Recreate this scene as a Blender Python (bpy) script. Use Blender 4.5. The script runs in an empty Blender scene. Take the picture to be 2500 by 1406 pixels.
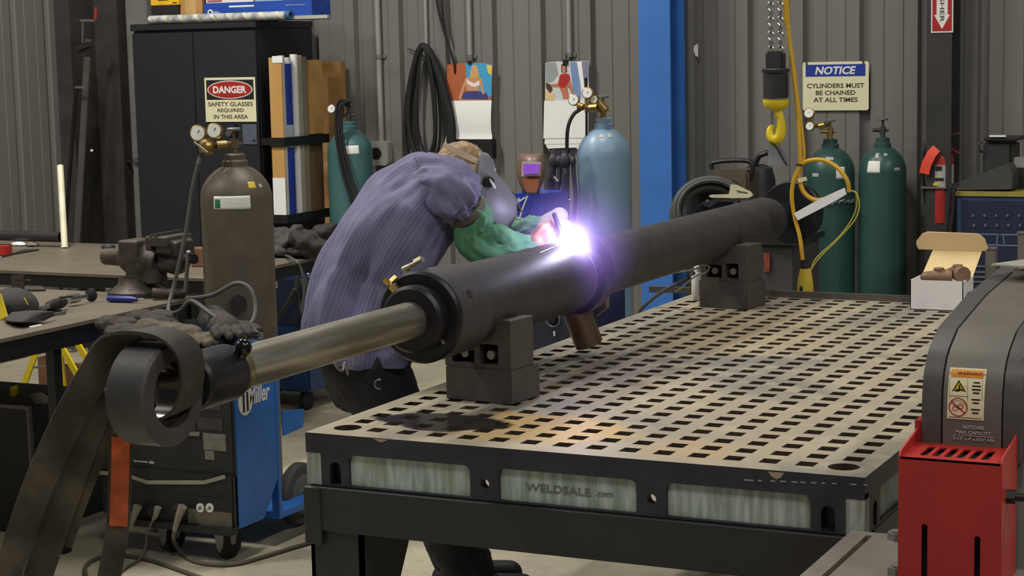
import bpy, bmesh, math, random
from mathutils import Vector, Matrix, noise
random.seed(7)
sc = bpy.context.scene
COL = sc.collection
V = Vector
PI = math.pi

# ---------------------------------------------------------------- camera
TABLE_H = 0.80
CAM = V((2.6287, -4.1143, 1.7856)); YAW = -0.45398; PITCH = 0.125353; ROLL = -0.021640; FPX = 4531.3
_f = V((math.sin(YAW)*math.cos(PITCH), math.cos(YAW)*math.cos(PITCH), -math.sin(PITCH)))
_r = V((math.cos(YAW), -math.sin(YAW), 0)); _u = _r.cross(_f)
CR = math.cos(ROLL)*_r + math.sin(ROLL)*_u
CU = -math.sin(ROLL)*_r + math.cos(ROLL)*_u
CF = _f
cd = bpy.data.cameras.new('camera'); cam = bpy.data.objects.new('camera', cd); COL.objects.link(cam)
m = Matrix((CR, CU, -CF)).transposed().to_4x4(); m.translation = CAM; cam.matrix_world = m
cd.sensor_width = 36; cd.lens = FPX/2500*36; cd.clip_end = 60
sc.camera = cam
def ray(px, py): return CF + CR*((px-1250)/FPX) - CU*((py-703)/FPX)
def on_x(px, py, x): d = ray(px, py); return CAM + d*((x-CAM.x)/d.x)
def on_y(px, py, y): d = ray(px, py); return CAM + d*((y-CAM.y)/d.y)
def on_z(px, py, z): d = ray(px, py); return CAM + d*((z-CAM.z)/d.z)

# ---------------------------------------------------------------- render look, world, lamps
sc.view_settings.view_transform = 'Standard'; sc.view_settings.look = 'None'
sc.view_settings.gamma = 1; sc.view_settings.exposure = 0.0; sc.view_settings.use_curve_mapping = False
sc.cycles.use_denoising = True
sc.cycles.max_bounces = 8
sc.cycles.sample_clamp_indirect = 4
w = bpy.data.worlds.new('world'); sc.world = w; w.use_nodes = True
w.node_tree.nodes['Background'].inputs[0].default_value = (0.90, 0.95, 1.0, 1)
w.node_tree.nodes['Background'].inputs[1].default_value = 0.11
def area(name, loc, size, size_y, power, color, target=None):
    l = bpy.data.lights.new(name, 'AREA'); l.shape = 'RECTANGLE'; l.size = size; l.size_y = size_y
    l.energy = power; l.color = color
    o = bpy.data.objects.new(name, l); COL.objects.link(o); o.location = loc
    if target is not None: o.rotation_euler = (V(target)-V(loc)).to_track_quat('-Z', 'Y').to_euler()
    return o
WARM = (1.0, 0.965, 0.90)
for x, y, e in ((-3.3, 2.2, 185), (-0.4, 2.4, 80), (4.6, 1.2, 110), (-3.9, -1.2, 150), (2.2, -2.6, 66), (4.8, -2.4, 90)):
    area('high_bay_and_fill', (x, y, 5.2), 0.35, 1.2, e, WARM)  # left lamp towards the camera is added to brighten the left wall
ARC = V((0.262, 1.165, 1.189))
al = bpy.data.lights.new('arc_light', 'POINT'); al.energy = 2.4; al.color = (0.72, 0.68, 1.0); al.shadow_soft_size = 0.02
ao = bpy.data.objects.new('arc_light', al); COL.objects.link(ao); ao.location = ARC + V((0.030, -0.020, 0.050))

# ---------------------------------------------------------------- materials
def lin(c):
    c = c/255
    return c/12.92 if c <= 0.04045 else ((c+0.055)/1.055)**2.4
def rgb(r, g, b): return (lin(r), lin(g), lin(b), 1)
MATS = {}
def mat(name, col, rough=0.5, metal=0.0, var=0.15, scale=9, bump=0.0, bscale=80, spec=0.5, emit=0, coord='Object', stretch=(1, 1, 1)):
    if name in MATS: return MATS[name]
    m = bpy.data.materials.new(name); m.use_nodes = True; nt = m.node_tree; N = nt.nodes; L = nt.links
    b = N['Principled BSDF']; c = rgb(*col)
    b.inputs['Roughness'].default_value = rough; b.inputs['Metallic'].default_value = metal
    b.inputs['Specular IOR Level'].default_value = spec
    tc = N.new('ShaderNodeTexCoord'); mp = N.new('ShaderNodeMapping'); mp.inputs['Scale'].default_value = stretch
    L.new(tc.outputs[coord], mp.inputs[0])
    nz = N.new('ShaderNodeTexNoise'); nz.inputs['Scale'].default_value = scale; nz.inputs['Detail'].default_value = 5
    L.new(mp.outputs[0], nz.inputs['Vector'])
    rp = N.new('ShaderNodeValToRGB'); rp.color_ramp.elements[0].position = 0.3; rp.color_ramp.elements[1].position = 0.7
    rp.color_ramp.elements[0].color = (c[0]*(1-var), c[1]*(1-var), c[2]*(1-var), 1)
    rp.color_ramp.elements[1].color = (min(1, c[0]*(1+var)), min(1, c[1]*(1+var)), min(1, c[2]*(1+var)), 1)
    L.new(nz.outputs['Fac'], rp.inputs[0]); L.new(rp.outputs[0], b.inputs['Base Color'])
    if bump:
        n2 = N.new('ShaderNodeTexNoise'); n2.inputs['Scale'].default_value = bscale; n2.inputs['Detail'].default_value = 4
        L.new(mp.outputs[0], n2.inputs['Vector'])
        bp = N.new('ShaderNodeBump'); bp.inputs['Strength'].default_value = bump; bp.inputs['Distance'].default_value = 0.01
        L.new(n2.outputs['Fac'], bp.inputs['Height']); L.new(bp.outputs[0], b.inputs['Normal'])
    if emit:
        b.inputs['Emission Color'].default_value = c; b.inputs['Emission Strength'].default_value = emit
    MATS[name] = m
    return m
class NT:
    def __init__(s, name):
        s.m = bpy.data.materials.new(name); s.m.use_nodes = True; s.nt = s.m.node_tree; s.N = s.nt.nodes; s.L = s.nt.links
        s.b = s.N['Principled BSDF']; MATS[name] = s.m
    def n(s, t, **k):
        o = s.N.new(t)
        for a, v in k.items(): setattr(o, a, v)
        return o
    def math(s, op, a, b=None, clamp=False):
        o = s.N.new('ShaderNodeMath'); o.operation = op; o.use_clamp = clamp
        for i, x in enumerate((a, b)):
            if x is None: continue
            if isinstance(x, (int, float)): o.inputs[i].default_value = x
            else: s.L.new(x, o.inputs[i])
        return o.outputs[0]
    def noise(s, vec, scale, detail=4):
        o = s.N.new('ShaderNodeTexNoise'); o.inputs['Scale'].default_value = scale; o.inputs['Detail'].default_value = detail
        if vec is not None: s.L.new(vec, o.inputs['Vector'])
        return o.outputs['Fac']
    def mix(s, f, a, b):
        o = s.N.new('ShaderNodeMix'); o.data_type = 'RGBA'
        for i, x in ((0, f), (6, a), (7, b)):
            if isinstance(x, (int, float, tuple)): o.inputs[i].default_value = x
            else: s.L.new(x, o.inputs[i])
        return o.outputs[2]
    def sstep(s, x, a, b):
        o = s.N.new('ShaderNodeMapRange'); o.interpolation_type = 'SMOOTHSTEP'
        s.L.new(x, o.inputs[0]); o.inputs[1].default_value = a; o.inputs[2].default_value = b
        return o.outputs[0]

# ---------------------------------------------------------------- mesh accumulator
ORG = {}
def frame_z(d):
    d = V(d).normalized(); a = V((0, 0, 1)) if abs(d.z) < 0.9 else V((1, 0, 0))
    x = a.cross(d).normalized(); return x, d.cross(x), d
class MB:
    def __init__(s): s.bm = bmesh.new(); s.uv = None
    def add(s, vs, fs):
        bv = [s.bm.verts.new(v) for v in vs]; out = []
        for f in fs:
            try: out.append(s.bm.faces.new([bv[i] for i in f]))
            except ValueError: pass
        return out
    def obox(s, c, ax, ay, az, bev=0):
        c = V(c); ax, ay, az = V(ax), V(ay), V(az)
        t = bmesh.new(); bmesh.ops.create_cube(t, size=2)
        M4 = Matrix((ax, ay, az)).transposed().to_4x4(); M4.translation = c
        bmesh.ops.transform(t, matrix=M4, verts=t.verts)
        if bev: bmesh.ops.bevel(t, geom=t.edges[:], offset=bev, segments=2, affect='EDGES', clamp_overlap=True)
        bmesh.ops.recalc_face_normals(t, faces=t.faces)
        s.merge(t); return s
    def merge(s, t):
        ix = {v: s.bm.verts.new(v.co) for v in t.verts}
        for f in t.faces:
            try: s.bm.faces.new([ix[v] for v in f.verts])
            except ValueError: pass
        t.free()
    def box(s, c, size, rz=0, bev=0, rx=0, ry=0):
        R3 = Matrix.Rotation(rz, 3, 'Z') @ Matrix.Rotation(ry, 3, 'Y') @ Matrix.Rotation(rx, 3, 'X')
        return s.obox(c, R3 @ V((size[0]/2, 0, 0)), R3 @ V((0, size[1]/2, 0)), R3 @ V((0, 0, size[2]/2)), bev)
    def span(s, a, b, bev=0):
        return s.box([(a[i]+b[i])/2 for i in range(3)], [abs(a[i]-b[i]) for i in range(3)], bev=bev)
    def bar(s, p0, p1, wdt, thk, up=(0, 0, 1), bev=0):
        p0, p1 = V(p0), V(p1); d = (p1-p0); l = d.length; d.normalize()
        x = d.cross(V(up));
        if x.length < 1e-4: x = d.cross(V((1, 0, 0)))
        x.normalize(); y = x.cross(d)
        return s.obox((p0+p1)/2, x*wdt/2, y*thk/2, d*l/2, bev)
    def cyl(s, p0, p1, r0, r1=None, seg=24, cap=True):
        p0, p1 = V(p0), V(p1); r1 = r0 if r1 is None else r1
        x, y, d = frame_z(p1-p0); vs = []
        for p, r in ((p0, r0), (p1, r1)):
            for i in range(seg):
                a = 2*PI*i/seg; vs.append(p + x*r*math.cos(a) + y*r*math.sin(a))
        fs = [(i, (i+1) % seg, seg+(i+1) % seg, seg+i) for i in range(seg)]
        if cap: fs += [tuple(reversed(range(seg))), tuple(range(seg, 2*seg))]
        s.add(vs, fs); return s
    def lathe(s, prof, o, axis=(0, 0, 1), seg=40, close=False):
        o = V(o); x, y, d = frame_z(axis); vs = []; n = len(prof)
        for r, h in prof:
            for i in range(seg):
                a = 2*PI*i/seg; vs.append(o + d*h + x*r*math.cos(a) + y*r*math.sin(a))
        fs = []
        rng = range(n if close else n-1)
        for j in rng:
            k = (j+1) % n
            for i in range(seg):
                fs.append((j*seg+i, j*seg+(i+1) % seg, k*seg+(i+1) % seg, k*seg+i))
        if not close:
            if prof[0][0] > 1e-5: fs.append(tuple(reversed(range(seg))))
            if prof[-1][0] > 1e-5: fs.append(tuple(range((n-1)*seg, n*seg)))
        s.add(vs, fs); return s
    def tube(s, pts, r, seg=8, closed=False, radii=None):
        pts = [V(p) for p in pts]; n = len(pts); rings = []
        prev = None
        for i in range(n):
            if closed: t = pts[(i+1) % n]-pts[i-1]
            else: t = pts[min(i+1, n-1)]-pts[max(i-1, 0)]
            if t.length < 1e-9: t = V((0, 0, 1))
            t.normalize()
            if prev is None: x, y, _ = frame_z(t)
            else:
                x = prev - t*prev.dot(t)
                if x.length < 1e-6: x, y, _ = frame_z(t)
                x.normalize(); y = t.cross(x)
            prev = x; rr = radii[i] if radii else r
            rings.append([pts[i] + x*rr*math.cos(2*PI*k/seg) + y*rr*math.sin(2*PI*k/seg) for k in range(seg)])
        s.loft(rings, closed=closed); return s
    def loft(s, rings, closed=False, cap=True, ring_closed=True, uv=False):
        n = len(rings); k = len(rings[0]); vs = [p for r in rings for p in r]; fs = []
        uvs = []
        for j in range(n if closed else n-1):
            jj = (j+1) % n
            for i in range(k if ring_closed else k-1):
                ii = (i+1) % k; fs.append((j*k+i, j*k+ii, jj*k+ii, jj*k+i))
                uvs.append(((i/k, j/(n-1)), ((i+1)/k, j/(n-1)), ((i+1)/k, (j+1)/(n-1)), (i/k, (j+1)/(n-1))))
        nf = len(fs)
        if cap and not closed and ring_closed: fs += [tuple(reversed(range(k))), tuple(range((n-1)*k, n*k))]
        faces = s.add(vs, fs)
        if uv:
            l = s.bm.loops.layers.uv.verify()
            for f, q in zip(faces[:nf], uvs):
                for lp, c in zip(f.loops, q): lp[l].uv = c
        return s
    def ball(s, c, r, seg=20, rings=12, rot=None):
        r = (r, r, r) if isinstance(r, (int, float)) else r
        t = bmesh.new(); bmesh.ops.create_uvsphere(t, u_segments=seg, v_segments=rings, radius=1)
        M4 = (rot.to_4x4() if rot else Matrix.Identity(4)) @ Matrix.Diagonal((r[0], r[1], r[2], 1))
        M4 = Matrix.Translation(V(c)) @ M4
        bmesh.ops.transform(t, matrix=M4, verts=t.verts); s.merge(t); return s
    def prism(s, poly, d):
        poly = [V(p) for p in poly]; d = V(d); n = len(poly)
        fs = [tuple(reversed(range(n))), tuple(range(n, 2*n))] + [(i, (i+1) % n, n+(i+1) % n, n+i) for i in range(n)]
        s.add(poly + [p+d for p in poly], fs); return s
    def torus(s, c, axis, R, r, seg=32, rs=8, a0=0, a1=2*PI, x=None):
        X, Y, d = frame_z(axis)
        if x is not None:
            X = V(x).normalized(); Y = d.cross(X)
        full = abs(a1-a0) > 2*PI-1e-3; n = seg if full else seg+1
        pts = [V(c) + X*R*math.cos(a0+(a1-a0)*i/seg) + Y*R*math.sin(a0+(a1-a0)*i/seg) for i in range(n)]
        s.tube(pts, r, rs, closed=full); return s
    def curve2d(s, outlines, o, ux, uy, depth, center=False):
        """filled polygon with holes in the plane (o; ux, uy), extruded by depth along ux x uy"""
        cu = bpy.data.curves.new('tmp', 'CURVE'); cu.dimensions = '2D'; cu.fill_mode = 'BOTH'; cu.extrude = depth/2
        for pl in outlines:
            sp = cu.splines.new('POLY'); sp.points.add(len(pl)-1); sp.use_cyclic_u = True
            for p, q in zip(sp.points, pl): p.co = (q[0], q[1], 0, 1)
        s._conv(cu, o, ux, uy, 0 if center else depth/2); return s
    def _conv(s, cu, o, ux, uy, off, fit=None, fitw=None, ax='C', ay=None):
        ob = bpy.data.objects.new('tmp', cu); COL.objects.link(ob)
        dg = bpy.context.evaluated_depsgraph_get(); me = bpy.data.meshes.new_from_object(ob.evaluated_get(dg))
        ux, uy = V(ux).normalized(), V(uy).normalized(); uz = ux.cross(uy)
        vs = [v.co.copy() for v in me.vertices]
        sx = sy = 1.0
        if fit and vs:
            x0, x1 = min(v.x for v in vs), max(v.x for v in vs); y0, y1 = min(v.y for v in vs), max(v.y for v in vs)
            sy = fit/max(1e-6, y1-y0); sx = sy
            if fitw: sx = fitw/max(1e-6, x1-x0)
            cx = (x0+x1)/2 if ax == 'C' else x0; cy = (y0+y1)/2
            for v in vs: v.x = (v.x-cx)*sx; v.y = (v.y-cy)*sy
        s.add([V(o) + ux*v.x + uy*v.y + uz*(v.z+off) for v in vs], [tuple(p.vertices) for p in me.polygons])
        bpy.data.objects.remove(ob); bpy.data.curves.remove(cu); bpy.data.meshes.remove(me)
    def text(s, txt, o, ux, uy, h, wdt=None, bold=0.0, depth=0.001, shear=0, ax='C', space=1.0):
        cu = bpy.data.curves.new('tmp', 'FONT'); cu.body = txt; cu.size = 1; cu.offset = bold; cu.extrude = depth/2
        cu.shear = shear; cu.space_character = space; cu.resolution_u = 3
        s._conv(cu, o, ux, uy, depth/2, fit=h, fitw=wdt, ax=ax); return s
    def done(s, name, m, parent=None, org=None, ang=35, bevel=0, kind=None, label=None, weld=False):
        bm = s.bm
        if weld: bmesh.ops.remove_doubles(bm, verts=bm.verts, dist=1e-5)
        bmesh.ops.recalc_face_normals(bm, faces=bm.faces)
        if parent is not None: og = ORG[parent.name]
        elif org is not None: og = V(org)
        else:
            xs = [v.co for v in bm.verts]
            og = V(((min(p.x for p in xs)+max(p.x for p in xs))/2, (min(p.y for p in xs)+max(p.y for p in xs))/2, min(p.z for p in xs)))
        for v in bm.verts: v.co -= og
        me = bpy.data.meshes.new(name); bm.to_mesh(me); bm.free()
        for mm in (m if isinstance(m, (list, tuple)) else [m]): me.materials.append(mm)
        for p in me.polygons: p.use_smooth = True
        me.set_sharp_from_angle(angle=math.radians(ang))
        o = bpy.data.objects.new(name, me); COL.objects.link(o); ORG[o.name] = og
        if parent is not None: o.parent = parent
        else: o.location = og
        if bevel:
            b = o.modifiers.new('bevel', 'BEVEL'); b.width = bevel; b.segments = 2; b.limit_method = 'ANGLE'; b.angle_limit = 0.6
        if kind: o['kind'] = kind
        if label: o['label'] = label
        return o
def thing(name, label, cat, loc, group=None):
    o = bpy.data.objects.new(name, None); COL.objects.link(o); o.location = loc; o.empty_display_size = 0.05
    ORG[o.name] = V(loc); return tag(o, label, cat, group)
def tag(o, label, cat, group=None):
    o['label'] = label; o['category'] = cat
    if group: o['group'] = group
    return o
def dup(o, delta, label=None, group=None):
    c = o.copy(); COL.objects.link(c); c.location = o.location + V(delta); ORG[c.name] = ORG[o.name] + V(delta)
    if label: c['label'] = label
    if group: c['group'] = group
    for ch in list(o.children):
        k = ch.copy(); COL.objects.link(k); k.parent = c; ORG[k.name] = ORG[c.name]
        for g in list(ch.children):
            gg = g.copy(); COL.objects.link(gg); gg.parent = k; ORG[gg.name] = ORG[c.name]
    return c
def organic(mbuild, name, m, parent=None, org=None, voxel=0.006, smooth=4, disp=0, dscale=0.05, ang=80, label=None):
    """remesh overlapping blobs into one continuous skin"""
    me = bpy.data.meshes.new('tmp'); mbuild.bm.to_mesh(me); mbuild.bm.free()
    ob = bpy.data.objects.new('tmp', me); COL.objects.link(ob)
    r = ob.modifiers.new('r', 'REMESH'); r.mode = 'VOXEL'; r.voxel_size = voxel
    sm = ob.modifiers.new('s', 'SMOOTH'); sm.iterations = smooth; sm.factor = 0.5
    if disp:
        tx = bpy.data.textures.new('t', 'CLOUDS'); tx.noise_scale = dscale; tx.noise_depth = 2
        d = ob.modifiers.new('d', 'DISPLACE'); d.texture = tx; d.strength = disp; d.mid_level = 0.5; d.texture_coords = 'GLOBAL'
    dg = bpy.context.evaluated_depsgraph_get(); me2 = bpy.data.meshes.new_from_object(ob.evaluated_get(dg))
    bpy.data.objects.remove(ob); bpy.data.meshes.remove(me)
    b = MB(); b.bm.from_mesh(me2); bpy.data.meshes.remove(me2)
    return b.done(name, m, parent, org, ang=ang, label=label)
def capsule(mb, p0, p1, r0, r1):
    mb.ball(p0, r0, 14, 8); mb.ball(p1, r1, 14, 8)
    if (V(p1)-V(p0)).length > 1e-5: mb.cyl(p0, p1, r0, r1, 14)
def chain(mb, pts, rs):
    for i in range(len(pts)-1): capsule(mb, pts[i], pts[i+1], rs[i], rs[i+1])
def spline(pts, n=8):
    """Catmull-Rom through the points"""
    P = [V(p) for p in pts]; P = [P[0]*2-P[1]] + P + [P[-1]*2-P[-2]]; out = []
    for i in range(1, len(P)-2):
        a, b, c, d = P[i-1:i+3]
        for k in range(n):
            t = k/n; out.append(0.5*((2*b)+(c-a)*t+(2*a-5*b+4*c-d)*t*t+(3*b-a-3*c+d)*t**3))
    out.append(P[-2]); return out
def ribbon(mb, pts, wdirs, wdt, thk):
    """flat strap: centre line, width direction per point"""
    n = len(pts); rings = []
    for i in range(n):
        t = (pts[min(i+1, n-1)]-pts[max(i-1, 0)]).normalized()
        wd = wdirs[i] if isinstance(wdirs, list) else V(wdirs)
        wd = (wd - t*wd.dot(t)).normalized(); nn = t.cross(wd)
        W = (wdt[i] if isinstance(wdt, list) else wdt)/2; T = thk/2
        rings.append([pts[i]+wd*W+nn*T, pts[i]-wd*W+nn*T, pts[i]-wd*W-nn*T, pts[i]+wd*W-nn*T])
    mb.loft(rings)
def rrect(x0, y0, x1, y1, r, n=4, corners=(1, 1, 1, 1)):
    out = []
    for k, (cx, cy, a) in enumerate(((x1-r, y1-r, 0), (x0+r, y1-r, 90), (x0+r, y0+r, 180), (x1-r, y0+r, 270))):
        if corners[k]:
            out += [(cx+r*math.cos(math.radians(a+90*i/n)), cy+r*math.sin(math.radians(a+90*i/n))) for i in range(n+1)]
        else: out.append(((x1, y1), (x0, y1), (x0, y0), (x1, y0))[k])
    return out
def circ(cx, cy, r, n=20, ry=None): return [(cx+r*math.cos(2*PI*i/n), cy+(ry or r)*math.sin(2*PI*i/n)) for i in range(n)]
X1, Y1, Z1 = V((1, 0, 0)), V((0, 1, 0)), V((0, 0, 1))

black = mat('black_steel', (22, 22, 24), 0.45, var=0.25)
dark = mat('dark_painted_steel', (40, 40, 42), 0.5, var=0.2, bump=0.05)
blackrub = mat('black_rubber', (24, 24, 25), 0.75, var=0.2)
greyrub = mat('grey_cable', (78, 76, 72), 0.6, var=0.15)
brass = mat('brass', (178, 150, 88), 0.3, 0.9, var=0.15)
chrome = mat('bright_metal', (190, 190, 190), 0.25, 1.0, var=0.08)
zinc = mat('zinc_plate', (140, 140, 138), 0.45, 0.7, var=0.15)
paper = mat('white_paper', (236, 236, 232), 0.7, var=0.03)
cream = mat('cream_sign_face', (226, 220, 182), 0.5, var=0.03)
inkm = mat('black_ink', (24, 24, 24), 0.6, var=0.05)
greyink = mat('dark_olive_ink', (70, 66, 48), 0.6, var=0.05)
whitep = mat('white_paint', (228, 226, 220), 0.5, var=0.05)
bluep = mat('machine_blue', (40, 106, 186), 0.4, var=0.12)
navy = mat('navy_panel', (30, 38, 62), 0.5, var=0.15)
yellowp = mat('yellow_paint', (226, 200, 30), 0.45, var=0.1)
redp = mat('red_paint', (168, 40, 36), 0.42, var=0.08)
card = mat('cardboard', (176, 132, 78), 0.8, var=0.12)
# ================================================================ THE SETTING
def struct(o): o['kind'] = 'structure'; return o
WALL_Y, WALL_X = 5.45, -5.0
fm = NT('concrete_floor')
_g = fm.n('ShaderNodeNewGeometry').outputs['Position']
_a = fm.noise(_g, 1.1, 6); _b = fm.noise(_g, 14, 5)
_c = fm.mix(fm.sstep(_a, .35, .7), rgb(188, 180, 154), rgb(160, 154, 134)); _c = fm.mix(fm.math('MULTIPLY', fm.sstep(_b, .5, .75), .35), _c, rgb(120, 114, 100))
fm.L.new(_c, fm.b.inputs['Base Color']); fm.b.inputs['Roughness'].default_value = .45
b = MB(); b.span((-5.1, -7, -.1), (7, 5.6, 0)); struct(b.done('floor', fm.m))
wallm = mat('grey_wall_panel', (114, 112, 107), 0.5, var=0.07, scale=2.5, stretch=(1, 1, .25))
def panel(s0, s1, first, depth, z1, place):
    """ribbed sheet: pans with deep grooves every 0.305 m and two shallow lines between"""
    prof = [(s0, 0)]; k = math.ceil((s0-first+.05)/.3048)
    while first+k*.3048 < s1-.05:
        c = first+k*.3048
        prof += [(c-.030, 0), (c-.017, depth), (c+.017, depth), (c+.030, 0)]
        for t in (.1016, .2032):
            if c+t < s1-.02: prof += [(c+t-.005, 0), (c+t, .005), (c+t+.005, 0)]
        k += 1
    prof.append((s1, 0)); n = len(prof); bm = MB()
    back = .06
    vs = [place(s, d, 0) for s, d in prof] + [place(s, d, z1) for s, d in prof]
    bm.add(vs, [(i, i+1, n+i+1, n+i) for i in range(n-1)])
    return bm
o = panel(-5.0, 7.0, .035, .036, 4.6, lambda s, d, z: V((s, WALL_Y+d, z))).done('wall_back', wallm, ang=10); struct(o)
o = panel(-3.0, 5.45, 5.045-.3048*20, .036, 4.6, lambda s, d, z: V((WALL_X-d, s, z))).done('wall_left', wallm, ang=10); struct(o)
cornerm = mat('brown_black_steel', (58, 53, 49), .6, var=.2)
colblue = mat('column_blue', (58, 112, 186), .45, var=.1, scale=4)
def column(x0, x1, y0, y1, m, name, tf=.014, tw=.01):
    b = MB(); xm = (x0+x1)/2
    b.span((x0, y0, 0), (x1, y0+tf, 4.6)); b.span((x0, y1-tf, 0), (x1, y1, 4.6)); b.span((xm-tw/2, y0+tf, 0), (xm+tw/2, y1-tf, 4.6))
    b.span((x0-.05, y0-.05, 0), (x1+.05, y1, .02))
    for sx in (x0-.025, x1+.025): b.cyl((sx, y0-.02, .02), (sx, y0-.02, .05), .014, seg=6)
    return struct(b.done(name, m))
xa = on_y(1561, 300, 5.13).x; xb = on_y(1638, 300, 5.13).x
column(xa, xb, 5.13, 5.13+(xb-xa)*1.25, colblue, 'trim_1')
xa = on_y(2262, 100, 5.25).x; xb = on_y(2324, 100, 5.25).x
column(xa, xb, 5.25, 5.44, mat('dark_column', (50, 48, 47), .55, var=.15), 'trim_2')
b = MB(); b.span((-4.995, 5.12, 0), (-4.90, 5.445, 4.6)); b.span((-4.90, 5.36, 0), (-4.70, 5.445, 4.6)); b.span((-4.90, 5.12, 0), (-4.88, 5.36, 4.6)); struct(b.done('trim_3', cornerm))
b = MB(); b.span((-4.66, 5.40, 0), (-4.50, 5.45, 4.6), bev=.004); struct(b.done('trim_4', mat('light_wall_flashing', (116, 116, 112), .5)))

# ================================================================ PERFORATED WELDING TABLE
W, L, H = 1.5157, 3.001, TABLE_H
PX, MX, MY = 0.09086, 0.0764, 0.0921
pt = NT('machined_table_steel')
pos = pt.n('ShaderNodeNewGeometry').outputs['Position']
n1 = pt.noise(pos, 2.2, 6); n2 = pt.noise(pos, 9, 6); n3 = pt.noise(pos, 60, 3)
c = pt.mix(pt.sstep(n1, .36, .66), rgb(172, 160, 136), rgb(134, 130, 120))
c = pt.mix(pt.math('MULTIPLY', pt.sstep(n2, .48, .7), .5), c, rgb(192, 176, 146))
sep = pt.n('ShaderNodeSeparateXYZ'); pt.L.new(pos, sep.inputs[0])
def blob(cx, cy, rx, ry, wob, lo, hi):
    dx = pt.math('DIVIDE', pt.math('SUBTRACT', sep.outputs[0], cx), rx); dy = pt.math('DIVIDE', pt.math('SUBTRACT', sep.outputs[1], cy), ry)
    d = pt.math('ADD', pt.math('MULTIPLY', dx, dx), pt.math('MULTIPLY', dy, dy))
    d = pt.math('ADD', d, pt.math('MULTIPLY', pt.math('SUBTRACT', n2, .5), wob))
    return pt.sstep(d, hi, lo)
p1 = on_z(1330, 1045, H); rust = blob(p1.x, p1.y, .30, .20, 3.0, .2, 1.3)
p2 = on_z(1690, 1095, H); rust2 = blob(p2.x, p2.y, .16, .14, 3.0, .1, 1.2)
p4 = on_z(1900, 800, H); rust3 = blob(p4.x-.1, p4.y-.2, .35, .5, 3.0, .1, 1.4)
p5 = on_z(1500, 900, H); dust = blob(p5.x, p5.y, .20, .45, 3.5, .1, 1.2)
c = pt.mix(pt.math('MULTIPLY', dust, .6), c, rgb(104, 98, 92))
c = pt.mix(pt.math('MULTIPLY', rust, .85), c, rgb(200, 166, 96)); c = pt.mix(pt.math('MULTIPLY', rust2, .5), c, rgb(190, 158, 116))
c = pt.mix(pt.math('MULTIPLY', rust3, .4), c, rgb(176, 152, 110))
p3 = on_z(1085, 1030, H); oil = blob(p3.x, p3.y, .215, .115, 1.6, .75, 1.05)
c = pt.mix(oil, c, rgb(44, 39, 36))
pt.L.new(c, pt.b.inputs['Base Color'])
rg = pt.math('ADD', pt.math('MULTIPLY', n2, .25), .36); rg = pt.math('SUBTRACT', rg, pt.math('MULTIPLY', oil, .40), True); rg = pt.math('MAXIMUM', rg, .07)
pt.L.new(rg, pt.b.inputs['Roughness']); pt.b.inputs['Metallic'].default_value = .1
bp = pt.n('ShaderNodeBump'); bp.inputs['Strength'].default_value = .08; bp.inputs['Distance'].default_value = .01; pt.L.new(n3, bp.inputs['Height']); pt.L.new(bp.outputs[0], pt.b.inputs['Normal'])

tb = thing('welding_table', 'big perforated steel welding table with square holes on a black stand', 'table', (0, 0, 0))
b = MB(); holes = []
for i in range(16):
    for j in range(32):
        x, y = MX+PX*i, MY+PX*j
        if i in (0, 15) and j in (0, 31): holes.append(circ(x, y, .038, 24))
        else: holes.append([(x-.0228, y-.024), (x+.0228, y-.024), (x+.0228, y+.024), (x-.0228, y+.024)])
b.curve2d([[(0, 0), (W, 0), (W, L), (0, L)]] + holes, (0, 0, H-.04), X1, Y1, .04)
po = b.done('perforated_top', [pt.m, mat('dark_cast_edge', (38, 40, 50), .5, var=.3, scale=18), mat('shaded_rusty_hole', (62, 52, 38), .8, var=.3)], tb, ang=20)  # hole walls: rust brown darkened to carry the shade inside
for f in po.data.polygons:
    if abs(f.normal.z) < .5 and (f.center.x < .001 or f.center.x > W-.001 or f.center.y < .001 or f.center.y > L-.001): f.material_index = 1
    elif abs(f.normal.z) < .5: f.material_index = 2
castm = mat('dark_cast_side', (40, 41, 50), .5, var=.3, scale=18, bump=.06)
standm = mat('black_stand_paint', (36, 36, 37), .5, var=.15, bump=.03)
def arch(cx, z0, w_, h_): return [(cx-w_/2, z0), (cx+w_/2, z0), (cx+w_/2, z0+h_-w_/2)] + [(cx+w_/2*math.cos(a*PI/6), z0+h_-w_/2+w_/2*math.sin(a*PI/6)) for a in range(1, 6)] + [(cx-w_/2, z0+h_-w_/2)]
def skirt(o, ux, un, length, pockets, ports, arches):
    e = .046
    outl = [(0, H-.04), (length, H-.04), (length, .747), (length-e, .747), (length-e, .66), (e, .66), (e, .747), (0, .747)]
    hl = [rrect(a, .6645, c_, .7475, .018, corners=(1, 1, 0, 0)) for a, c_ in pockets] + [circ(x, .7035, .0125, 16) for x in ports] + [arch(x, .664, .034, .062) for x in arches]
    bb = MB(); bb.curve2d([outl] + hl, V(o)+V((0, 0, 0)), ux, Z1, .03); return bb
fp = [(.131, .490), (.571, .947), (1.025, 1.385)]
sk = skirt((0, .03, 0), X1, -Y1, W, fp, (.532, .986), (.089, 1.428)); [sk.span((q0, -.0003, .7468), (q1, .029, .7602)) for q0, q1 in ((.0003, .0465), (W-.0465, W-.0003))]; sk.done('cast_skirt', castm, tb)
sp = [(.13+.44*k, .49+.44*k) for k in range(6)]
b = skirt((W-.03, 0, 0), Y1, X1, L, sp, [.53+.44*k for k in range(5)], (.089,)); b.done('cast_skirt', castm, tb)
b = skirt((0, 0, 0), Y1, X1, L, sp, [.53+.44*k for k in range(5)], (.089,)); b.done('cast_skirt', castm, tb)
b = skirt((0, L, 0), X1, -Y1, W, fp, (.532, .986), (.089, 1.428)); b.done('cast_skirt', castm, tb)
pm = NT('pale_green_pocket')
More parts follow.
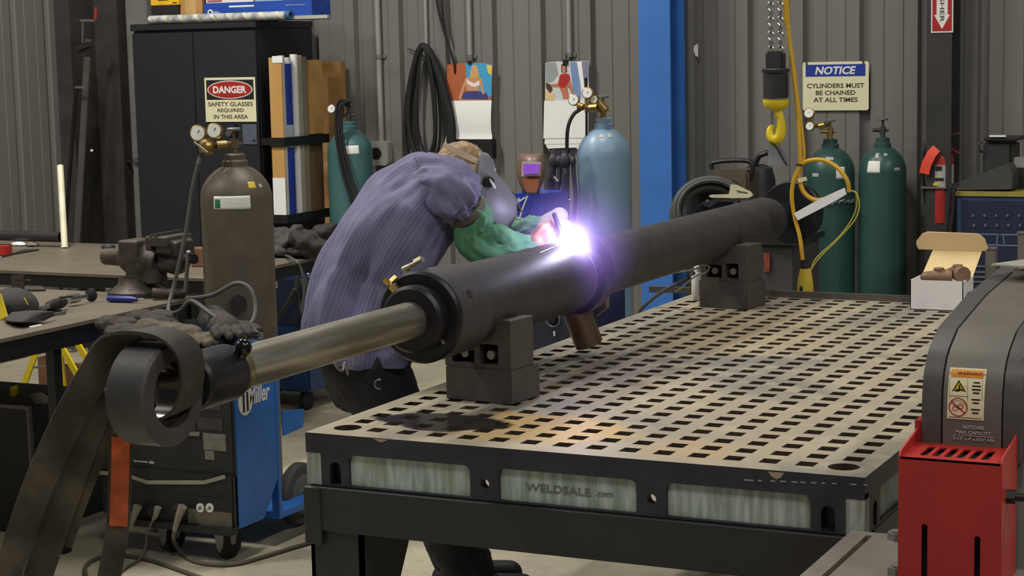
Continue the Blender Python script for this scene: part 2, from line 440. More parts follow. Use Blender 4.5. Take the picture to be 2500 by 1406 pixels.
pp = pm.n('ShaderNodeTexCoord').outputs['Object']; mp = pm.n('ShaderNodeMapping'); mp.inputs['Scale'].default_value = (40, 40, 4); pm.L.new(pp, mp.inputs[0])
s1 = pm.noise(mp.outputs[0], 1.5, 5); s2 = pm.noise(pp, 6, 4)
c = pm.mix(pm.sstep(s1, .35, .7), rgb(140, 154, 144), rgb(186, 198, 192)); c = pm.mix(pm.math('MULTIPLY', pm.sstep(s2, .45, .7), .7), c, rgb(130, 132, 106))
pm.L.new(c, pm.b.inputs['Base Color']); pm.b.inputs['Roughness'].default_value = .6
for a, c_ in fp:
    b = MB(); b.span((a-.006, .012, .661), (c_+.006, .022, .7525)); b.done('pocket_panel', pm.m, tb, label='pale green recessed panel')
for a, c_ in ((.0, .05), (W-.05, W)):
    b = MB(); b.span((a+.001 if a == 0 else a, .001, .661), (c_ if a == 0 else c_-.001, .05, .7465)); b.done('pocket_panel', pm.m, tb, label='pale green corner panel')
for a, c_ in sp[:3]:
    b = MB(); b.span((W-.02, a-.004, .661), (W-.012, c_+.004, .7525)); b.done('pocket_panel', pm.m, tb, label='pale green recessed panel')
q = on_y(1378, 1202, .0); q2 = on_y(1474, 1214, .0)
b = MB(); b.text('WELDSALE', (on_y(1362, 1198, .01).x, .0115, .7035), X1, Z1, .020, .178, depth=.0012, bold=.012); b.text('.com', (on_y(1475, 1215, .01).x, .0115, .7015), X1, Z1, .011, .045, depth=.0012)
b.done('stamped_lettering', mat('faint_dark_stamp', (104, 112, 100), .7), tb, label='dark stamped lettering')
chalk = mat('chalk_mark', (150, 150, 158), .8)
b = MB()
for x_, w_ in ((1828, 26), (1855, 10), (1887, 12), (1912, 16), (1940, 16), (1961, 14), (1987, 13), (2010, 8), (2037, 12), (2083, 16), (2113, 10)):
    u = on_y(x_, 1172+(x_-1828)*.04, 0); b.box((u.x, -.0005, u.z), (w_/1050, .001, .0028))
b.done('chalk_dashes', chalk, tb, label='row of white chalk dashes')
b = MB(); chip = mat('bare_chip', (150, 138, 116), .5)
u = on_y(1895, 1152, 0); b.curve2d([[(-.02, .0), (.02, 0), (.012, -.012), (.0, -.017), (-.012, -.010)]], (u.x, .0002, H-.004), X1, Z1, .0012)
b.done('paint_chip', chip, tb, label='bare metal chip on the right of the front edge'); b = MB()
u = on_y(928, 1078, 0); b.curve2d([[(-.02, .0), (.022, 0), (.012, -.006), (.0, -.009), (-.012, -.004)]], (u.x, .0002, H-.002), X1, Z1, .0012)
b.done('paint_chip', chip, tb, label='bare metal chip on the left of the front edge')
b = MB(); b.span((.004, -.012, .538), (W-.004, .075, .658)); b.span((-.004, -.016, .50), (.05, .10, .656))
for x in (.05, W-.05): b.span((x-.045, .10, .56), (x+.045, L-.10, .655))
b.span((.004, L-.09, .538), (W-.004, L+.005, .658)); b.done('stand_rail', standm, tb, bevel=.004)
for x0, x1, g in ((.006, .165, 1), (W-.165, W-.006, -1)):
    for y0, s in ((0.0, 1), (L-.16, -1)):
        b = MB(); b.span((x0, y0, 0.02), (x1, y0+.012, .54)); b.span((x0 if g > 0 else x1-.012, y0, .02), (x0+.012 if g > 0 else x1, y0+.15, .54)); b.span((x0-.01, y0-.02, 0), (x1+.01, y0+.17, .02))
        xg = x1-.012 if g > 0 else x0
        yy = y0 if s > 0 else y0+.16
        b.prism([(xg, yy, .54), (xg, yy+s*.30, .54), (xg, yy+s*.05, .12), (xg, yy, .12)], (.012, 0, 0)); b.done('leg', standm, tb)
for xx in (.089, 1.428):
    b = MB(); b.span((xx-.03, .034, .66), (xx+.03, .05, H-.04)); b.done('rib_and_dark_backing', standm, tb)  # dark plate added behind each arch so the opening reads as dark
for k in range(1, 5):
    b = MB(); b.span((.03, L*k/5-.012, .665), (W-.03, L*k/5+.012, H-.04)); b.done('rib_and_dark_backing', standm, tb)

# ---- hydraulic cylinder lying along the table
AX, AZ = .21, 1.08
def ax(y): return V((AX, y, AZ))
hc = thing('hydraulic_cylinder', 'long black hydraulic cylinder with bright rod lying on steel V blocks', 'hydraulic cylinder', (AX, 1.2, AZ))
hcm = mat('bare_black_pipe', (64, 62, 62), .55, .15, var=.18, scale=12, bump=.04)
hcd = mat('black_machined_face', (34, 34, 38), .38, .4, var=.15)
def turned(name, m, prof, **k):
    bb = MB(); bb.lathe([(r, y) for y, r in prof], (AX, 0, AZ), Y1, 56); return bb.done(name, m, hc, ang=30, **k)
rodm = NT('ground_rod')
rp_ = rodm.n('ShaderNodeTexCoord').outputs['Object']; mp = rodm.n('ShaderNodeMapping'); mp.inputs['Scale'].default_value = (18, 1.6, 18); rodm.L.new(rp_, mp.inputs[0])
z1 = rodm.noise(mp.outputs[0], 1.3, 5)
rodm.L.new(rodm.mix(rodm.sstep(z1, .38, .66), rgb(186, 183, 172), rgb(128, 122, 108)), rodm.b.inputs['Base Color']); rodm.b.inputs['Metallic'].default_value = .85
rodm.L.new(rodm.math('ADD', rodm.math('MULTIPLY', z1, .35), .2), rodm.b.inputs['Roughness'])
turned('rod', rodm.m, [(-.63, .05), (.30, .05)])
turned('rod_nut', mat('zinc_thread', (168, 158, 124), .3, .9), [(-.645, .054), (-.640, .056), (-.615, .056), (-.610, .054)])
turned('rod_neck', hcd, [(-.80, .060), (-.79, .066), (-.652, .066), (-.645, .062)])
b = MB(); b.lathe([(.072, -.05), (.106, -.05), (.112, -.044), (.112, .044), (.106, .05), (.072, .05)], (AX-.01, -.905, AZ-.005), X1, 56, close=True); b.done('rod_eye', hcm, hc)
b = MB(); b.lathe([(.056, -.03), (.0715, -.03), (.0715, .03), (.056, .03)], (AX-.01, -.905, AZ-.005), X1, 40, close=True); b.done('eye_bushing', mat('oily_bushing', (70, 68, 66), .25, .9), hc)
b = MB(); kb = on_y(515, 870, -.66); kb = V((AX+.055, kb.y, AZ+.062)); b.ball(kb, .020); b.cyl(kb-V((.012, 0, .02)), kb, .016, .018); b.done('port_cap', mat('black_gloss', (12, 12, 13), .15), hc, label='glossy black cap on the rod neck')
turned('gland_nut', hcd, [(.215, .055), (.215, .084), (.224, .093), (.27, .093)])
turned('gland_flange', hcd, [(.262, .09), (.262, .120), (.269, .127), (.28, .127)])
turned('head_barrel', hcm, [(.2805, .1262), (.46, .1262), (.466, .122)])
for (py, pz, a) in ((.35, 0, 28), (.315, 0, 96)):
    d = V((math.cos(math.radians(a)), 0, math.sin(math.radians(a)))); b = MB(); b.cyl(ax(py)+d*.123, ax(py)+d*.1272, .013); b.done('port_hole', inkm, hc)
turned('barrel', hcm, [(.4665, .114), (1.214, .114), (1.222, .105)])
turned('weld_joint', mat('weld_bead', (120, 118, 122), .35, .8), [(1.216, .106), (1.224, .113), (1.236, .113), (1.243, .107)])
turned('collar', hcd, [(1.236, .11), (1.243, .124), (1.252, .131), (1.325, .131), (1.332, .127)])
turned('rear_shoulder', hcm, [(1.3325, .112), (1.352, .104), (1.372, .097)])
turned('rear_tube', hcm, [(1.3725, .0955), (3.22, .0955), (3.28, .088), (3.33, .066), (3.36, .05)])
b = MB(); b.lathe([(r, y) for y, r in [(3.361, .048), (3.60, .048), (3.60, .13), (3.606, .136), (3.64, .136), (3.646, .13)]], (AX, 0, AZ), Y1, 56); b.done('end_flange', hcd, hc)
bracket = mat('reddish_bare_steel', (128, 108, 98), .5, .4, var=.2)
d0 = V((math.sin(math.radians(14)), .0, -math.cos(math.radians(14))))
c0 = V((AX, 1.40, AZ))
b = MB(); b.prism([c0+V((.03, -.02, -.085)), c0+V((.075, -.02, -.06)), c0+V((.075, -.02, -.118)), c0+V((.035, -.02, -.15))], (0, .03, 0)); b.done('port_bracket', bracket, hc)
pa = V((AX+.01, 1.285, AZ-.11)); b = MB(); b.cyl(pa, pa+V((.032, 0.03, -.118)), .046, .046, 32); b.cyl(pa+V((.032, .03, -.118)), pa+V((.0325, .0305, -.120)), .042, .042, 32); b.done('port_stub', mat('copper_tinted_pipe', (116, 94, 80), .32, .8, var=.2), hc, label='copper tinted pipe stub')
for k, (p, q_, r_) in enumerate(((on_y(945, 705, .24), on_y(966, 668, .24), .010), (on_y(995, 652, .31), on_y(1028, 636, .31), .010))):
    b = MB(); dd = (q_-p).normalized()
    if k == 0:
        b.cyl(on_y(940, 682, .24), on_y(952, 693, .24), .0085, seg=6); b.cyl(on_y(952, 693, .24), on_y(958, 700, .24), .0055); b.cyl(on_y(957, 697, .24), on_y(968, 710, .24), .012, seg=6); b.cyl(on_y(950, 691, .24), on_y(966, 676, .26), .007, seg=6)
        b.cyl(on_y(963, 704, .24), on_y(985, 716, .27), .008)
    else:
        b.cyl(p, q_, .007); b.cyl(on_y(1014, 641, .31), on_y(1031, 632, .31), .011, seg=6); b.cyl(on_y(985, 658, .31), on_y(1002, 650, .31), .009); b.cyl(on_y(990, 656, .31), on_y(992, 690, .31), .008)
    b.done('pipe_fitting', brass if k == 0 else mat('pale_brass', (204, 196, 168), .3, .8), hc, label='brass elbow fitting' if k == 0 else 'pale brass tee fitting')
b = MB(); u = on_y(1080, 832, .258); b.box(u, (.008, .004, .018), ry=-.5); b.done('stop_pin', mat('bare_pin', (150, 140, 120), .4, .6), hc)
led = on_y(1022, 750, .16)

# ---- support blocks (base block + saddle block on it, twice)
blk = mat('dull_block_steel', (84, 78, 74), .55, .3, var=.12, scale=20, bump=.04)
def base_block(c, rz, size, label):
    bb = MB(); bb.box((c[0], c[1], H+size[2]/2), size, rz, bev=.003); return tag(bb.done('support_block', blk, org=(c[0], c[1], H)), label, 'steel block')
def saddle(c, rz, half, r, zb, hh, dep, label):
    R3 = Matrix.Rotation(rz, 3, 'Z'); ux = R3 @ X1; uy = R3 @ Y1
    cx, cz = AX-c[0], AZ-zb; out = [(-half, 0), (half, 0), (half, hh)]
    dx = math.sqrt(max(0, (r+.002)**2-(cz-hh)**2))
    a0 = math.atan2(hh-cz, dx)
    xr, xl = cx+dx, cx-dx
    if xl < -half:
        zl = cz-math.sqrt((r+.002)**2-(-half-cx)**2); a1 = math.atan2(zl-cz, -half-cx)
    else: a1 = math.atan2(hh-cz, -dx)
    if a1 > 0: a1 -= 2*PI
    for k in range(25):
        a = a0+(a1-a0)*k/24; out.append((cx+(r+.002)*math.cos(a), cz+(r+.002)*math.sin(a)))
    if xl >= -half: out.append((-half, hh))
    wnd = [rrect(-half*.78, .012, -half*.1, .012+min(.05, cz-r-.03), .004), rrect(half*.06, .012, half*.62, .07, .004)]
    root = thing('saddle_block', label, 'saddle block', (c[0], c[1], zb))
    bb = MB(); bb.curve2d([out] + wnd, V((c[0], c[1], zb)) + uy*dep/2, ux, Z1, dep); bb.done('saddle', blk, root, bevel=.002)
    for xx in (-half*.45, half*.34):
        bb = MB(); p = V((c[0], c[1], zb+.038)) + ux*xx; bb.cyl(p-uy*dep*.42, p+uy*dep*.3, .013, seg=20); bb.done('clamp_bolt', zinc, root)
    bb = MB(); bb.obox(V((c[0], c[1], zb+.04))+uy*dep*.3, ux*half*.8, uy*.004, Z1*.034); bb.done('back_plate', hcd, root)
    return root
RB = -.12
base_block((.252, .617), RB, (.225, .155, .098), 'front steel base block on the table under the thick barrel end')
saddle((.247, .607), RB, .113, .1145, H+.098, .142, .12, 'front steel saddle block cradling the thick barrel')
base_block((.272, 2.66), RB, (.205, .165, .104), 'rear steel base block on the table under the thin tube')
saddle((.272, 2.65), RB, .098, .0955, H+.104, .140, .13, 'rear steel saddle block with two bolts cradling the thin tube')

# ---- angle bar along the far edge, bottle, ground clamp
b = MB(); xl = on_y(1585, 712, 2.95).x; xr = on_y(2277, 741, 2.95).x
b.span((xl, 2.948, H), (xr, 2.954, H+.027)); b.span((xl, 2.954, H), (xr, 2.985, H+.005)); tag(b.done('angle_bar', mat('grey_angle_steel', (98, 93, 86), .45, .5, var=.15), bevel=.001), 'long grey steel angle bar lying along the far table edge', 'steel bar')
bt = on_z(1703, 733, H); root = thing('marker_bottle', 'small white bottle standing beside the rear steel block', 'bottle', bt)
b = MB(); b.lathe([(.021, 0), (.0235, .004), (.0235, .10), (.019, .112)], bt, seg=24); b.done('bottle_body', whitep, root)
b = MB(); b.lathe([(.013, .113), (.013, .135), (.010, .138)], bt, seg=20); b.done('bottle_cap', whitep, root)
def ground_clamp(name, p_tip, p_back, label, m, up=V((0, 0, 1)), s=1.0, cable=None):
    root = thing(name, label, 'clamp', p_tip)
    d = (p_back-p_tip); l = d.length; d.normalize(); side = d.cross(up).normalized(); upv = side.cross(d)
    for sg in (1, -1):
        bb = MB(); pts = [p_tip+d*l*t+upv*sg*h*s for t, h in ((0, .002), (.12, .016), (.35, .012), (.55, .018), (.8, .030), (1, .038))]
        rings = []
        for i, p in enumerate(pts):
            wv = side*(.008, .011, .013, .013, .012, .009)[i]*s; tv = upv*.0028*s
            rings.append([p+wv+tv, p-wv+tv, p-wv-tv, p+wv-tv])
        bb.loft(rings); bb.done('clamp_jaw', m, root)
    bb = MB(); bb.cyl(p_tip+d*l*.45+side*.014*s, p_tip+d*l*.45-side*.014*s, .008*s); bb.done('pivot_pin', zinc, root)
    if cable:
        bb = MB(); bb.tube(spline(cable, 8), .007, 8); bb.done('cable', greyrub, root)
    return root
clm = mat('pale_clamp_metal', (178, 170, 148), .35, .7)
ct = V((.165, 2.545, on_y(1735, 648, 2.54).z)); cb = on_y(1640, 690, 2.50)
ground_clamp('ground_clamp', on_y(1733, 650, 2.52), cb, 'pale ground clamp hanging by the rear block with its grey lead', clm, cable=[on_y(1680, 678, 2.51), on_y(1620, 710, 2.52), on_y(1575, 745, 2.56), on_y(1557, 768, 2.6), on_y(1545, 800, 2.7), V((-.22, 2.75, .35))])

# ---- welding arc, fume with added bloom, torch
rt = thing('welding_arc', 'dazzling white welding arc on top of the barrel joint', 'welding arc', ARC)
b = MB(); b.ball(ARC, (.026, .022, .018), 24, 14); am = mat('arc_plasma', (246, 238, 255), 1, var=0, emit=32); b.done('arc_core', am, rt)
fu = NT('fume_and_bloom'); fu.N.remove(fu.b); out = [n_ for n_ in fu.N if n_.type == 'OUTPUT_MATERIAL'][0]
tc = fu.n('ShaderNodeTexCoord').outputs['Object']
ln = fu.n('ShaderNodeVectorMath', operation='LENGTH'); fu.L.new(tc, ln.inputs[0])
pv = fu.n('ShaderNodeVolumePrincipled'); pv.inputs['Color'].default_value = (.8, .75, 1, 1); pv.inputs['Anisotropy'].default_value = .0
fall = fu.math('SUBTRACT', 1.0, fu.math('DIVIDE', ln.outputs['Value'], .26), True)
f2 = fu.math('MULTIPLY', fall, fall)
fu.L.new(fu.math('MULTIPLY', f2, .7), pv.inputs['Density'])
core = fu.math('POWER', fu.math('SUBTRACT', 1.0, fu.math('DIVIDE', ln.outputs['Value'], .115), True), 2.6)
hal = fu.math('POWER', fall, 2.7)  # core and halo emission stand in for lens bloom round the arc
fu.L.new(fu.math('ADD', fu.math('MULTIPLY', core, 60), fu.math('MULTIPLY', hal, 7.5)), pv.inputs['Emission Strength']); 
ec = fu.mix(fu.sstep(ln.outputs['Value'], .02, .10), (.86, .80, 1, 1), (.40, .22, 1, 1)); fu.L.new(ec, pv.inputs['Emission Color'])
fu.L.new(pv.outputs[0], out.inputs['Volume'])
b = MB(); b.ball(ARC, .26, 32, 20); fo = b.done('fume_bloom', fu.m, rt)

# ---- notching machine in the right foreground
nm = thing('notching_machine', 'red and grey notching machine with a warning label, right foreground', 'machine', (1.82, -.2, 0))
hood = mat('hammered_grey', (84, 81, 78), .42, .2, var=.12, scale=30, bump=.03); hood2 = mat('hood_panel_grey', (104, 99, 90), .45, .15, var=.18, scale=6)
prof = [(-.312, .93), (-.312, 1.03), (-.306, 1.075), (-.294, 1.108), (-.272, 1.135), (-.244, 1.153), (-.17, 1.183), (.112, 1.218), (.50, 1.240)]
def hoodslab(x0, x1, off, name, m, back=.60):
    bb = MB(); pl = [V((x0, y-off, z+off*.7)) for y, z in prof] + [V((x0, .50, .93))]
    bb.prism(pl, (x1-x0, 0, 0)); return bb.done(name, m, nm, ang=25)
hoodslab(1.720, 1.760, 0, 'side_flange', hood); hoodslab(1.761, 1.763, -.006, 'seam', inkm); hoodslab(1.764, 1.884, -.001, 'hood', hood2); hoodslab(1.885, 1.887, -.006, 'seam', inkm); hoodslab(1.888, 1.925, 0, 'side_flange', hood)
b = MB(); b.span((1.926, -.28, .90), (1.945, .50, 1.16), bev=.004); b.span((1.73, -.28, .45), (1.945, .45, .93)); b.done('body', mat('grey_green_body', (120, 122, 112), .5), nm)
b = MB(); u = V((1.945, -.26, 1.02)); b.cyl(u, u+V((.02, 0, 0)), .016, seg=6); b.cyl(u+V((.02, 0, 0)), u+V((.035, 0, 0)), .011); b.done('side_bolt', black, nm)
YF = -.465
tl = on_y(2198, 1115, YF); tr = on_y(2442, 1140, YF); ZR = tl.z; RX0, RX1 = tl.x, tr.x
b = MB()
sl = []
for k in range(6):
    cx_ = (RX0+.038) + k*(RX1-RX0-.076)/5; sl.append(rrect(cx_-.0075-RX0, .030, cx_+.0075-RX0, .118, .0074, 5))
b.curve2d([[(0, 0), (RX1-RX0, 0), (RX1-RX0, .152), (0, .152)]] + sl, (RX0, YF, ZR-.004), X1, Y1, .004); b.done('slotted_top', redp, nm)
b = MB(); b.curve2d([rrect(0, 0, RX1-RX0, ZR-.45, .001), rrect(.050-.006, .1, .050+.006, ZR-.45-.135, .0058, 5), rrect(.156-.006, .1, .156+.006, ZR-.45-.15, .0058, 5)], (RX0, YF+.004, .45), X1, Z1, .004); b.done('front_guard', redp, nm)
for x0, x1 in ((RX0-.004, RX0), (RX1, RX1+.004)):
    b = MB(); b.prism([(x0, YF, .45), (x0, YF, ZR+.002), (x0, YF+.012, ZR+.012), (x0, YF+.155, ZR+.03), (x0, YF+.155, .45)], (x1-x0, 0, 0)); b.done('side_guard', redp, nm)
b = MB(); b.span((RX0+.004, YF+.03, .46), (RX1-.004, YF+.145, ZR-.012)); b.done('inner_plate', inkm, nm)
b = MB(); b.span((1.704, -.305, .45), (1.717, -.05, 1.005)); b.done('rear_guard', redp, nm)
for z in (.885, .70):
    b = MB(); u = V((RX1+.004, YF+.05, z)); b.cyl(u, u+V((.018, 0, 0)), .015, seg=6); b.cyl(u+V((.018, 0, 0)), u+V((.06, 0, 0)), .008); b.done('guard_bolt', black, nm)
b = MB(); b.curve2d([[(0, 0), (.75, 0), (.75, .9), (0, .9)], [(.042, .01), (.056, .01), (.056, .87), (.042, .87)]], (1.512, -1.0, .684), X1, Y1, .016); b.done('work_plate', mat('scuffed_plate', (142, 136, 126), .42, .4, var=.12), nm)
b = MB(); b.span((1.60, -.98, 0), (2.25, -.14, .683)); b.done('pedestal', mat('dark_red_base', (120, 26, 24), .5), nm)
for px, py in ((2190, 1316), (2192, 1402)):
    u = on_z(px, py, .70); b = MB(); b.cyl(u, u+V((0, 0, .016)), .022, seg=6); b.cyl(u+V((0, 0, .016)), u+V((0, 0, .02)), .014); b.done('plate_bolt', zinc, nm)
# warning label and lettering on the hood front
def on_hood(px, py): return on_y(px, py, -.3155)
A, B = on_hood(2312, 902), on_hood(2402, 1028)
yl = -.3125
b = MB(); x0, x1, z0, z1 = A.x, B.x-.001, B.z, A.z
def hoody(z):
    for (ya, za), (yb, zb) in zip(prof, prof[1:]):
        if za <= z <= zb: return ya+(yb-ya)*(z-za)/(zb-za)+.001
    return prof[0][0]+.001
def lab(x0, z0, x1, z1, off):
    zs = [z0+(z1-z0)*i/6 for i in range(7)]
    bb = MB(); bb.loft([[V((x0, hoody(z)-off, z)), V((x1, hoody(z)-off, z)), V((x1, hoody(z)-off+.0006, z)), V((x0, hoody(z)-off+.0006, z))] for z in zs]); return bb
lb = lab(x0, z0, x1, z1, .0012).done('warning_label', mat('label_cream', (222, 212, 176), .5, var=.03), nm, label='cream and orange warning label')
zt = z1-.018
lab(x0+.004, zt, x1-.004, z1-.003, .0018).done('label_band', mat('label_orange', (214, 140, 40), .5), lb)
b = MB()
def lt(s, x, z, h, wd=None, **k): b.text(s, (x, hoody(z)-.0021, z), X1, Z1, h, wd, depth=.0005, **k)
lt('WARNING', (x0+x1)/2+.006, zt+.0075, .009, .052, bold=.02); b.done('label_lettering', mat('ink_brown', (130, 50, 20), .6), lb)
xm = x0+(x1-x0)*.55; zc1 = zt-.021; zc2 = z0+.025; xl_ = x0+.006+(xm-x0-.008)/2
b = MB(); yq = hoody(zc1)-.0019
b.curve2d([[(-.019, -.015), (.019, -.015), (0, .018)]], (xl_, yq+.0003, zc1-.001), X1, Z1, .0006); b.done('triangle_symbol', mat('sign_yellow', (226, 196, 40), .5), lb)
b = MB()
tri = lambda s: [(-.019*s, -.015*s-.0*s), (.019*s, -.015*s), (0, .018*s)]
b.curve2d([tri(1), [(p[0]*.80, p[1]*.80-.0008) for p in tri(1)]], (xl_, yq-.0003, zc1-.001), X1, Z1, .0005)
b.curve2d([[(-.009, -.007), (.0, -.009), (.004, -.004), (.008, -.008), (.009, -.004), (.002, -.001), (.003, .007), (.001, .007), (-.001, -.002), (-.008, -.004)]], (xl_, yq-.0003, zc1), X1, Z1, .0005)
for k in range(10):
    zz = zc1+.012-k*.0068
    if k in (4, 7): continue
    b.box((xm+(x1-xm)/2, hoody(zz)-.0019, zz), (.018 if k % 3 else .013, .0005, .0028))
for (xa, za, xb, zb) in ((x0+.004, z0+.004, x0+.0045, zt), (x1-.0045, z0+.004, x1-.004, zt), (xm-.0003, z0+.004, xm+.0003, zt), (x0+.004, z0+.004, x1-.004, z0+.0046), (x0+.004, (zc1+zc2)/2+.003, xm, (zc1+zc2)/2+.0036)):
    b.box(((xa+xb)/2, hoody((za+zb)/2)-.0017, (za+zb)/2), (xb-xa, .0006, zb-za))
b.done('label_print', inkm, lb)
b = MB(); yq2 = hoody(zc2)-.0021
b.curve2d([circ(0, 0, .020, 28), circ(0, 0, .0172, 28)], (xl_, yq2, zc2), X1, Z1, .0005); b.box((xl_, yq2-.0002, zc2), (.037, .0006, .003), ry=.72)
b.curve2d([circ(-.006, -.003, .006, 16), circ(-.006, -.003, .0042, 16)], (xl_, yq2, zc2), X1, Z1, .0005); b.curve2d([circ(.005, .002, .006, 16), circ(.005, .002, .0042, 16)], (xl_, yq2, zc2), X1, Z1, .0005)
b.done('prohibition_symbol', mat('sign_red', (176, 70, 62), .5), lb)
b = MB(); cxx = (1.764+1.884)/2+.004
for s, z, h, wd in (('NOTCHER', on_hood(2360, 1043).z, .0075, .044), ('MAX. CAPACITY', on_hood(2360, 1056).z, .0075, .072), ('3-1/2" x 4" x 5/16" A36', on_hood(2360, 1071).z, .0072, .084)):
    b.text(s, (cxx, -.3128, z), X1, Z1, h, wd, depth=.0008, bold=.012)
b.box((cxx, -.3128, on_hood(2360, 1064).z), (.084, .001, .001)); b.done('capacity_lettering', mat('pale_print', (186, 184, 178), .6), nm, label='pale NOTCHER capacity lettering')
# plates and posts behind it
for k, (z, x_, y_, lbl) in enumerate(((1.262, 2420, 648, 'upper bright steel sheet resting on the grey machine hood'), (1.2475, 2470, 664, 'lower bright steel sheet under another on the machine hood'))):
    u = on_z(x_, y_, z); b = MB(); b.prism([u, u+V((.30, -.10, 0)), u+V((.42, .30, 0)), u+V((.16, .34, 0))], (0, 0, .004)); tag(b.done('steel_sheet', mat('bright_sheet', (214, 208, 194), .35, .5)), lbl, 'steel sheet')
for px0, px1, ptop, yy, lbl in ((2405, 2430, 604, 3.12, 'short grey square steel post behind the open cardboard box'), (2484, 2504, 566, 3.12, 'taller grey square steel post at the right edge')):
    u0, u1 = on_y(px0, ptop, yy), on_y(px1, ptop, yy); b = MB(); w_ = u1.x-u0.x
    root = thing('steel_post', lbl, 'post', (u0.x+w_/2, yy+w_/2, 0))
    b.span((u0.x, yy, .012), (u1.x, yy+w_, u0.z-.008), bev=.003); b.span((u0.x-.04, yy-.04, 0), (u1.x+.04, yy+w_+.04, .0118)); b.done('post', mat('grey_post', (112, 106, 98), .5), root)
    b = MB(); b.span((u0.x-.002, yy-.002, u0.z-.0078), (u1.x+.002, yy+w_+.002, u0.z)); b.done('post_cap', zinc, root)
# open white carton with castings
bx0 = on_z(2222, 737, H); bx1 = on_z(2352, 742, H)
x0, x1, y0, y1, hz = bx0.x, bx1.x-.005, 2.768, 2.958, .075
y0 = 2.76; x0 = on_y(2222, 720, y0).x; x1 = on_y(2351, 730, y0).x; y1 = 2.942
root = thing('open_carton', 'open white cardboard carton with raised tan lid on the table corner', 'box', ((x0+x1)/2, (y0+y1)/2, H))
cw = mat('white_carton', (234, 230, 226), .7, var=.02); ck = mat('tan_carton_inside', (246, 218, 160), .8, var=.04)
hz = on_y(2222, 683, y0).z-H
b = MB()
for a, c_ in (((x0, y0, H), (x1, y0+.003, H+hz)), ((x0, y1-.003, H), (x1, y1, H+hz)), ((x0, y0, H), (x0+.003, y1, H+hz)), ((x1-.003, y0, H), (x1, y1, H+hz)), ((x0, y0, H), (x1, y1, H+.003))): b.span(a, c_)
b.done('carton_tray', cw, root)
b = MB(); zt = on_y(2290, 612, y1).z; zf = on_y(2300, 566, y1).z
b.prism([(x0+.002, y1, H+hz), (x1-.002, y1, H+hz), (x1+.022, y1+.045, zt), (x0+.032, y1+.045, zt)], (0, .003, .001)); b.done('carton_lid', ck, root, label='tan lid panel')
b = MB(); yf = y1+.044
ol = [(-.012, 0), (.262, 0), (.272, .012), (.262, .05), (.245, .066), (.225, .072), (.03, .075), (.008, .066), (-.018, .035), (-.02, .02)]
sc_ = (x1-x0+.055)/.27; b.curve2d([[(p[0]*sc_, p[1]) for p in ol]], (x0-.012, yf, zt), X1, V((0, -.35, 1)), .003); b.done('lid_flap', mat('tan_flap', (250, 218, 166), .8, var=.04), root, label='tan lid flap')
b = MB(); b.box((x1+.0003, (y0+y1)/2, H+hz*.5), (.0008, .055, .010)); b.done('carton_print', mat('print_blue_grey', (110, 124, 160), .6), root)
castm2 = mat('brown_casting', (134, 106, 82), .55, .3, var=.25, bump=.1)
for k, (pxl, pyl, rot, lbl) in enumerate(((2292, 676, .3, 'brown pipe fitting in the carton, lying in front'), (2338, 668, -.9, 'brown pipe fitting in the carton with an upturned lug'))):
    c = on_y(pxl, pyl, (y0+y1)/2+(.0 if k else -.035)); R3 = Matrix.Rotation(rot, 3, 'Z'); root2 = thing('pipe_fitting', lbl, 'fitting', c-V((0, 0, .02)))
    b = MB(); d = R3 @ X1; b.cyl(c-d*.05, c+d*.03, .021, .028, 20); b.cyl(c+d*.03, c+d*.048, .032, .032, 20); b.cyl(c, c+V((0, 0, .035)), .017, .02, 16); b.ball(c, .027); b.ball(c-d*.05, .019)
    organic(b, 'casting', castm2, root2, voxel=.003, smooth=3)
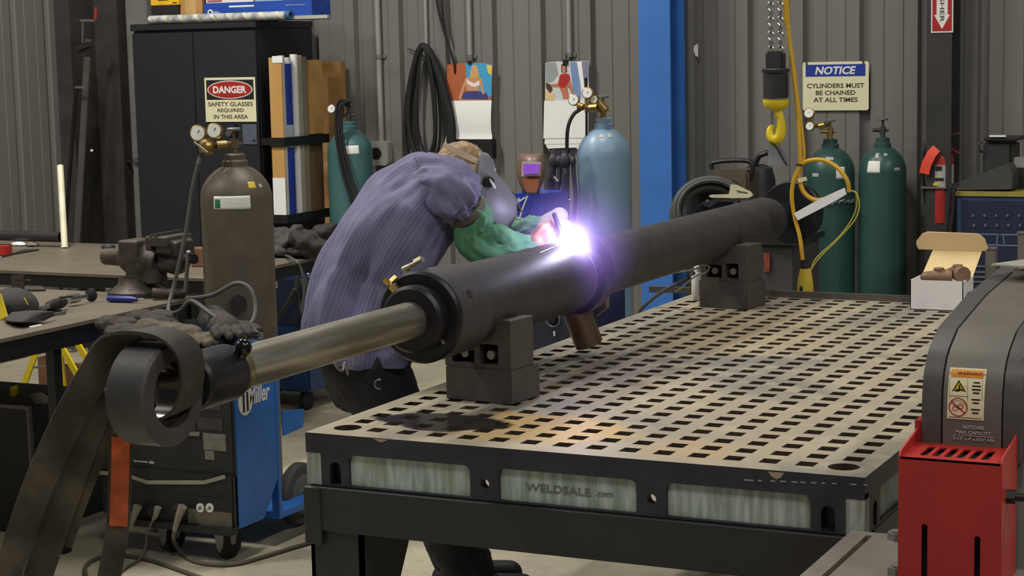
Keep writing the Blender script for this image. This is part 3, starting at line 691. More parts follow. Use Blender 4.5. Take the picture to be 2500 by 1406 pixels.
# ================================================================ GAS CYLINDERS
def gauge(mb, c, n, r, d=.02): mb.cyl(V(c)-V(n)*d, V(c), r, r, 24)
VD = (CF*-1).normalized()
def gas_cylinder(label, c, r, z0, zn, m, stickers=(), hand=True, group=None, valve=brass, ring=None):
    """zn: height of the neck ring top"""
    root = thing('gas_cylinder', label, 'gas cylinder', (c[0], c[1], z0), group)
    h = zn-z0
    prof = [(r-.012, 0), (r, .012), (r, h-.178), (r*.985, h-.152), (r*.93, h-.126), (r*.84, h-.104), (r*.72, h-.084), (r*.57, h-.066), (r*.44, h-.055), (r*.36, h-.05)]
    b = MB(); b.lathe(prof, (c[0], c[1], z0), seg=56); b.done('body', m, root)
    b = MB(); b.lathe([(r*.30, h-.054), (r*.36, h-.050), (r*.35, h-.03), (r*.29, h-.024), (r*.29, h-.006), (r*.25, h-.001), (r*.12, h)], (c[0], c[1], z0), seg=40); b.done('neck_ring', ring or m, root)
    b = MB(); b.cyl((c[0], c[1], zn-.002), (c[0], c[1], zn+.02), .014, .012, 16); b.cyl((c[0], c[1], zn+.02), (c[0], c[1], zn+.055), .017, .015, 8)
    b.cyl((c[0], c[1], zn+.036), V((c[0], c[1], zn+.036))-CR*.05, .010, .010, 12); b.cyl((c[0], c[1], zn+.036), V((c[0], c[1], zn+.036))+CR*.03, .007, .007, 12); b.cyl((c[0], c[1], zn+.055), (c[0], c[1], zn+.085), .006, .006, 10)
    v = b.done('valve', valve, root)
    if hand:
        b = MB(); b.lathe([(.0, -.006), (.022, -.006), (.027, -.003), (.027, .003), (.022, .006), (0, .006)], (c[0], c[1], zn+.092), seg=12); b.done('handwheel', zinc, v)
    # stickers hug the shoulder: angle measured from the direction to the camera
    base = math.atan2(CAM.y-c[1], CAM.x-c[0])
    def rad(z):
        for (ra, za), (rb, zb) in zip(prof, prof[1:]):
            if za <= z <= zb: return ra+(rb-ra)*(z-za)/(zb-za)
        return r
    for (a0, a1, za, zb, sm, nm_) in stickers:
        b = MB(); rings = []
        for j in range(7):
            z = za+(zb-za)*j/6; rr = rad(z)+.0012
            rings.append([V((c[0]+rr*math.cos(base+math.radians(a0+(a1-a0)*i/10)), c[1]+rr*math.sin(base+math.radians(a0+(a1-a0)*i/10)), z0+z)) for i in range(11)])
        b.loft(rings, ring_closed=False, cap=False); o = b.done(nm_, sm, root, ang=60)
        so = o.modifiers.new('s', 'SOLIDIFY'); so.thickness = .0008; so.offset = 1
    return root
lblw = mat('label_white', (232, 232, 226), .55, var=.04); lblg = mat('label_green', (40, 120, 76), .5); lbly = mat('label_yellow', (214, 190, 50), .5)
silverl = mat('label_silver', (176, 180, 178), .45)
def regulator(cyl_root, parts_m, gs, pipe, name='regulator'):
    """gs: list of (centre, radius); pipe: list of (p0,p1,r)"""
    b = MB()
    for p0, p1, r in pipe: b.cyl(p0, p1, r, r, 16)
    rg_ = b.done(name, parts_m, cyl_root)
    for c, r in gs:
        n = (CAM-V(c)).normalized(); n = (n*.8-CR*.25+V((0, 0, .1))).normalized()
        b = MB(); b.cyl(V(c)-n*.022, V(c), r, r, 28); b.torus(V(c), n, r*.95, r*.10, 28, 6); gg = b.done('gauge', brass if parts_m is brass else zinc, rg_)
        b = MB(); b.cyl(V(c)+n*.0005, V(c)+n*.003, r*.88, r*.88, 28); b.done('gauge_dial', lblw, rg_)
        b = MB(); b.bar(V(c)+n*.0038, V(c)+n*.0038+(CU*.6+CR*.4)*r*.6, .003, .001, up=n); b.done('gauge_needle', inkm, rg_)
    return rg_
green = mat('cylinder_green', (46, 78, 72), .38, var=.1, scale=5); greenp = mat('cylinder_teal', (66, 104, 104), .4, var=.1, scale=5)
bluegrey = mat('cylinder_blue_grey', (126, 152, 174), .38, var=.08, scale=5); brown = mat('cylinder_brown', (88, 80, 66), .5, var=.14, scale=12, bump=.03)
c = (-.078, 5.2); zn = on_y(2025, 338, 5.2).z
g1 = gas_cylinder('dark green gas cylinder below the notice sign, behind the yellow cord loop', c, .125, 0.0, zn, green,
    [(-14, 10, zn-.105-0, zn-.09, silverl, 'sticker'), (14, 36, zn-.20, zn-.14, lblw, 'sticker'), (-46, -28, zn-.19, zn-.172, silverl, 'sticker')])
u = on_y(1985, 302, 5.1)
regulator(g1, brass, [(on_y(1975, 276, 5.1), .026), (on_y(1977, 308, 5.1), .022)], [(on_y(1990, 307, 5.1), on_y(2022, 304, 5.18), .012), (on_y(2000, 308, 5.1), on_y(2014, 305, 5.1), .017), (on_y(1976, 276, 5.12), on_y(1976, 310, 5.12), .007)])
c = (.162+.02, 5.25); u = on_y(2155, 335, 5.25); c = (u.x, 5.25); zn = u.z
g2 = gas_cylinder('dark green gas cylinder beside the fire extinguisher with a white shoulder label', c, .12, 0.0, zn, green,
    [(-40, -6, zn-.175, zn-.115, lblw, 'sticker'), (4, 16, zn-.09, zn-.077, silverl, 'sticker'), (30, 46, zn-.165, zn-.15, silverl, 'sticker'), (-24, -12, zn-.10, zn-.075, silverl, 'sticker')], valve=mat('dull_valve', (70, 70, 66), .5, .5))
c = on_y(1473, 300, 3.5); c = (c.x, 3.5); zn = on_y(1473, 287, 3.5).z
g3 = gas_cylinder('pale blue gas cylinder with brass regulator standing behind the arc', c, .12, .14, zn, bluegrey, [(-14, 0, zn-.14-.085, zn-.14-.07, silverl, 'sticker'), (14, 28, zn-.14-.085, zn-.14-.068, silverl, 'sticker')])
gr = regulator(g3, brass, [(on_y(1400, 244, 3.45), .0245), (on_y(1434, 227, 3.45), .0245), (on_y(1450, 243, 3.47), .017)],
    [(on_y(1415, 262, 3.46), on_y(1470, 262, 3.48), .011), (on_y(1440, 264, 3.45), on_y(1460, 262, 3.45), .019), (on_y(1400, 246, 3.47), on_y(1420, 262, 3.47), .007), (on_y(1432, 228, 3.47), on_y(1432, 275, 3.47), .008), (on_y(1463, 250, 3.45), on_y(1480, 270, 3.45), .018), (on_y(1412, 258, 3.44), on_y(1424, 262, 3.44), .016)])
b = MB(); b.tube(spline([on_y(1418, 266, 3.44), on_y(1400, 280, 3.42), on_y(1387, 310, 3.40), on_y(1384, 360, 3.40), on_y(1386, 470, 3.40), on_y(1384, 600, 3.40)]), .0085); b.tube([on_y(1432, 275, 3.45), on_y(1432, 330, 3.45), on_y(1428, 430, 3.42)], .006); b.tube([on_y(1430, 190, 3.47), on_y(1431, 228, 3.47)], .007); b.done('gas_hose', blackrub, gr)
c = on_y(853, 320, 5.15); c = (c.x, 5.15); zn = on_y(851, 296, 5.15).z
g4 = gas_cylinder('teal gas cylinder with hoses draped over its valve, left of the grey socket', c, .13, 0.0, zn, greenp, [(-16, 24, zn-.185, zn-.135, lblw, 'sticker')], valve=mat('dull_valve', (70, 70, 66), .5, .5))
gr = regulator(g4, zinc, [(on_y(809, 266, 5.05), .024)], [(on_y(812, 268, 5.08), on_y(848, 262, 5.12), .010)])
b = MB()
for k, (dx, dz) in enumerate(((0, 0), (7, 6), (14, 3))):
    b.tube(spline([on_y(848+dx*.3, 262, 5.02), on_y(838+dx, 244+dz, 5.0), on_y(824+dx, 258+dz, 5.0), on_y(820+dx, 320, 5.0), on_y(836+dx*1.3, 420, 5.0), on_y(860+dx*1.4, 500, 5.0), on_y(868+dx, 560, 5.02)]), .009)
b.done('gas_hose', blackrub, gr)
# safety chain round the notice-side cylinder
def links(mb, pts, R, r, flat=False):
    for i in range(len(pts)-1):
        d = (pts[i+1]-pts[i]); l = d.length; d.normalize(); x, y, _ = frame_z(d); a = (x if i % 2 else y)
        s_ = d.cross(a); c_ = (pts[i]+pts[i+1])/2; P = []
        for k in range(16):
            t = 2*PI*k/16; P.append(c_+d*(l*.62)*math.cos(t)+a*R*math.sin(t))
        mb.tube(P, r, 6, closed=True)
b = MB(); pts = []
for k in range(19):
    a = math.radians(-95+k*7.0)+math.atan2(CAM.y-5.2, CAM.x+.078)+.55; pts.append(V((-.078+.137*math.cos(a), 5.2+.137*math.sin(a), on_y(2040, 492, 5.1).z+.004*math.cos(k))))
pts = [V((pts[0].x-.10, 5.40, pts[0].z))] + pts + [V((pts[-1].x+.02, 5.42, pts[-1].z))]
links(b, pts, .009, .0028); tag(b.done('safety_chain', zinc), 'silver safety chain round the green cylinder under the notice sign', 'chain')

# ================================================================ WALL THINGS
WF = WALL_Y
pvc = mat('grey_conduit', (146, 146, 138), .5, var=.05)
def conduit(px, pbot, r, lbl, couple=None):
    xx = on_y(px, 100, WF-r-.004).x; zb = on_y(px, pbot, WF-r-.004).z
    root = thing('conduit', lbl, 'conduit', (xx, WF-r-.004, zb)); b = MB(); b.cyl((xx, WF-r-.004, zb), (xx, WF-r-.004, 4.5), r, r, 20); b.done('pipe', pvc, root)
    if couple:
        zc = on_y(px, couple, WF).z; b = MB(); b.cyl((xx, WF-r-.004, zc-.012), (xx, WF-r-.004, zc+.012), r*1.25, r*1.25, 20); b.box((xx+r*1.5, WF-.006, zc), (r*1.6, .008, .022)); b.done('strap', zinc, root)
    return xx
x1 = conduit(924, 352, .0165, 'thick grey conduit running down to the grey wall socket', 138)
x2 = conduit(1041, 150, .011, 'thin grey conduit ending above the hanging cable coil')
x3 = conduit(1147, 152, .0145, 'grey conduit running down behind the beach calendar', 139)
x4 = conduit(1390, 138, .014, 'grey conduit running down behind the red top calendar', 134)
u = on_y(926, 374, WF-.05); root = thing('wall_socket', 'grey wall socket box with black round outlet at the conduit foot', 'socket', (x1, WF, u.z))
b = MB(); w_ = .062; hh = .072; b.curve2d([[(-w_*.75, -hh), (w_*.75, -hh), (w_, -hh*.7), (w_, hh*.8), (w_*.9, hh), (-w_*.9, hh), (-w_, hh*.8), (-w_, -hh*.7)]], (x1, WF-.002, u.z), X1, Z1, .055); b.done('box', pvc, root, bevel=.003)
b = MB(); b.cyl((x1-.016, WF-.0585, u.z), (x1-.016, WF-.064, u.z), .034, .034, 28); b.done('outlet', inkm, root)
# hanging coil
cc = on_y(1038, 265, WF-.05); xo = cc.x
b = MB()
P = []
rr = random.Random(3)
for lp in range(11):
    hw = rr.choice((.05, .09, .12, .14))+rr.uniform(-.015, .01); off = rr.uniform(-.05, .05); hb = rr.uniform(.30, .40); ht = rr.uniform(.345, .375); dy = rr.uniform(-.012, .03)
    for k in range(14):
        t = 2*PI*k/14 - PI/2
        z = math.sin(t); wd = hw*(1-.35*z)*math.cos(t)
        P.append(V((xo+off*(1-z)*.6+wd+.01, WF-.05-dy, cc.z+(ht if z > 0 else hb)*z)))
b.tube(spline(P, 3), .0085, 6)
root = thing('cable_coil', 'black cable coil hanging on the wall beside the thick conduit', 'cable', (xo, WF, cc.z+.38)); b.done('coil', blackrub, root)
b = MB(); b.tube(spline([on_y(995, 118, WF-.02), on_y(1020, 128, WF-.03), on_y(1040, 142, WF-.05)]), .004); b.cyl(on_y(1041, 138, WF), on_y(1041, 138, WF-.09), .006); b.done('hook', black, root)
b = MB(); b.tube(spline([on_y(1060, -40, WF-.03), on_y(1072, 30, WF-.03), on_y(1090, 95, WF-.03), on_y(1108, 150, WF-.03), on_y(1112, 180, WF-.02)]), .008); b.tube(spline([on_y(1078, -40, WF-.02), on_y(1084, 60, WF-.02), on_y(1092, 98, WF-.025)]), .006); tag(b.done('power_cable', blackrub), 'black cable hanging down the wall to behind the beach calendar', 'cable')

def sign_plane(px0, py0, px1, py1, y): 
    a, c_ = on_y(px0, py0, y), on_y(px1, py1, y); return a.x, c_.x, c_.z, a.z
def poly_on(root, name, m, pts, y, thick=.0006, lift=0):
    b = MB(); q = [on_y(px, py, y) for px, py in pts]; b.prism([V((p.x, y-lift, p.z)) for p in q], (0, -thick, 0)); return b.done(name, m, root, ang=10)
def cpic(n, r, g, b_): return mat('print_'+n, (r, g, b_), .45, var=.06, scale=12)
YC = WF-.022
root = thing('wall_calendar', 'wall calendar with blue sky beach picture above a blank white page', 'calendar', on_y(1147, 350, YC))
q = lambda *a: [(a[i], a[i+1]) for i in range(0, len(a), 2)]
poly_on(root, 'picture_page', cpic('orange_rock', 176, 96, 58), q(1091, 158, 1118, 155, 1148, 153, 1180, 153, 1203, 158, 1200, 246, 1092, 247), YC, .002)
pic = [('sky', (70, 160, 206), q(1136, 155, 1180, 154, 1202, 158, 1200, 236, 1150, 240, 1140, 200)), ('yellow', (228, 208, 92), q(1188, 158, 1202, 160, 1200, 184, 1192, 178)),
       ('sand', (186, 128, 92), q(1118, 246, 1122, 238, 1190, 240, 1199, 245)), ('denim', (70, 66, 126), q(1128, 242, 1132, 226, 1150, 221, 1176, 224, 1190, 228, 1192, 243)),
       ('skin', (206, 146, 108), q(1150, 186, 1168, 186, 1177, 192, 1180, 212, 1184, 230, 1178, 229, 1172, 206, 1170, 222, 1140, 222, 1138, 206, 1130, 232, 1124, 242, 1120, 240, 1127, 218, 1136, 192)),
       ('top', (234, 232, 226), q(1140, 191, 1146, 198, 1158, 204, 1170, 196, 1172, 206, 1163, 212, 1152, 211, 1141, 203)),
       ('hair', (206, 172, 106), q(1153, 160, 1160, 157, 1167, 164, 1171, 186, 1163, 190, 1150, 188, 1148, 180)), ('face', (214, 160, 120), q(1155, 164, 1163, 164, 1165, 176, 1159, 182, 1154, 176))]
for k, (n_, c_, p_) in enumerate(pic): poly_on(root, 'picture_print', cpic(n_, *c_), p_, YC, .0003, .0022+k*.0003)
b = MB(); rows = []
for t in range(13):
    s = t/12; py = 246+s*104; l = on_y(1090+1.5*math.sin(s*4)-(.5 if s < .5 else -3*(s-.5)), py, YC); r_ = on_y(1201+(2.5 if s > .8 else 0), py-1, YC)
    dy = .004+.020*math.sin(min(1, s*1.15)*PI)*.5+(.02*(s-.78)*4 if s > .78 else 0)
    rows.append([V((l.x, YC-dy, l.z)), V((r_.x, YC-dy, r_.z)), V((r_.x, YC-dy+.0015, r_.z)), V((l.x, YC-dy+.0015, l.z))])
b.loft(rows); b.done('date_page', paper, root, ang=60)
b = MB(); u = on_y(1148, 153, YC); b.box((u.x, YC-.006, u.z+.003), (.022, .014, .020)); b.done('clip', black, root)
root = thing('junction_box', 'black box on the wall just below the beach calendar', 'electrical box', on_y(1155, 385, WF)); x0, x1_, z0, z1_ = sign_plane(1104, 340, 1204, 386, WF-.05)
b = MB(); b.span((x0, WF-.05, z0), (x1_, WF, z1_), bev=.004); b.done('box', black, root)
x0, x1_, z0, z1_ = sign_plane(1131, 353, 1166, 368, WF-.055); b = MB(); b.span((x0, WF-.056, z0), (x1_, WF-.05, z1_)); b.done('label_plate', zinc, root)
root = thing('wall_calendar', 'wall calendar with red top picture beside the blue cylinder regulator', 'calendar', on_y(1385, 363, YC))
poly_on(root, 'picture_page', cpic('pale_grey', 206, 208, 206), q(1332, 153, 1360, 150, 1400, 150, 1438, 148, 1438, 246, 1331, 246), YC, .002)
pic = [('cloud', (150, 156, 156), q(1333, 154, 1358, 152, 1364, 182, 1350, 200, 1333, 204)), ('blueveil', (120, 146, 186), q(1392, 152, 1408, 151, 1416, 200, 1420, 240, 1400, 236, 1396, 190)), ('white', (240, 240, 238), q(1410, 151, 1420, 150, 1428, 220, 1424, 240, 1418, 200)),
       ('haze', (128, 128, 146), q(1421, 150, 1437, 149, 1438, 190, 1430, 240)), ('dog', (84, 56, 44), q(1333, 202, 1345, 206, 1350, 218, 1344, 228, 1334, 216)), ('tan', (222, 192, 138), q(1333, 222, 1342, 226, 1356, 230, 1352, 244, 1333, 244)),
       ('skin2', (190, 118, 88), q(1370, 180, 1384, 178, 1392, 190, 1400, 226, 1398, 232, 1390, 214, 1386, 214, 1390, 240, 1376, 242, 1372, 226, 1366, 212, 1346, 212, 1347, 206, 1362, 204)),
       ('redtop', (170, 44, 44), q(1367, 184, 1378, 180, 1390, 181, 1393, 192, 1386, 206, 1380, 214, 1368, 214, 1364, 206)), ('hair2', (74, 48, 38), q(1371, 158, 1378, 155, 1384, 160, 1385, 176, 1371, 176)), ('face2', (196, 128, 98), q(1373, 161, 1381, 161, 1382, 174, 1377, 179, 1373, 174))]
for k, (n_, c_, p_) in enumerate(pic): poly_on(root, 'picture_print', cpic(n_, *c_), p_, YC, .0003, .0022+k*.0003)
poly_on(root, 'date_page', paper, q(1330, 246, 1438, 246, 1437, 336, 1328, 338), YC, .004, .004)
poly_on(root, 'lower_page', paper, q(1331, 338, 1437, 336, 1436, 350, 1330, 352), YC, .0025, .002); poly_on(root, 'lower_page', paper, q(1333, 352, 1437, 350, 1437, 363, 1345, 366, 1335, 360), YC, .002, .0)
b = MB(); u = on_y(1382, 152, YC); b.box((u.x, YC-.006, u.z), (.030, .014, .026)); b.tube(spline([u+V((0, -.01, 0)), u+V((.01, -.02, .03)), u+V((.0, -.01, .045))]), .003); b.done('clip', black, root)

# NOTICE sign
YS = WF-.012
def flat(root, name, m, x0, x1, z0, z1, y, r=0, thick=.002, lean=0):
    b = MB(); b.curve2d([rrect(0, 0, x1-x0, z1-z0, r) if r else [(0, 0), (x1-x0, 0), (x1-x0, z1-z0), (0, z1-z0)]], (x0, y, z0), X1, Z1, thick); return b.done(name, m, root, ang=20)
x0, x1_, z0, z1_ = sign_plane(1960, 152, 2121, 269, YS); w_, h_ = x1_-x0, z1_-z0
root = thing('notice_sign', 'cream NOTICE sign with a blue band about chained cylinders', 'sign', ((x0+x1_)/2, YS, z0))
sb = flat(root, 'sign_board', cream, x0, x1_, z0, z1_, YS, .012)
flat(root, 'blue_band', mat('sign_blue', (28, 52, 150), .5, var=.03), x0+w_*.045, x1_-w_*.05, z0+h_*.70, z0+h_*.945, YS-.0022, 0, .0006)
b = MB(); b.text('NOTICE', ((x0+x1_)/2-.0, YS-.003, z0+h_*.822), X1, Z1, h_*.165, w_*.62, bold=.03, shear=.2, depth=.0008); b.done('white_lettering', whitep, root)
b = MB()
for s, f, wd in (('CYLINDERS MUST', .51, .87), ('BE CHAINED', .365, .60), ('AT ALL TIMES', .22, .67)): b.text(s, ((x0+x1_)/2, YS-.0024, z0+h_*f), X1, Z1, h_*.095, w_*wd, bold=.02, depth=.0008)
b.done('dark_lettering', greyink, root)
for fx in (.06, .92):
    b = MB(); b.box((x0+w_*fx, YS-.004, z1_-.004), (.008, .006, .018)); b.done('clip', cornerm, root)
# arrow sign on the dark column
YA = 5.247
x0, x1_, z0, z1_ = sign_plane(2275, -190, 2327, 79, YA); w_ = x1_-x0
root = thing('arrow_sign', 'red and white downward arrow sign on the dark column', 'sign', ((x0+x1_)/2, YA, z0))
flat(root, 'sign_board', whitep, x0, x1_, z0, z1_, YA); flat(root, 'red_field', redp, x0+.006, x1_-.006, z0+.007, z1_-.006, YA-.0022, 0, .0005)
xm = (x0+x1_)/2; b = MB(); zt = on_y(2300, 36, YA).z; zb = on_y(2300, 71, YA).z; b.curve2d([[(0, zb-zb), (w_*.36, zt-zb), (w_*.25, zt-zb), (w_*.25, z1_-.02-zb), (-w_*.25, z1_-.02-zb), (-w_*.25, zt-zb), (-w_*.36, zt-zb)]], (xm, YA-.003, zb), X1, Z1, .0005); b.done('white_arrow', whitep, root)
b = MB(); zc_ = on_y(2300, 54, YA).z; b.text('FIRE EXTINGUISHER', (xm, YA-.0037, (zc_+z1_-.02)/2), -Z1, X1, .022, z1_-.02-zc_, bold=.01, depth=.0006); b.done('lettering', greyink, root)
poly_on(None, 'torn_sticker', whitep, q(1695, 112, 1704, 106, 1705, 140, 1698, 136, 1693, 122), WF-.001, .001); tag(bpy.data.objects['torn_sticker'], 'small torn white sticker on the wall right of the blue column', 'sticker')
poly_on(bpy.data.objects['torn_sticker'], 'red_print', redp, q(1697, 112, 1704, 110, 1704, 120, 1697, 120), WF-.0022, .0006) if 0 else None

# ---- fire extinguisher
YE = 5.30
c = on_y(2301, 400, YE); zb, zt = on_y(2300, 545, YE).z, on_y(2300, 366, YE).z
root = thing('fire_extinguisher', 'red fire extinguisher on the wall below the arrow sign', 'fire extinguisher', (c.x, YE, zb))
b = MB(); b.lathe([(.05, 0), (.056, .006), (.056, zt-zb-.045), (.05, zt-zb-.022), (.032, zt-zb-.006), (.018, zt-zb)], (c.x, YE, zb), seg=40); b.done('tank', redp, root)
b = MB(); b.cyl((c.x, YE, zt), (c.x, YE, zt+.03), .014, .012); b.box((c.x-.002, YE, zt+.035), (.03, .03, .02), bev=.003); b.done('valve', zinc, root)
b = MB(); b.bar((c.x-.01, YE, zt+.045), on_y(2322, 330, YE), .016, .006); b.bar(on_y(2322, 330, YE), on_y(2344, 324, YE), .016, .006); b.done('lever', mat('worn_red', (150, 84, 78), .4, .4), root)
b = MB(); b.bar((c.x+.005, YE, zt+.03), on_y(2344, 375, YE), .016, .006); b.done('carry_handle', redp, root)
b = MB(); b.tube(spline([(c.x-.012, YE-.01, zt+.035), on_y(2268, 350, YE-.02), on_y(2256, 375, YE-.03), on_y(2254, 440, YE-.03), on_y(2262, 500, YE-.02)]), .009); b.done('hose', blackrub, root)
b = MB(); b.lathe([(.057, 0), (.057, .118)], (c.x, YE, on_y(2300, 458, YE).z), seg=40); b.done('label_wrap', mat('ext_label', (170, 168, 158), .5), root)
b = MB(); zz = on_y(2300, 436, YE).z; b.box((c.x-.003, YE-.0572, zz), (.044, .003, .014)); b.box((c.x-.006, YE-.0572, zz+.055), (.032, .003, .022)); b.done('label_print', inkm, root)
b = MB(); zz = on_y(2300, 448, YE).z; b.box((c.x-.018, YE-.0575, zz), (.03, .004, .012)); b.done('yellow_print', lbly, root)
b = MB(); ribbon(b, [on_y(2287, 362, YE-.066), on_y(2274, 376, YE-.075), on_y(2262, 400, YE-.078), on_y(2256, 424, YE-.076)], V((1, 0, .15)), .05, .0015); b.done('inspection_tag', mat('orange_red_tag', (232, 74, 50), .6), root, label='orange red inspection tag')
b = MB(); u = on_y(2268, 457, YE-.03); b.box((c.x-.03, YE-.03, u.z), (.13, .07, .008)); b.done('bracket', zinc, root)

# ---- chain hoist with pendant cords over the table end
YH = 3.0
hb = thing('chain_hoist', 'black and yellow hoist hook block hanging on two silver chains', 'hoist', on_y(1893, 205, YH))
for px in (1881, 1904):
    b = MB(); bot = on_y(px+1, 132, YH); top = V((bot.x, YH, 4.55)); n_ = int((top.z-bot.z)/.0285); links(b, [top+(bot-top)*i/n_ for i in range(n_+1)], .0115, .0042); b.done('chain', chrome, hb)
hx = on_y(1894, 200, YH).x; Zp = lambda py: on_y(1894, py, YH).z
b = MB(); b.box((hx, YH, (Zp(125)+Zp(172))/2), (.072, .05, Zp(125)-Zp(172)), bev=.008); b.done('chain_guide', dark, hb)
b = MB(); b.lathe([(.0, 0), (.052, 0), (.055, .006), (.055, .014), (.050, .018), (0, .018)], (hx, YH, Zp(178)), seg=32); b.done('collar', dark, hb)
b = MB(); b.lathe([(.044, 0), (.050, .004), (.050, Zp(180)-Zp(240)), (.044, Zp(180)-Zp(240)+.002)], (hx, YH, Zp(240)), seg=32); b.done('block_body', mat('black_knurled', (38, 38, 38), .7, bump=.2, bscale=150), hb)
b = MB(); cl = on_y(1877, 208, YH-.049); b.curve2d([rrect(-.013, -.042, .013, .042, .011, 5)], (cl.x+.004, cl.y+.008, cl.z), V((1, -.45, 0)), Z1, .003); ll = b.done('capacity_label', yellowp, hb, label='yellow 2 TON label')
b = MB(); b.text('2 TON', (cl.x+.004-.0016, cl.y+.008-.0036, cl.z), -Z1, V((1, -.45, 0)), .012, .058, depth=.0008, bold=.02); b.done('lettering', inkm, ll)
b = MB(); b.lathe([(.0, -.030), (.030, -.028), (.044, -.018), (.052, -.002), (.052, .010), (0, .010)], (hx, YH, Zp(250)), seg=32); b.done('yellow_base', yellowp, hb)
b = MB(); b.cyl((hx+.005, YH, Zp(262)), (hx+.008, YH, Zp(285)), .014, .012)
hk = [on_y(*p, YH) for p in ((1902, 268), (1906, 290), (1907, 312), (1904, 332), (1893, 341), (1883, 334), (1880, 318), (1886, 306))]
hp_ = spline(hk); b.tube(hp_, .012, 12, radii=[.010+.011*math.sin(PI*min(1, i/(len(hp_)-1)*1.05))**.8 for i in range(len(hp_))]); b.cyl(on_y(1890, 335, YH), on_y(1897, 356, YH), .012, .005); b.done('hook', yellowp, hb)
b = MB(); b.bar(on_y(1884, 272, YH-.01), on_y(1886, 302, YH-.01), .016, .004); b.done('hook_latch', zinc, hb)
pl = thing('hanging_plate', 'grey steel plate hanging under the hoist hook', 'steel plate', on_y(1898, 378, YH))
b = MB(); b.prism([on_y(1876, 357, YH), on_y(1902, 352, YH), on_y(1921, 380, YH), on_y(1920, 403, YH), on_y(1875, 402, YH)], (0, .008, 0)); b.done('plate', mat('light_grey_plate', (128, 130, 132), .5), pl)
b = MB(); b.tube(spline([on_y(1880, 345, YH-.012), on_y(1896, 360, YH-.012), on_y(1908, 382, YH-.012), on_y(1922, 404, YH-.012)]), .004); b.done('strap', black, pl)
cordm = mat('yellow_cord', (214, 170, 48), .5, var=.08)
pd = thing('pendant_control', 'yellow hoist pendant control hanging on a looped yellow cord with a white tag', 'pendant control', on_y(1963, 718, YH+.03))
YP = YH+.03
b = MB()
def cord(pts, r, up=0):
    q_ = [on_y(p[0], p[1], YP-(p[2] if len(p) > 2 else 0)) for p in pts]
    if up: q_ = [V((q_[0].x-.10, YP, 4.55)), V((q_[0].x-.04, YP, 3.2))] + q_
    b.tube(spline(q_), r, 8)
cord([(1916, -30), (1924, 70), (1938, 180), (1948, 280), (1953, 360), (1953, 405), (1950, 430), (1962, 468), (1990, 488), (2030, 484)], .0095, 1)
cord([(1922, -30), (1932, 120), (1948, 240), (1960, 330), (1964, 380), (1957, 402)], .005, 1)
cord([(1956, 402, .01), (1975, 392, .02), (2010, 391, .02), (2045, 410, .02), (2068, 440, .02), (2073, 468, .01)], .0085)
cord([(1952, 405, .015), (1938, 440, .015), (1933, 480, .01), (1940, 530, .0), (1953, 580), (1960, 640)], .0085)
b.done('cord', cordm, pd)
b = MB()
for d in (0, 7): b.tube(spline([on_y(*p, YP) for p in ((2068, 464), (2090, 470+d*.3), (2098-d*.9, 500), (2088-d*1.2, 535), (2050-d*.5, 580), (2000-d, 630), (1978, 662))]), .0028, 6)
b.done('control_wire', mat('olive_yellow_wire', (186, 176, 70), .5), pd)
b = MB(); b.prism([on_y(1938, 521, YP-.02), on_y(1948, 538, YP-.02), on_y(2020, 501, YP-.02), on_y(2067, 474, YP-.02), on_y(2062, 458, YP-.02), on_y(2000, 486, YP-.02)], (0, -.001, 0)); b.done('white_tag', paper, pd)
b = MB(); b.prism([on_y(1946, 436, YP-.02), on_y(1968, 431, YP-.02), on_y(1971, 440, YP-.02), on_y(1950, 446, YP-.02)], (0, -.001, 0)); b.done('small_tag', cream, pd)
b = MB(); u = on_y(1953, 402, YP-.01); b.torus(u, Z1, .012, .005, 16, 6); b.done('cable_tie', black, pd)
b = MB(); u0, u1 = on_y(1960, 634, YP), on_y(1965, 660, YP); b.cyl(u0, u1, .010, .014); b.done('grommet', blackrub, pd)
b = MB(); rings = []
for py, hw, cx_ in ((656, 13, 1967), (670, 16, 1966), (690, 19, 1966), (705, 20, 1966), (722, 20, 1966), (734, 19, 1966)):
    u = on_y(cx_, py, YP); hw_ = hw/590; rings.append([u+V((hw_*math.cos(a)*1.0, hw_*.8*math.sin(a), 0)) for a in [2*PI*i/20 for i in range(20)]])
b.loft(rings); b.done('pendant_body', mat('pendant_yellow', (196, 172, 48), .45), pd)
b = MB(); u = on_y(1957, 705, YP-.022); b.ball(u, (.008, .008, .014)); b.done('push_button', inkm, pd)

# ---- cart with coiled lead, feeder and clamp behind the tube
YK = 3.95
xl, xr = on_y(1718, 650, YK).x, on_y(1938, 650, YK).x
root = thing('tool_cart', 'dark grey steel cart standing behind the thin tube end', 'cart', ((xl+xr)/2, YK+.2, 0))
b = MB(); b.span((xl, YK, .10), (xr, YK+.4, .90), bev=.006); b.done('body', mat('cart_grey', (72, 70, 68), .55), root)
b = MB(); b.span((xl-.02, YK-.02, .9005), (xr+.02, YK+.42, .93)); b.done('top', dark, root)
for xx in (xl+.05, xr-.05):
    for yy in (YK+.05, YK+.35):
        b = MB(); b.cyl((xx-.015, yy, .05), (xx+.015, yy, .05), .05); b.box((xx, yy, .08), (.04, .05, .04)); b.done('caster', blackrub, root)
u = on_y(1872, 640, YK-.012); b = MB(); b.box(u, (.028, .004, .085)); b.done('rusty_tape', mat('rusty_red_tape', (150, 74, 56), .7, var=.35, scale=40), root, label='rusty red patch')
cen = on_y(1734, 520, YK+.08); P = []
rr = random.Random(5); axd = (CAM-cen).normalized(); axd = (axd+V((.1, 0, .25))).normalized(); ex = CR - axd*CR.dot(axd); ex.normalize(); ey = axd.cross(ex)
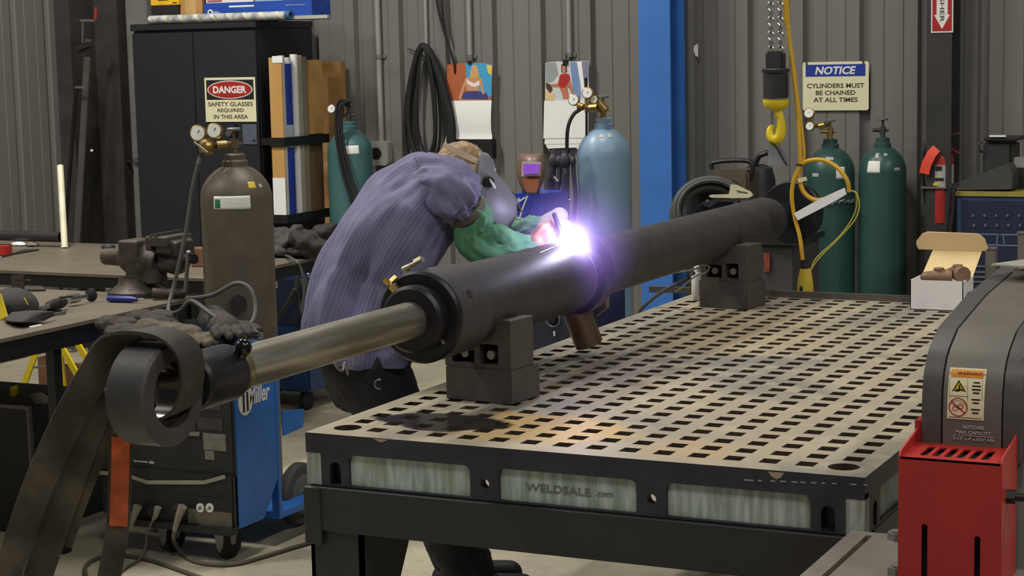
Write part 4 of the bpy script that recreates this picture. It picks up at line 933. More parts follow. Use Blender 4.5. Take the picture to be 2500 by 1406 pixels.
for lp in range(13):
    R_ = .178-.012*(lp % 5)-rr.uniform(0, .008); o_ = axd*(-.06+lp*.010)
    for k in range(16):
        t = 2*PI*k/16; P.append(cen+o_+ex*(R_*1.02*math.cos(t))+ey*(R_*.93*math.sin(t)))
b = MB(); b.tube(spline(P, 2), .0115, 6); lead = tag(b.done('welding_lead', mat('lead_rubber', (74, 74, 72), .6)), 'coiled grey welding lead standing on the cart behind the thin tube', 'cable')
YCL = YK-.12
root = thing('lead_clamp', 'cream ground clamp lying on the coiled lead behind the tube', 'clamp', on_y(1785, 482, YCL))
def pxpoly(*a): 
    o_ = on_y(1785, 482, YCL); return [((lambda p: (p.x-o_.x, p.z-o_.z))(on_y(a[i], a[i+1], YCL))) for i in range(0, len(a), 2)]
b = MB(); b.curve2d([pxpoly(1786, 450, 1800, 452, 1834, 468, 1840, 477, 1832, 482, 1800, 483, 1740, 482, 1733, 478, 1738, 475, 1782, 474, 1785, 462), pxpoly(1801, 463, 1830, 470, 1827, 473, 1803, 470)], on_y(1785, 482, YCL), X1, Z1, .018); b.done('upper_jaw', mat('cream_clamp', (222, 214, 178), .4, .3), root, bevel=.0015)
b = MB(); b.curve2d([pxpoly(1832, 484, 1800, 486, 1752, 485, 1722, 490, 1720, 500, 1735, 506, 1756, 492, 1800, 492)], on_y(1785, 482, YCL), X1, Z1, .018); b.done('lower_jaw', dark, root)
b = MB(); b.cyl(on_y(1727, 490, YCL-.022), on_y(1727, 490, YCL), .006); b.cyl(on_y(1750, 483, YCL-.022), on_y(1750, 483, YCL), .005); b.done('pivot_pin', chrome, root)
b = MB(); b.tube(spline([on_y(1724, 492, YCL), on_y(1712, 500, YCL), on_y(1702, 514, YCL+.02), on_y(1697, 545, YCL+.05), on_y(1695, 585, YCL+.08)]), .0045); b.done('cable', blackrub, root)
fl_, fr_ = on_y(1752, 420, YK+.25), on_y(1822, 420, YK+.25)
root = thing('suitcase_feeder', 'dark case with a black carry handle behind the coiled lead', 'case', ((fl_.x+fr_.x)/2, YK+.3, .93))
b = MB(); b.span((fl_.x-.02, YK+.22, .9305), (fr_.x+.02, YK+.39, on_y(1790, 416, YK+.22).z), bev=.012); b.done('case', mat('brown_grey_case', (84, 72, 56), .6), root)
b = MB(); f0, f1 = on_y(1676, 440, YK+.17), on_y(1792, 440, YK+.17); b.span((f0.x, YK+.17, .9305), (f1.x, YK+.2195, f0.z), bev=.01); b.done('front_body', dark, root)
b = MB(); b.tube(spline([on_y(1738, 414, YK+.25), on_y(1740, 398, YK+.25), on_y(1780, 392, YK+.25), on_y(1828, 394, YK+.25), on_y(1838, 412, YK+.25), on_y(1832, 440, YK+.25)]), .011); b.done('handle', black, root)
root = thing('cylinder_cap', 'grey upright drum with bright knob behind the hoist plate', 'drum', (on_y(1853, 420, 4.9).x, 4.9, 0))
b = MB(); u = on_y(1852, 420, 4.9); b.lathe([(.07, 0), (.085, .01), (.085, u.z-.04), (.07, u.z+.02), (.03, u.z+.04)], (u.x, 4.9, 0)); b.done('drum_body', dark, root)
b = MB(); u = on_y(1871, 373, 4.86); b.cyl(u, u+V((.02, 0, .0)), .014); b.tube(spline([u, on_y(1853, 382, 4.86), on_y(1842, 410, 4.86), on_y(1845, 440, 4.87)]), .014); b.done('drum_handle', black, root)

# ---- blue control machine, tray and black case at the far right
YM = 4.5
ul, ur = on_y(2336, 470, YM), on_y(2500, 470, YM); zt = ul.z
root = thing('power_source', 'navy blue welding power source with yellow top rail at the right edge', 'welding machine', (ul.x+.25, YM+.3, 0))
X_R = ul.x+.50
b = MB(); b.span((ul.x, YM, .12), (X_R, YM+.55, zt-.015), bev=.006); b.done('cabinet', mat('edge_blue', (52, 84, 122), .45), root)
b = MB(); b.span((ul.x+.022, YM-.004, .20), (X_R-.02, YM+.001, zt-.035)); b.done('front_panel', navy, root)
b = MB(); b.span((ul.x-.006, YM-.01, zt-.0148), (X_R+.006, YM+.55, zt+.004)); b.done('top_rail', mat('dull_yellow_rail', (150, 138, 66), .5), root)
lb_ = mat('panel_pale_blue', (110, 132, 160), .5); b = MB()
for py, px0, px1 in ((570, 2340, 2500), (596, 2340, 2500), (572, 2440, 2442)):
    a, c_ = on_y(px0, py, YM-.005), on_y(px1, py, YM-.005); b.box(((a.x+c_.x)/2, YM-.0045, a.z), (abs(c_.x-a.x), .001, .005))
for px in (2436, 2448, 2395):
    a, c_ = on_y(px, 570, YM-.005), on_y(px+(-3 if px != 2448 else 4), 596, YM-.005); b.bar((a.x, YM-.0045, a.z), (c_.x, YM-.0045, c_.z), .004, .001, up=(0, 1, 0))
b.done('panel_lines', lb_, root)
kn = mat('panel_grey', (96, 100, 108), .5)
for r_, py in enumerate((526, 550)):
    for k in range(5):
        u = on_y(2376+k*28+(r_*2), py, YM-.005)
        b = MB(); b.cyl((u.x, YM-.002, u.z), (u.x, YM-.012, u.z), .007, .006, 16); b.done('panel_knob', kn, root)
for xx in (ul.x+.06, X_R-.06):
    for yy in (YM+.08, YM+.47):
        b = MB(); b.cyl((xx-.015, yy, .06), (xx+.015, yy, .06), .06); b.box((xx, yy, .10), (.04, .06, .04)); b.done('caster', blackrub, root)
for k, py in enumerate((650, 664, 676, 688)):
    a = on_y(2395, py, YM-.005); b = MB(); b.box((a.x, YM-.006, a.z), (.10, .006, .008)); b.done('vent_slat', kn, root)
a = on_y(2404, 708, YM-.005); b = MB(); b.torus((a.x, YM-.004, a.z), Y1, .028, .004, 24, 6, x=X1); b.box((a.x, YM-.004, a.z), (.006, .002, .03), ry=.5); b.box((a.x+.012, YM-.004, a.z), (.006, .002, .03), ry=.5); b.done('round_emblem', zinc, root)
root = thing('steel_tray', 'dark sloping steel tray on the navy power source', 'tray', on_y(2400, 468, YM+.05)); root.location.z = zt+.004; ORG[root.name] = V(root.location)
b = MB(); p = [on_y(2330, 464, YM+.04), on_y(2340, 444, YM+.04), on_y(2458, 400, YM+.04), on_y(2472, 424, YM+.04), on_y(2470, 462, YM+.04)]
zb = zt+.0045
b.prism([V((v.x, YM+.04, max(v.z, zb))) for v in p], (0, .16, 0)); b.done('tray_body', mat('tray_grey', (68, 68, 66), .5), root)
root = thing('equipment_case', 'black equipment case with bright top strip at the far right', 'case', on_y(2432, 400, YM+.30)); root.location.z = zt+.004; ORG[root.name] = V(root.location)
b = MB(); a, c_ = on_y(2398, 345, YM+.3), on_y(2472, 345, YM+.3); b.span((a.x, YM+.3, zt+.0045), (c_.x, YM+.5, on_y(2430, 344, YM+.3).z), bev=.015); b.done('case_body', mat('case_black', (46, 46, 45), .6, bump=.05), root)
b = MB(); zc_ = on_y(2430, 341, YM+.3).z; b.span((a.x+.01, YM+.28, zc_-.005), (c_.x+.03, YM+.5, zc_+.012), bev=.005); b.done('case_lid', dark, root)
b = MB(); u0, u1 = on_y(2416, 332, YM+.28), on_y(2456, 332, YM+.28); b.box(((u0.x+u1.x)/2, YM+.278, u0.z), (u1.x-u0.x, .01, .009)); b.done('bright_strip', whitep, root)
b = MB(); b.tube(spline([on_y(2398, 345, YM+.29), on_y(2390, 352, YM+.28), on_y(2392, 366, YM+.28), on_y(2398, 372, YM+.29)]), .006); b.done('side_latch', dark, root)
for k, (py, lbl) in enumerate(((456, 'lowest grey steel block beside the black case'), (430, 'middle grey steel block beside the black case'), (400, 'topmost pale steel block beside the black case'))):
    a = on_y(2478, py, YM+.25); hh_ = (.05, .045, .05)[k]; z_ = zt+.0045+(0, .0505, .096)[k]
    b = MB(); b.span((a.x, YM+.22, z_), (a.x+.15-.012*k, YM+.28, z_+hh_), bev=.003); tag(b.done('steel_block', mat('pale_block', (134, 134, 128), .5) if k == 2 else dark), lbl, 'steel block')
b = MB(); 
for k, px in enumerate((2322, 2332)): b.tube(spline([on_y(px+8, 448, YM+.02-.03), on_y(px-2, 462, YM-.03), on_y(px-6, 520, YM-.03), on_y(px-14, 600, YM-.03), on_y(px-10, 700, YM-.02)]), .008)
tag(b.done('power_lead', blackrub), 'pair of black leads hanging beside the navy power source', 'cable')
# ================================================================ TALL BLACK CABINET AND WHAT IS ON IT
CX0, CX1, CY0, CY1 = -4.17, -3.30, 4.80, 5.40
CZ = on_y(345, 59, CY0).z
root = thing('tall_cabinet', 'tall black steel cabinet against the back wall', 'cabinet', ((CX0+CX1)/2, 5.1, 0))
cabm = mat('cabinet_black', (33, 34, 38), .5, var=.12, scale=30)
b = MB(); b.span((CX0, CY0+.02, 0), (CX1, CY1, CZ-.04), bev=.004); b.done('body', cabm, root)
xm = (CX0+CX1)/2
for a, c_ in ((CX0+.004, xm-.002), (xm+.002, CX1-.004)):
    b = MB(); b.span((a, CY0, .06), (c_, CY0+.0195, CZ-.055), bev=.003); d_ = b.done('door', cabm, root)
b = MB(); b.span((CX0-.004, CY0-.006, CZ-.0395), (CX1+.004, CY1+.004, CZ), bev=.004); b.done('top', cabm, root)
hu = on_y(578, 316, CY0-.01)
b = MB(); u = hu; b.span((u.x-.05, CY0-.03, u.z-.035), (u.x-.0, CY0-.001, u.z+.03), bev=.006); b.done('latch_body', navy, root)
b = MB(); b.cyl((u.x-.025, CY0-.035, u.z-.02), (u.x-.025, CY0-.06, u.z-.02), .018); b.box((u.x-.025, CY0-.045, u.z-.018), (.05, .02, .008)); b.done('door_handle', chrome, root)
# DANGER sign
YD = CY0-.004
x0, x1_, z0, z1_ = sign_plane(499, 190, 627, 297, YD); w_, h_ = x1_-x0, z1_-z0
root = thing('danger_sign', 'cream DANGER safety glasses sign on the black cabinet', 'sign', ((x0+x1_)/2, YD, z0))
flat(root, 'sign_board', cream, x0, x1_, z0, z1_, YD)
flat(root, 'black_panel', inkm, x0+w_*.035, x1_-w_*.035, z0+h_*.50, z0+h_*.945, YD-.0022, 0, .0005)
xc, zc_ = (x0+x1_)/2, z0+h_*.725
b = MB(); b.curve2d([circ(0, 0, w_*.445, 40, h_*.205)], (xc, YD-.0029, zc_), X1, Z1, .0004); b.done('white_oval', whitep, root)
b = MB(); b.curve2d([circ(0, 0, w_*.425, 40, h_*.185)], (xc, YD-.0035, zc_), X1, Z1, .0004); b.done('red_oval', mat('sign_red_oval', (168, 36, 32), .5), root)
b = MB(); b.text('DANGER', (xc, YD-.0041, zc_), X1, Z1, h_*.165, w_*.66, bold=.04, depth=.0006); b.done('white_lettering', whitep, root)
b = MB()
for s, f, wd in (('SAFETY GLASSES', .40, .88), ('REQUIRED', .255, .52), ('IN THIS AREA', .115, .67)): b.text(s, (xc, YD-.0024, z0+h_*f), X1, Z1, h_*.095, w_*wd, bold=.015, depth=.0006)
b.done('dark_lettering', greyink, root)
x0, x1_, z0, z1_ = sign_plane(592, 303, 628, 352, YD); root = thing('cabinet_tag', 'small grey blue tag on the black cabinet under the danger sign', 'tag', ((x0+x1_)/2, YD, z0))
flat(root, 'tag_plate', mat('grey_blue_tag', (86, 92, 106), .5), x0, x1_, z0, z1_, YD, .003)
b = MB(); b.curve2d([circ(0, 0, .012, 10, .008)], (x1_-.02, YD-.0022, z0+.02), X1, Z1, .0004); b.done('smudge', navy, root)
# boxes on the cabinet
def cbox(name, px0, px1, pyb, pyt, y0, y1, m, label, cat='box', zb=None):
    a, c_ = on_y(px0, pyb, y0), on_y(px1, pyb, y0); zt = on_y((px0+px1)/2, pyt, y0).z; zz = CZ+.0005 if zb is None else zb
    r_ = thing(name, label, cat, ((a.x+c_.x)/2, (y0+y1)/2, zz)); b = MB(); b.span((a.x, y0, zz), (c_.x, y1, max(zt, zz+.03)), bev=.002); b.done('carton' if 'box' in name or 'carton' in name else 'case', m, r_); return r_, a.x, c_.x, zz, max(zt, zz+.03)
r_, a_, c_, z0, z1_ = cbox('black_case', 369, 436, 35, 13, 4.86, 5.1, blackrub, 'black case under the yellow box on the tall cabinet', 'case')
r_, a_, c_, z0, z1_ = cbox('yellow_box', 368, 437, 12, -18, 4.86, 5.1, mat('box_yellow', (228, 182, 36), .5), 'yellow box standing on a black case on the tall cabinet', zb=z1_+.0005)
b = MB(); b.curve2d([rrect(-.04, -.012, .04, .012, .01)], ((a_+c_)/2-.01, 4.8595, z0+.04), X1, Z1, .001); b.done('dark_logo', inkm, r_)
b = MB(); b.box((c_-.03, 4.8595, z0+.012), (.03, .001, .006)); b.done('print_line', inkm, r_)
r_, a_, c_, z0, z1_ = cbox('cardboard_box', 437, 495, 35, -15, 4.88, 5.15, card, 'brown cardboard box with a tape strip on the tall cabinet')
b = MB(); b.box(((a_+c_)/2, 4.8795, (z0+z1_)/2), (.075, .001, z1_-z0-.01)); b.done('tape', mat('tan_tape', (196, 160, 104), .5), r_)
r_, a_, c_, z0, z1_ = cbox('blue_box', 498, 762, 34, 4, 4.84, 5.04, mat('box_blue', (34, 74, 164), .45), 'long blue printed box on the tall cabinet top')
b = MB(); b.torus((a_+.045, 4.8392, (z0+z1_)/2), Y1, .014, .005, 20, 6); b.text('Miller', (a_+.088, 4.8395, (z0+z1_)/2), X1, Z1, .014, .045, depth=.001, shear=.2); b.box((a_+.26, 4.8395, z1_-.022), (.17, .001, .010)); b.done('white_print', whitep, r_)
b = MB(); b.box((a_+.62, 4.8395, z1_-.025), (.13, .001, .006)); b.box((a_+.24, 4.8395, z0+.02), (.09, .001, .03)); b.done('pale_print', mat('print_pale', (120, 130, 170), .5), r_)
zb = z1_+.0005
r_, a_, c2, z0, z1_ = cbox('white_box', 503, 618, 2, -30, 4.86, 5.04, whitep, 'white printed box on the long blue box', zb=zb)
b = MB(); b.box((a_+.06, 4.8595, z0+.012), (.10, .001, .012)); b.done('red_print', mat('print_dull_red', (160, 100, 96), .5), r_)
cbox('grey_box', 622, 690, 2, -26, 4.86, 5.04, mat('box_pale_blue', (160, 176, 196), .5), 'pale grey blue box beside the white box on the blue box', zb=zb)
# wrapped tube and bar sticking out
p0, p1 = on_y(366, 44, 4.80), on_y(706, 40, 4.80); zz = CZ+.024
p0 = V((p0.x, 4.80, zz)); p1 = V((p1.x, 4.80, zz))
wr = NT('grey_wrapped_tube'); tcx = wr.n('ShaderNodeTexCoord').outputs['Object']; sp_ = wr.n('ShaderNodeSeparateXYZ'); wr.L.new(tcx, sp_.inputs[0])
nz_ = wr.noise(tcx, 26, 4); t_ = wr.math('FRACT', wr.math('ADD', wr.math('MULTIPLY', sp_.outputs[0], 9), wr.math('MULTIPLY', sp_.outputs[2], 8)))
wr.L.new(wr.mix(wr.math('MULTIPLY', wr.math('LESS_THAN', t_, .22), .8), wr.mix(wr.sstep(nz_, .4, .62), rgb(150, 152, 150), rgb(196, 198, 196)), rgb(226, 220, 190)), wr.b.inputs['Base Color'])
root = thing('wrapped_tube', 'long grey taped tube lying along the front of the cabinet top', 'tube', p0)
b = MB(); b.lathe([(.0, .02), (.019, .02), (.021, 0), (.023, .004), (.023, (p1-p0).length-.02), (.018, (p1-p0).length-.02)], p0, (p1-p0), seg=28); b.done('tube', wr.m, root)
b = MB(); b.lathe([(.0245, -.02), (.0245, .012), (.018, .012), (.018, -.02)], p1, (p1-p0), seg=28, close=True); b.done('tube_end', mat('steel_blue_ring', (64, 96, 130), .4), root)
b = MB(); a, c_ = on_y(716, 41, 4.86), on_y(806, 40, 4.86); b.span((a.x, 4.83, CZ+.0005), (c_.x, 4.86, CZ+.02)); r_ = tag(b.done('white_bar', mat('dull_white_bar', (176, 176, 164), .5)), 'white flat bar sticking out past the right end of the cabinet top', 'bar')

# ---- rack of upright cartons and tubes on the cabinet's right side
XS = on_y(693, 345, 4.76).x; XI = on_y(661, 345, 4.76).x; YR = 4.76
yend = on_x(800, 336, XS).y
zb0 = on_x(800, 520, XS).z
root = thing('tube_rack', 'black steel rack holding upright cartons and tubes on the cabinet side', 'rack', (XI+.05, YR+.3, zb0))
def zpx(py, px=692): return on_x(px, py, XS).z
for zt_, zb_ in ((zpx(336), zpx(358)), (zpx(531)+.012, zpx(552)+.012)):
    b = MB(); b.span((XI, YR-.012, zb_), (XS+.012, YR-.004, zt_)); b.span((XS+.004, YR-.004, zb_), (XS+.012, yend, zt_)); b.span((XI, yend-.008, zb_), (XS+.004, yend, zt_)); b.done('rack_band', black, root)
for zc_ in (zpx(347), zpx(541)+.012):
    b = MB(); b.span((CX1+.0005, YR+.05, zc_-.02), (XI+.004, YR+.08, zc_+.02)); b.done('wall_bracket', black, root)
    b = MB(); b.span((CX1+.0005, yend-.08, zc_-.02), (XI+.004, yend-.05, zc_+.02)); b.done('wall_bracket', black, root)
b = MB(); b.span((XI, YR+.0, zpx(552)), (XI+.004, yend-.01, zpx(336))); b.done('back_panel', black, root)
RZ = zpx(552)+.03
b = MB(); b.span((XI, YR-.004, RZ-.014), (XS+.004, yend-.008, RZ-.001)); b.done('rack_floor', black, root)
def upright(name, px0, px1, pyt, m, label, cat, round_=False, x0=None, x1=None, zb=None):
    ya, yb = on_x(px0, 440, XS).y, on_x(px1, 440, XS).y; ya = max(ya, YR); zt = on_x((px0+px1)/2-6, pyt, XS).z
    xa, xb = (XI+.004 if x0 is None else x0), (XS if x1 is None else x1); zz = RZ if zb is None else zb
    r_ = thing(name, label, cat, ((xa+xb)/2, (ya+yb)/2, zz)); b = MB()
    if round_:
        rr_ = min((yb-ya)/2, (XS-XI)/2-.004); b.cyl((XS-rr_, (ya+yb)/2, zz), (XS-rr_, (ya+yb)/2, zt), rr_, rr_, 28); b.done('tube', m, r_)
    else:
        b.span((xa, ya+.001, zz), (xb, yb-.001, zt), bev=.001); b.done('carton', m, r_)
    return r_, ya, yb, zt
fy_ = on_x(700, 440, XS).y
r_, ya, yb, zt = upright('flat_carton', 690, 699, 140, mat('carton_tan', (190, 146, 84), .8, var=.06), 'tan flat carton at the front left end of the tube rack', 'carton')
b = MB(); b.span((XI+.004, YR-.0012, RZ+.005), (XS, YR-.0002, zpx(435))); b.done('white_label', paper, r_)
b = MB(); b.span((XI+.03, YR-.0012, zt-.03), (XS+.01, YR-.0004, zt+.008)); b.done('torn_flap', paper, r_)
r_, ya, yb, zt = upright('white_tube', 699, 708, 135, mat('grey_white_tube', (190, 194, 192), .5), 'slim grey white tube left of the blue tube', 'tube', True)
r_, ya, yb, zt = upright('blue_tube', 708, 730, 155, mat('tube_blue', (30, 56, 150), .4), 'deep blue round tube in the rack', 'tube', True)
rr_ = min((yb-ya)/2, (XS-XI)/2-.004); ct_ = V((XS-rr_, (ya+yb)/2, 0))
b = MB(); b.cyl(ct_+V((0, 0, zt)), ct_+V((0, 0, zt+.035)), rr_*.9, rr_*.9, 24); b.done('tube_cap', whitep, r_)
b = MB(); b.cyl(ct_+V((0, 0, zpx(362))), ct_+V((0, 0, zpx(306))), rr_+.001, rr_+.001, 24); b.done('clear_band', mat('pale_band', (176, 184, 190), .3), r_)
upright('white_tube', 730, 740, 132, whitep, 'bright white tube right of the blue tube', 'tube', True)
upright('plastic_tube', 740, 752, 134, mat('grey_clear_tube', (150, 144, 128), .25), 'grey plastic tube beside the bright white tube', 'tube', True)
upright('plastic_tube', 752, 762, 138, mat('grey_clear_tube2', (128, 116, 96), .3), 'brownish plastic tube beside the tan cardboard sheet', 'tube', True)
upright('brown_carton', 763, 797, 152, mat('brown_carton', (112, 90, 62), .8, var=.2), 'brown worn carton behind the tan cardboard sheet', 'carton', x1=XS-.02)
upright('cardboard_sheet', 763, 797, 146, mat('sheet_tan', (196, 150, 84), .8, var=.06), 'tan cardboard sheet standing at the right end of the rack above its band', 'cardboard', x0=XS-.015, x1=XS-.002, zb=zpx(334))
yb_ = 5.36; a, c_ = on_y(800, 200, yb_), on_y(833, 200, yb_); r_ = thing('back_carton', 'brown cardboard carton standing on the wall behind the teal cylinder valve', 'carton', ((a.x+c_.x)/2, yb_, 0))
b = MB(); b.span((a.x-.05, yb_, 0), (c_.x, yb_+.05, on_y(815, 150, yb_).z)); b.done('carton', card, r_)

# ---- left corner: clamps and white tube
def lean_bar(name, label, cat, p0, p1, m, w_=.03, t_=.012):
    r_ = thing(name, label, cat, p0); b = MB(); b.bar(p0, p1, w_, t_, up=(0, 1, 0)); b.done('bar', m, r_); return r_
barm = mat('bar_steel', (92, 88, 84), .5, .3)
r_ = lean_bar('bar_clamp', 'tall grey bar clamp with red handle hanging in the left corner', 'clamp', V((-4.86, 4.95, .02)), on_y(216, 95, 5.06), barm, .045)
b = MB(); b.bar(on_y(196, 50, 5.05), on_y(234, 50, 5.05), .014, .012, up=(0, 1, 0)); b.bar(on_y(202, 52, 5.05), on_y(202, 105, 5.05), .008, .008); b.done('screw_arm', zinc, r_)
b = MB(); b.cyl(on_y(233, 48, 5.05), on_y(235, 18, 5.05), .012); b.done('red_handle', mat('dull_red_handle', (140, 50, 46), .5), r_)
b = MB(); b.bar(on_y(192, 118, 5.05), on_y(222, 108, 5.05), .05, .03); b.bar(on_y(192, 132, 5.05), on_y(222, 130, 5.05), .014, .03); b.done('clamp_head', dark, r_)
r_ = lean_bar('bar_clamp', 'dark bar clamp leaning left of the red handled clamp', 'clamp', V((-4.90, 4.86, .02)), on_y(186, 214, 4.98), black, .02)
b = MB(); b.bar(on_y(184, 213, 4.98), on_y(207, 213, 4.98), .014, .014); b.done('screw_arm', zinc, r_)
r_ = lean_bar('steel_rod', 'thin dark rod with a pale tip leaning in the left corner', 'rod', V((-4.80, 5.0, .02)), on_y(225, 372, 5.1), black, .012)
b = MB(); b.ball(on_y(224, 368, 5.1), .010); b.done('rod_tip', paper, r_)
root = thing('cabinet_bracket', 'small grey bracket on the wall strip left of the cabinet', 'bracket', on_y(322, 393, 5.38)); b = MB(); u, u2 = on_y(308, 393, 5.39), on_y(339, 391, 5.39); b.bar(u, u2, .02, .012); b.done('strap', dark, root); b = MB(); b.box(u2-V((.015, .008, 0)), (.028, .01, .032)); b.done('plate', zinc, root)

# ================================================================ BENCHES
topm = mat('worn_bench_steel', (112, 103, 88), .5, .2, var=.12, scale=5, bump=.03)
def bench(name, label, x0, x1, y0, y1, z, legs, rail=.085):
    r_ = thing(name, label, 'workbench', ((x0+x1)/2, (y0+y1)/2, 0))
    b = MB(); b.span((x0, y0, z-.016), (x1, y1, z)); b.done('bench_top', topm, r_, bevel=.002)
    b = MB()
    for a, c_ in (((x0, y0+.01, z-rail), (x1, y0+.06, z-.0165)), ((x0, y1-.06, z-rail), (x1, y1-.01, z-.0165)), ((x0+.01, y0+.06, z-rail), (x0+.06, y1-.06, z-.0165)), ((x1-.06, y0+.06, z-rail), (x1-.01, y1-.06, z-.0165))): b.span(a, c_)
    b.done('frame_rail', black, r_)
    for lx, ly in legs:
        b = MB(); b.span((lx-.018, ly-.022, 0.0), (lx+.018, ly+.022, z-rail)); b.done('leg', black, r_)
    return r_
BZ = .85; B1X = -1.735
l1 = on_x(138, 900, B1X-.05)
bench('workbench', 'near worn steel workbench with the big vise, left edge', -3.35, B1X, .45, 1.97, BZ, [(B1X-.06, .52), (B1X-.06, l1.y), (-3.28, .52), (-3.28, 1.90), (B1X-.06, 1.90)])
B2X, B2Y = -2.045, 2.49
bench('workbench', 'far worn steel workbench behind the vise with dark gloves and pipe on it', -4.85, B2X, B2Y, 3.62, BZ, [(-2.75, B2Y+.07), (-2.75, 3.55), (-4.7, B2Y+.07), (-4.7, 3.55), (-3.4, B2Y+.07)], .07)
# vise
vc = V((-2.0, 1.915, BZ)); root = thing('bench_vise', 'big rusty bench vise bolted on the near workbench', 'vise', vc)
vm = mat('rusty_vise', (74, 67, 58), .55, .3, var=.3, scale=14, bump=.1); YV = 1.915
def R_(px, py, dy=0): return on_y(px, py, YV+dy)
b = MB()
b.lathe([(.118, 0), (.118, .02), (.10, .03), (.075, .05), (.07, .075)], vc, seg=36); b.done('swivel_base', vm, root, ang=50)
b = MB()
for p_, r0 in ((R_(345, 690), .060), (R_(345, 650), .066), (R_(340, 625), .07), (R_(325, 628), .066)): b.ball(p_, (r0, r0*1.0, r0))
b.cyl(R_(255, 626), R_(335, 628), .034, .04, 24); b.cyl(R_(345, 628), R_(390, 640), .055, .05, 20)
b.cyl(V((R_(345, 690).x, YV, BZ+.07)), R_(345, 650), .062, .06)
b.box(R_(335, 600), (.095, .13, .055)); b.box(R_(392, 590), (.03, .17, .06)); b.cyl(R_(380, 640), R_(380, 690), .04, .05)
organic(b, 'fixed_jaw', vm, root, voxel=.006, smooth=3)
b = MB(); b.ball(R_(430, 640), (.06, .055, .05)); b.box(R_(425, 600), (.07, .15, .05)); b.box(R_(418, 585), (.085, .17, .04)); b.cyl(R_(400, 640), R_(450, 640), .045, .035); b.box(R_(445, 605), (.035, .12, .06))
organic(b, 'sliding_jaw', vm, root, voxel=.006, smooth=3)
b = MB(); b.box(R_(398, 575), (.012, .17, .022)); b.box(R_(410, 572), (.012, .17, .022)); b.done('jaw_plate', mat('bright_jaw', (120, 116, 108), .35, .8), root)
b = MB(); b.cyl(R_(450, 632, -.03), R_(475, 632, -.05), .018, .02); b.done('screw_head', dark, root)
b = MB(); b.cyl(R_(460, 620, -.06), R_(452, 712, -.06), .008); b.ball(R_(461, 618, -.06), .012); b.done('handle_bar', zinc, root)
b = MB(); b.cyl(R_(372, 716, -.1), R_(452, 716, -.02), .022, .018); b.done('swivel_lock', vm, root)
for px in (296, 350):
    u = R_(px, 716); b = MB(); b.cyl(V((u.x, YV-.08, BZ+.02)), V((u.x, YV-.08, BZ+.036)), .012, seg=6); b.done('base_bolt', zinc, root)
# tools on the near bench
u0, u1 = on_z(262, 729, BZ+.014), on_z(335, 731, BZ+.014); root = thing('screwdriver', 'blue handled screwdriver lying in front of the vise', 'screwdriver', u0)
b = MB(); d = (u1-u0); b.lathe([(.0, 0), (.010, .002), (.013, .015), (.0125, d.length*.8), (.009, d.length*.93), (.009, d.length)], u0, d, seg=12); b.done('handle', mat('handle_blue', (36, 42, 120), .4), root)
b = MB(); b.cyl(u1, on_z(352, 731, BZ+.013), .004); b.done('shaft', chrome, root)
root = thing('die_grinder', 'black air die grinder with bright head lying on the near bench', 'grinder', on_z(150, 742, BZ))
z_ = BZ+.028
b = MB(); p = [on_z(118, 748, z_), on_z(140, 741, z_), on_z(168, 733, z_)]; b.lathe([(.010, 0), (.019, .01), (.022, .05), (.021, .11), (.017, .13)], p[0], p[2]-p[0], seg=24); b.done('body', blackrub, root)
b = MB(); b.bar(on_z(147, 726, z_+.025), on_z(175, 724, z_+.03), .012, .006); b.done('lever', dark, root)
b = MB(); b.cyl(on_z(166, 731, z_), on_z(192, 727, z_), .019, .017); b.cyl(on_z(190, 727, z_), on_z(212, 723, z_), .008); b.cyl(on_z(98, 753, z_), on_z(118, 748, z_), .007, .010); b.done('head', chrome, root)
b = MB(); u = on_z(222, 720, z_); n_ = (on_z(222, 720, z_)-on_z(190, 727, z_)).normalized(); b.cyl(u-n_*.012, u, .006, .027); b.cyl(u, u+n_*.004, .027); b.done('disc_pad', blackrub, root)
b = MB(); b.tube(spline([on_z(98, 753, z_), on_z(80, 757, BZ+.01), on_z(150, 757, BZ+.008), on_z(152, 763, BZ+.008), on_z(110, 770, BZ+.008)]), .005); b.done('air_line', greyrub, root)
root = thing('bent_plate', 'small rusty steel angle plate with punched holes on the near bench', 'steel plate', on_z(70, 712, BZ))
b = MB(); a, c_ = on_z(32, 713, BZ), on_z(112, 711, BZ); b.prism([a, c_, on_z(100, 702, BZ), on_z(40, 703, BZ)], (0, 0, .008)); b.done('foot_plate', vm, root)
b = MB(); a, c_ = on_z(33, 707, BZ+.0082), on_z(73, 706, BZ+.0082); h_ = on_y(50, 670, a.y).z-a.z
b.curve2d([[(0, 0), (c_.x-a.x, 0), (c_.x-a.x, h_), (0, h_-.006)], rrect(.03, h_*.6, .055, h_*.68, .002), rrect(.07, h_*.62, .095, h_*.70, .002), rrect(.03, h_*.3, .05, h_*.36, .002), rrect(.075, h_*.32, .095, h_*.38, .002)], a, X1, Z1, .010); b.done('upright_plate', vm, root)
u = on_z(88, 797, BZ+.004); b = MB(); b.bar(on_z(74, 799, BZ+.004), on_z(100, 794, BZ+.004), .012, .006); tag(b.done('soapstone', paper), 'small white soapstone stick on the near bench edge', 'marker')
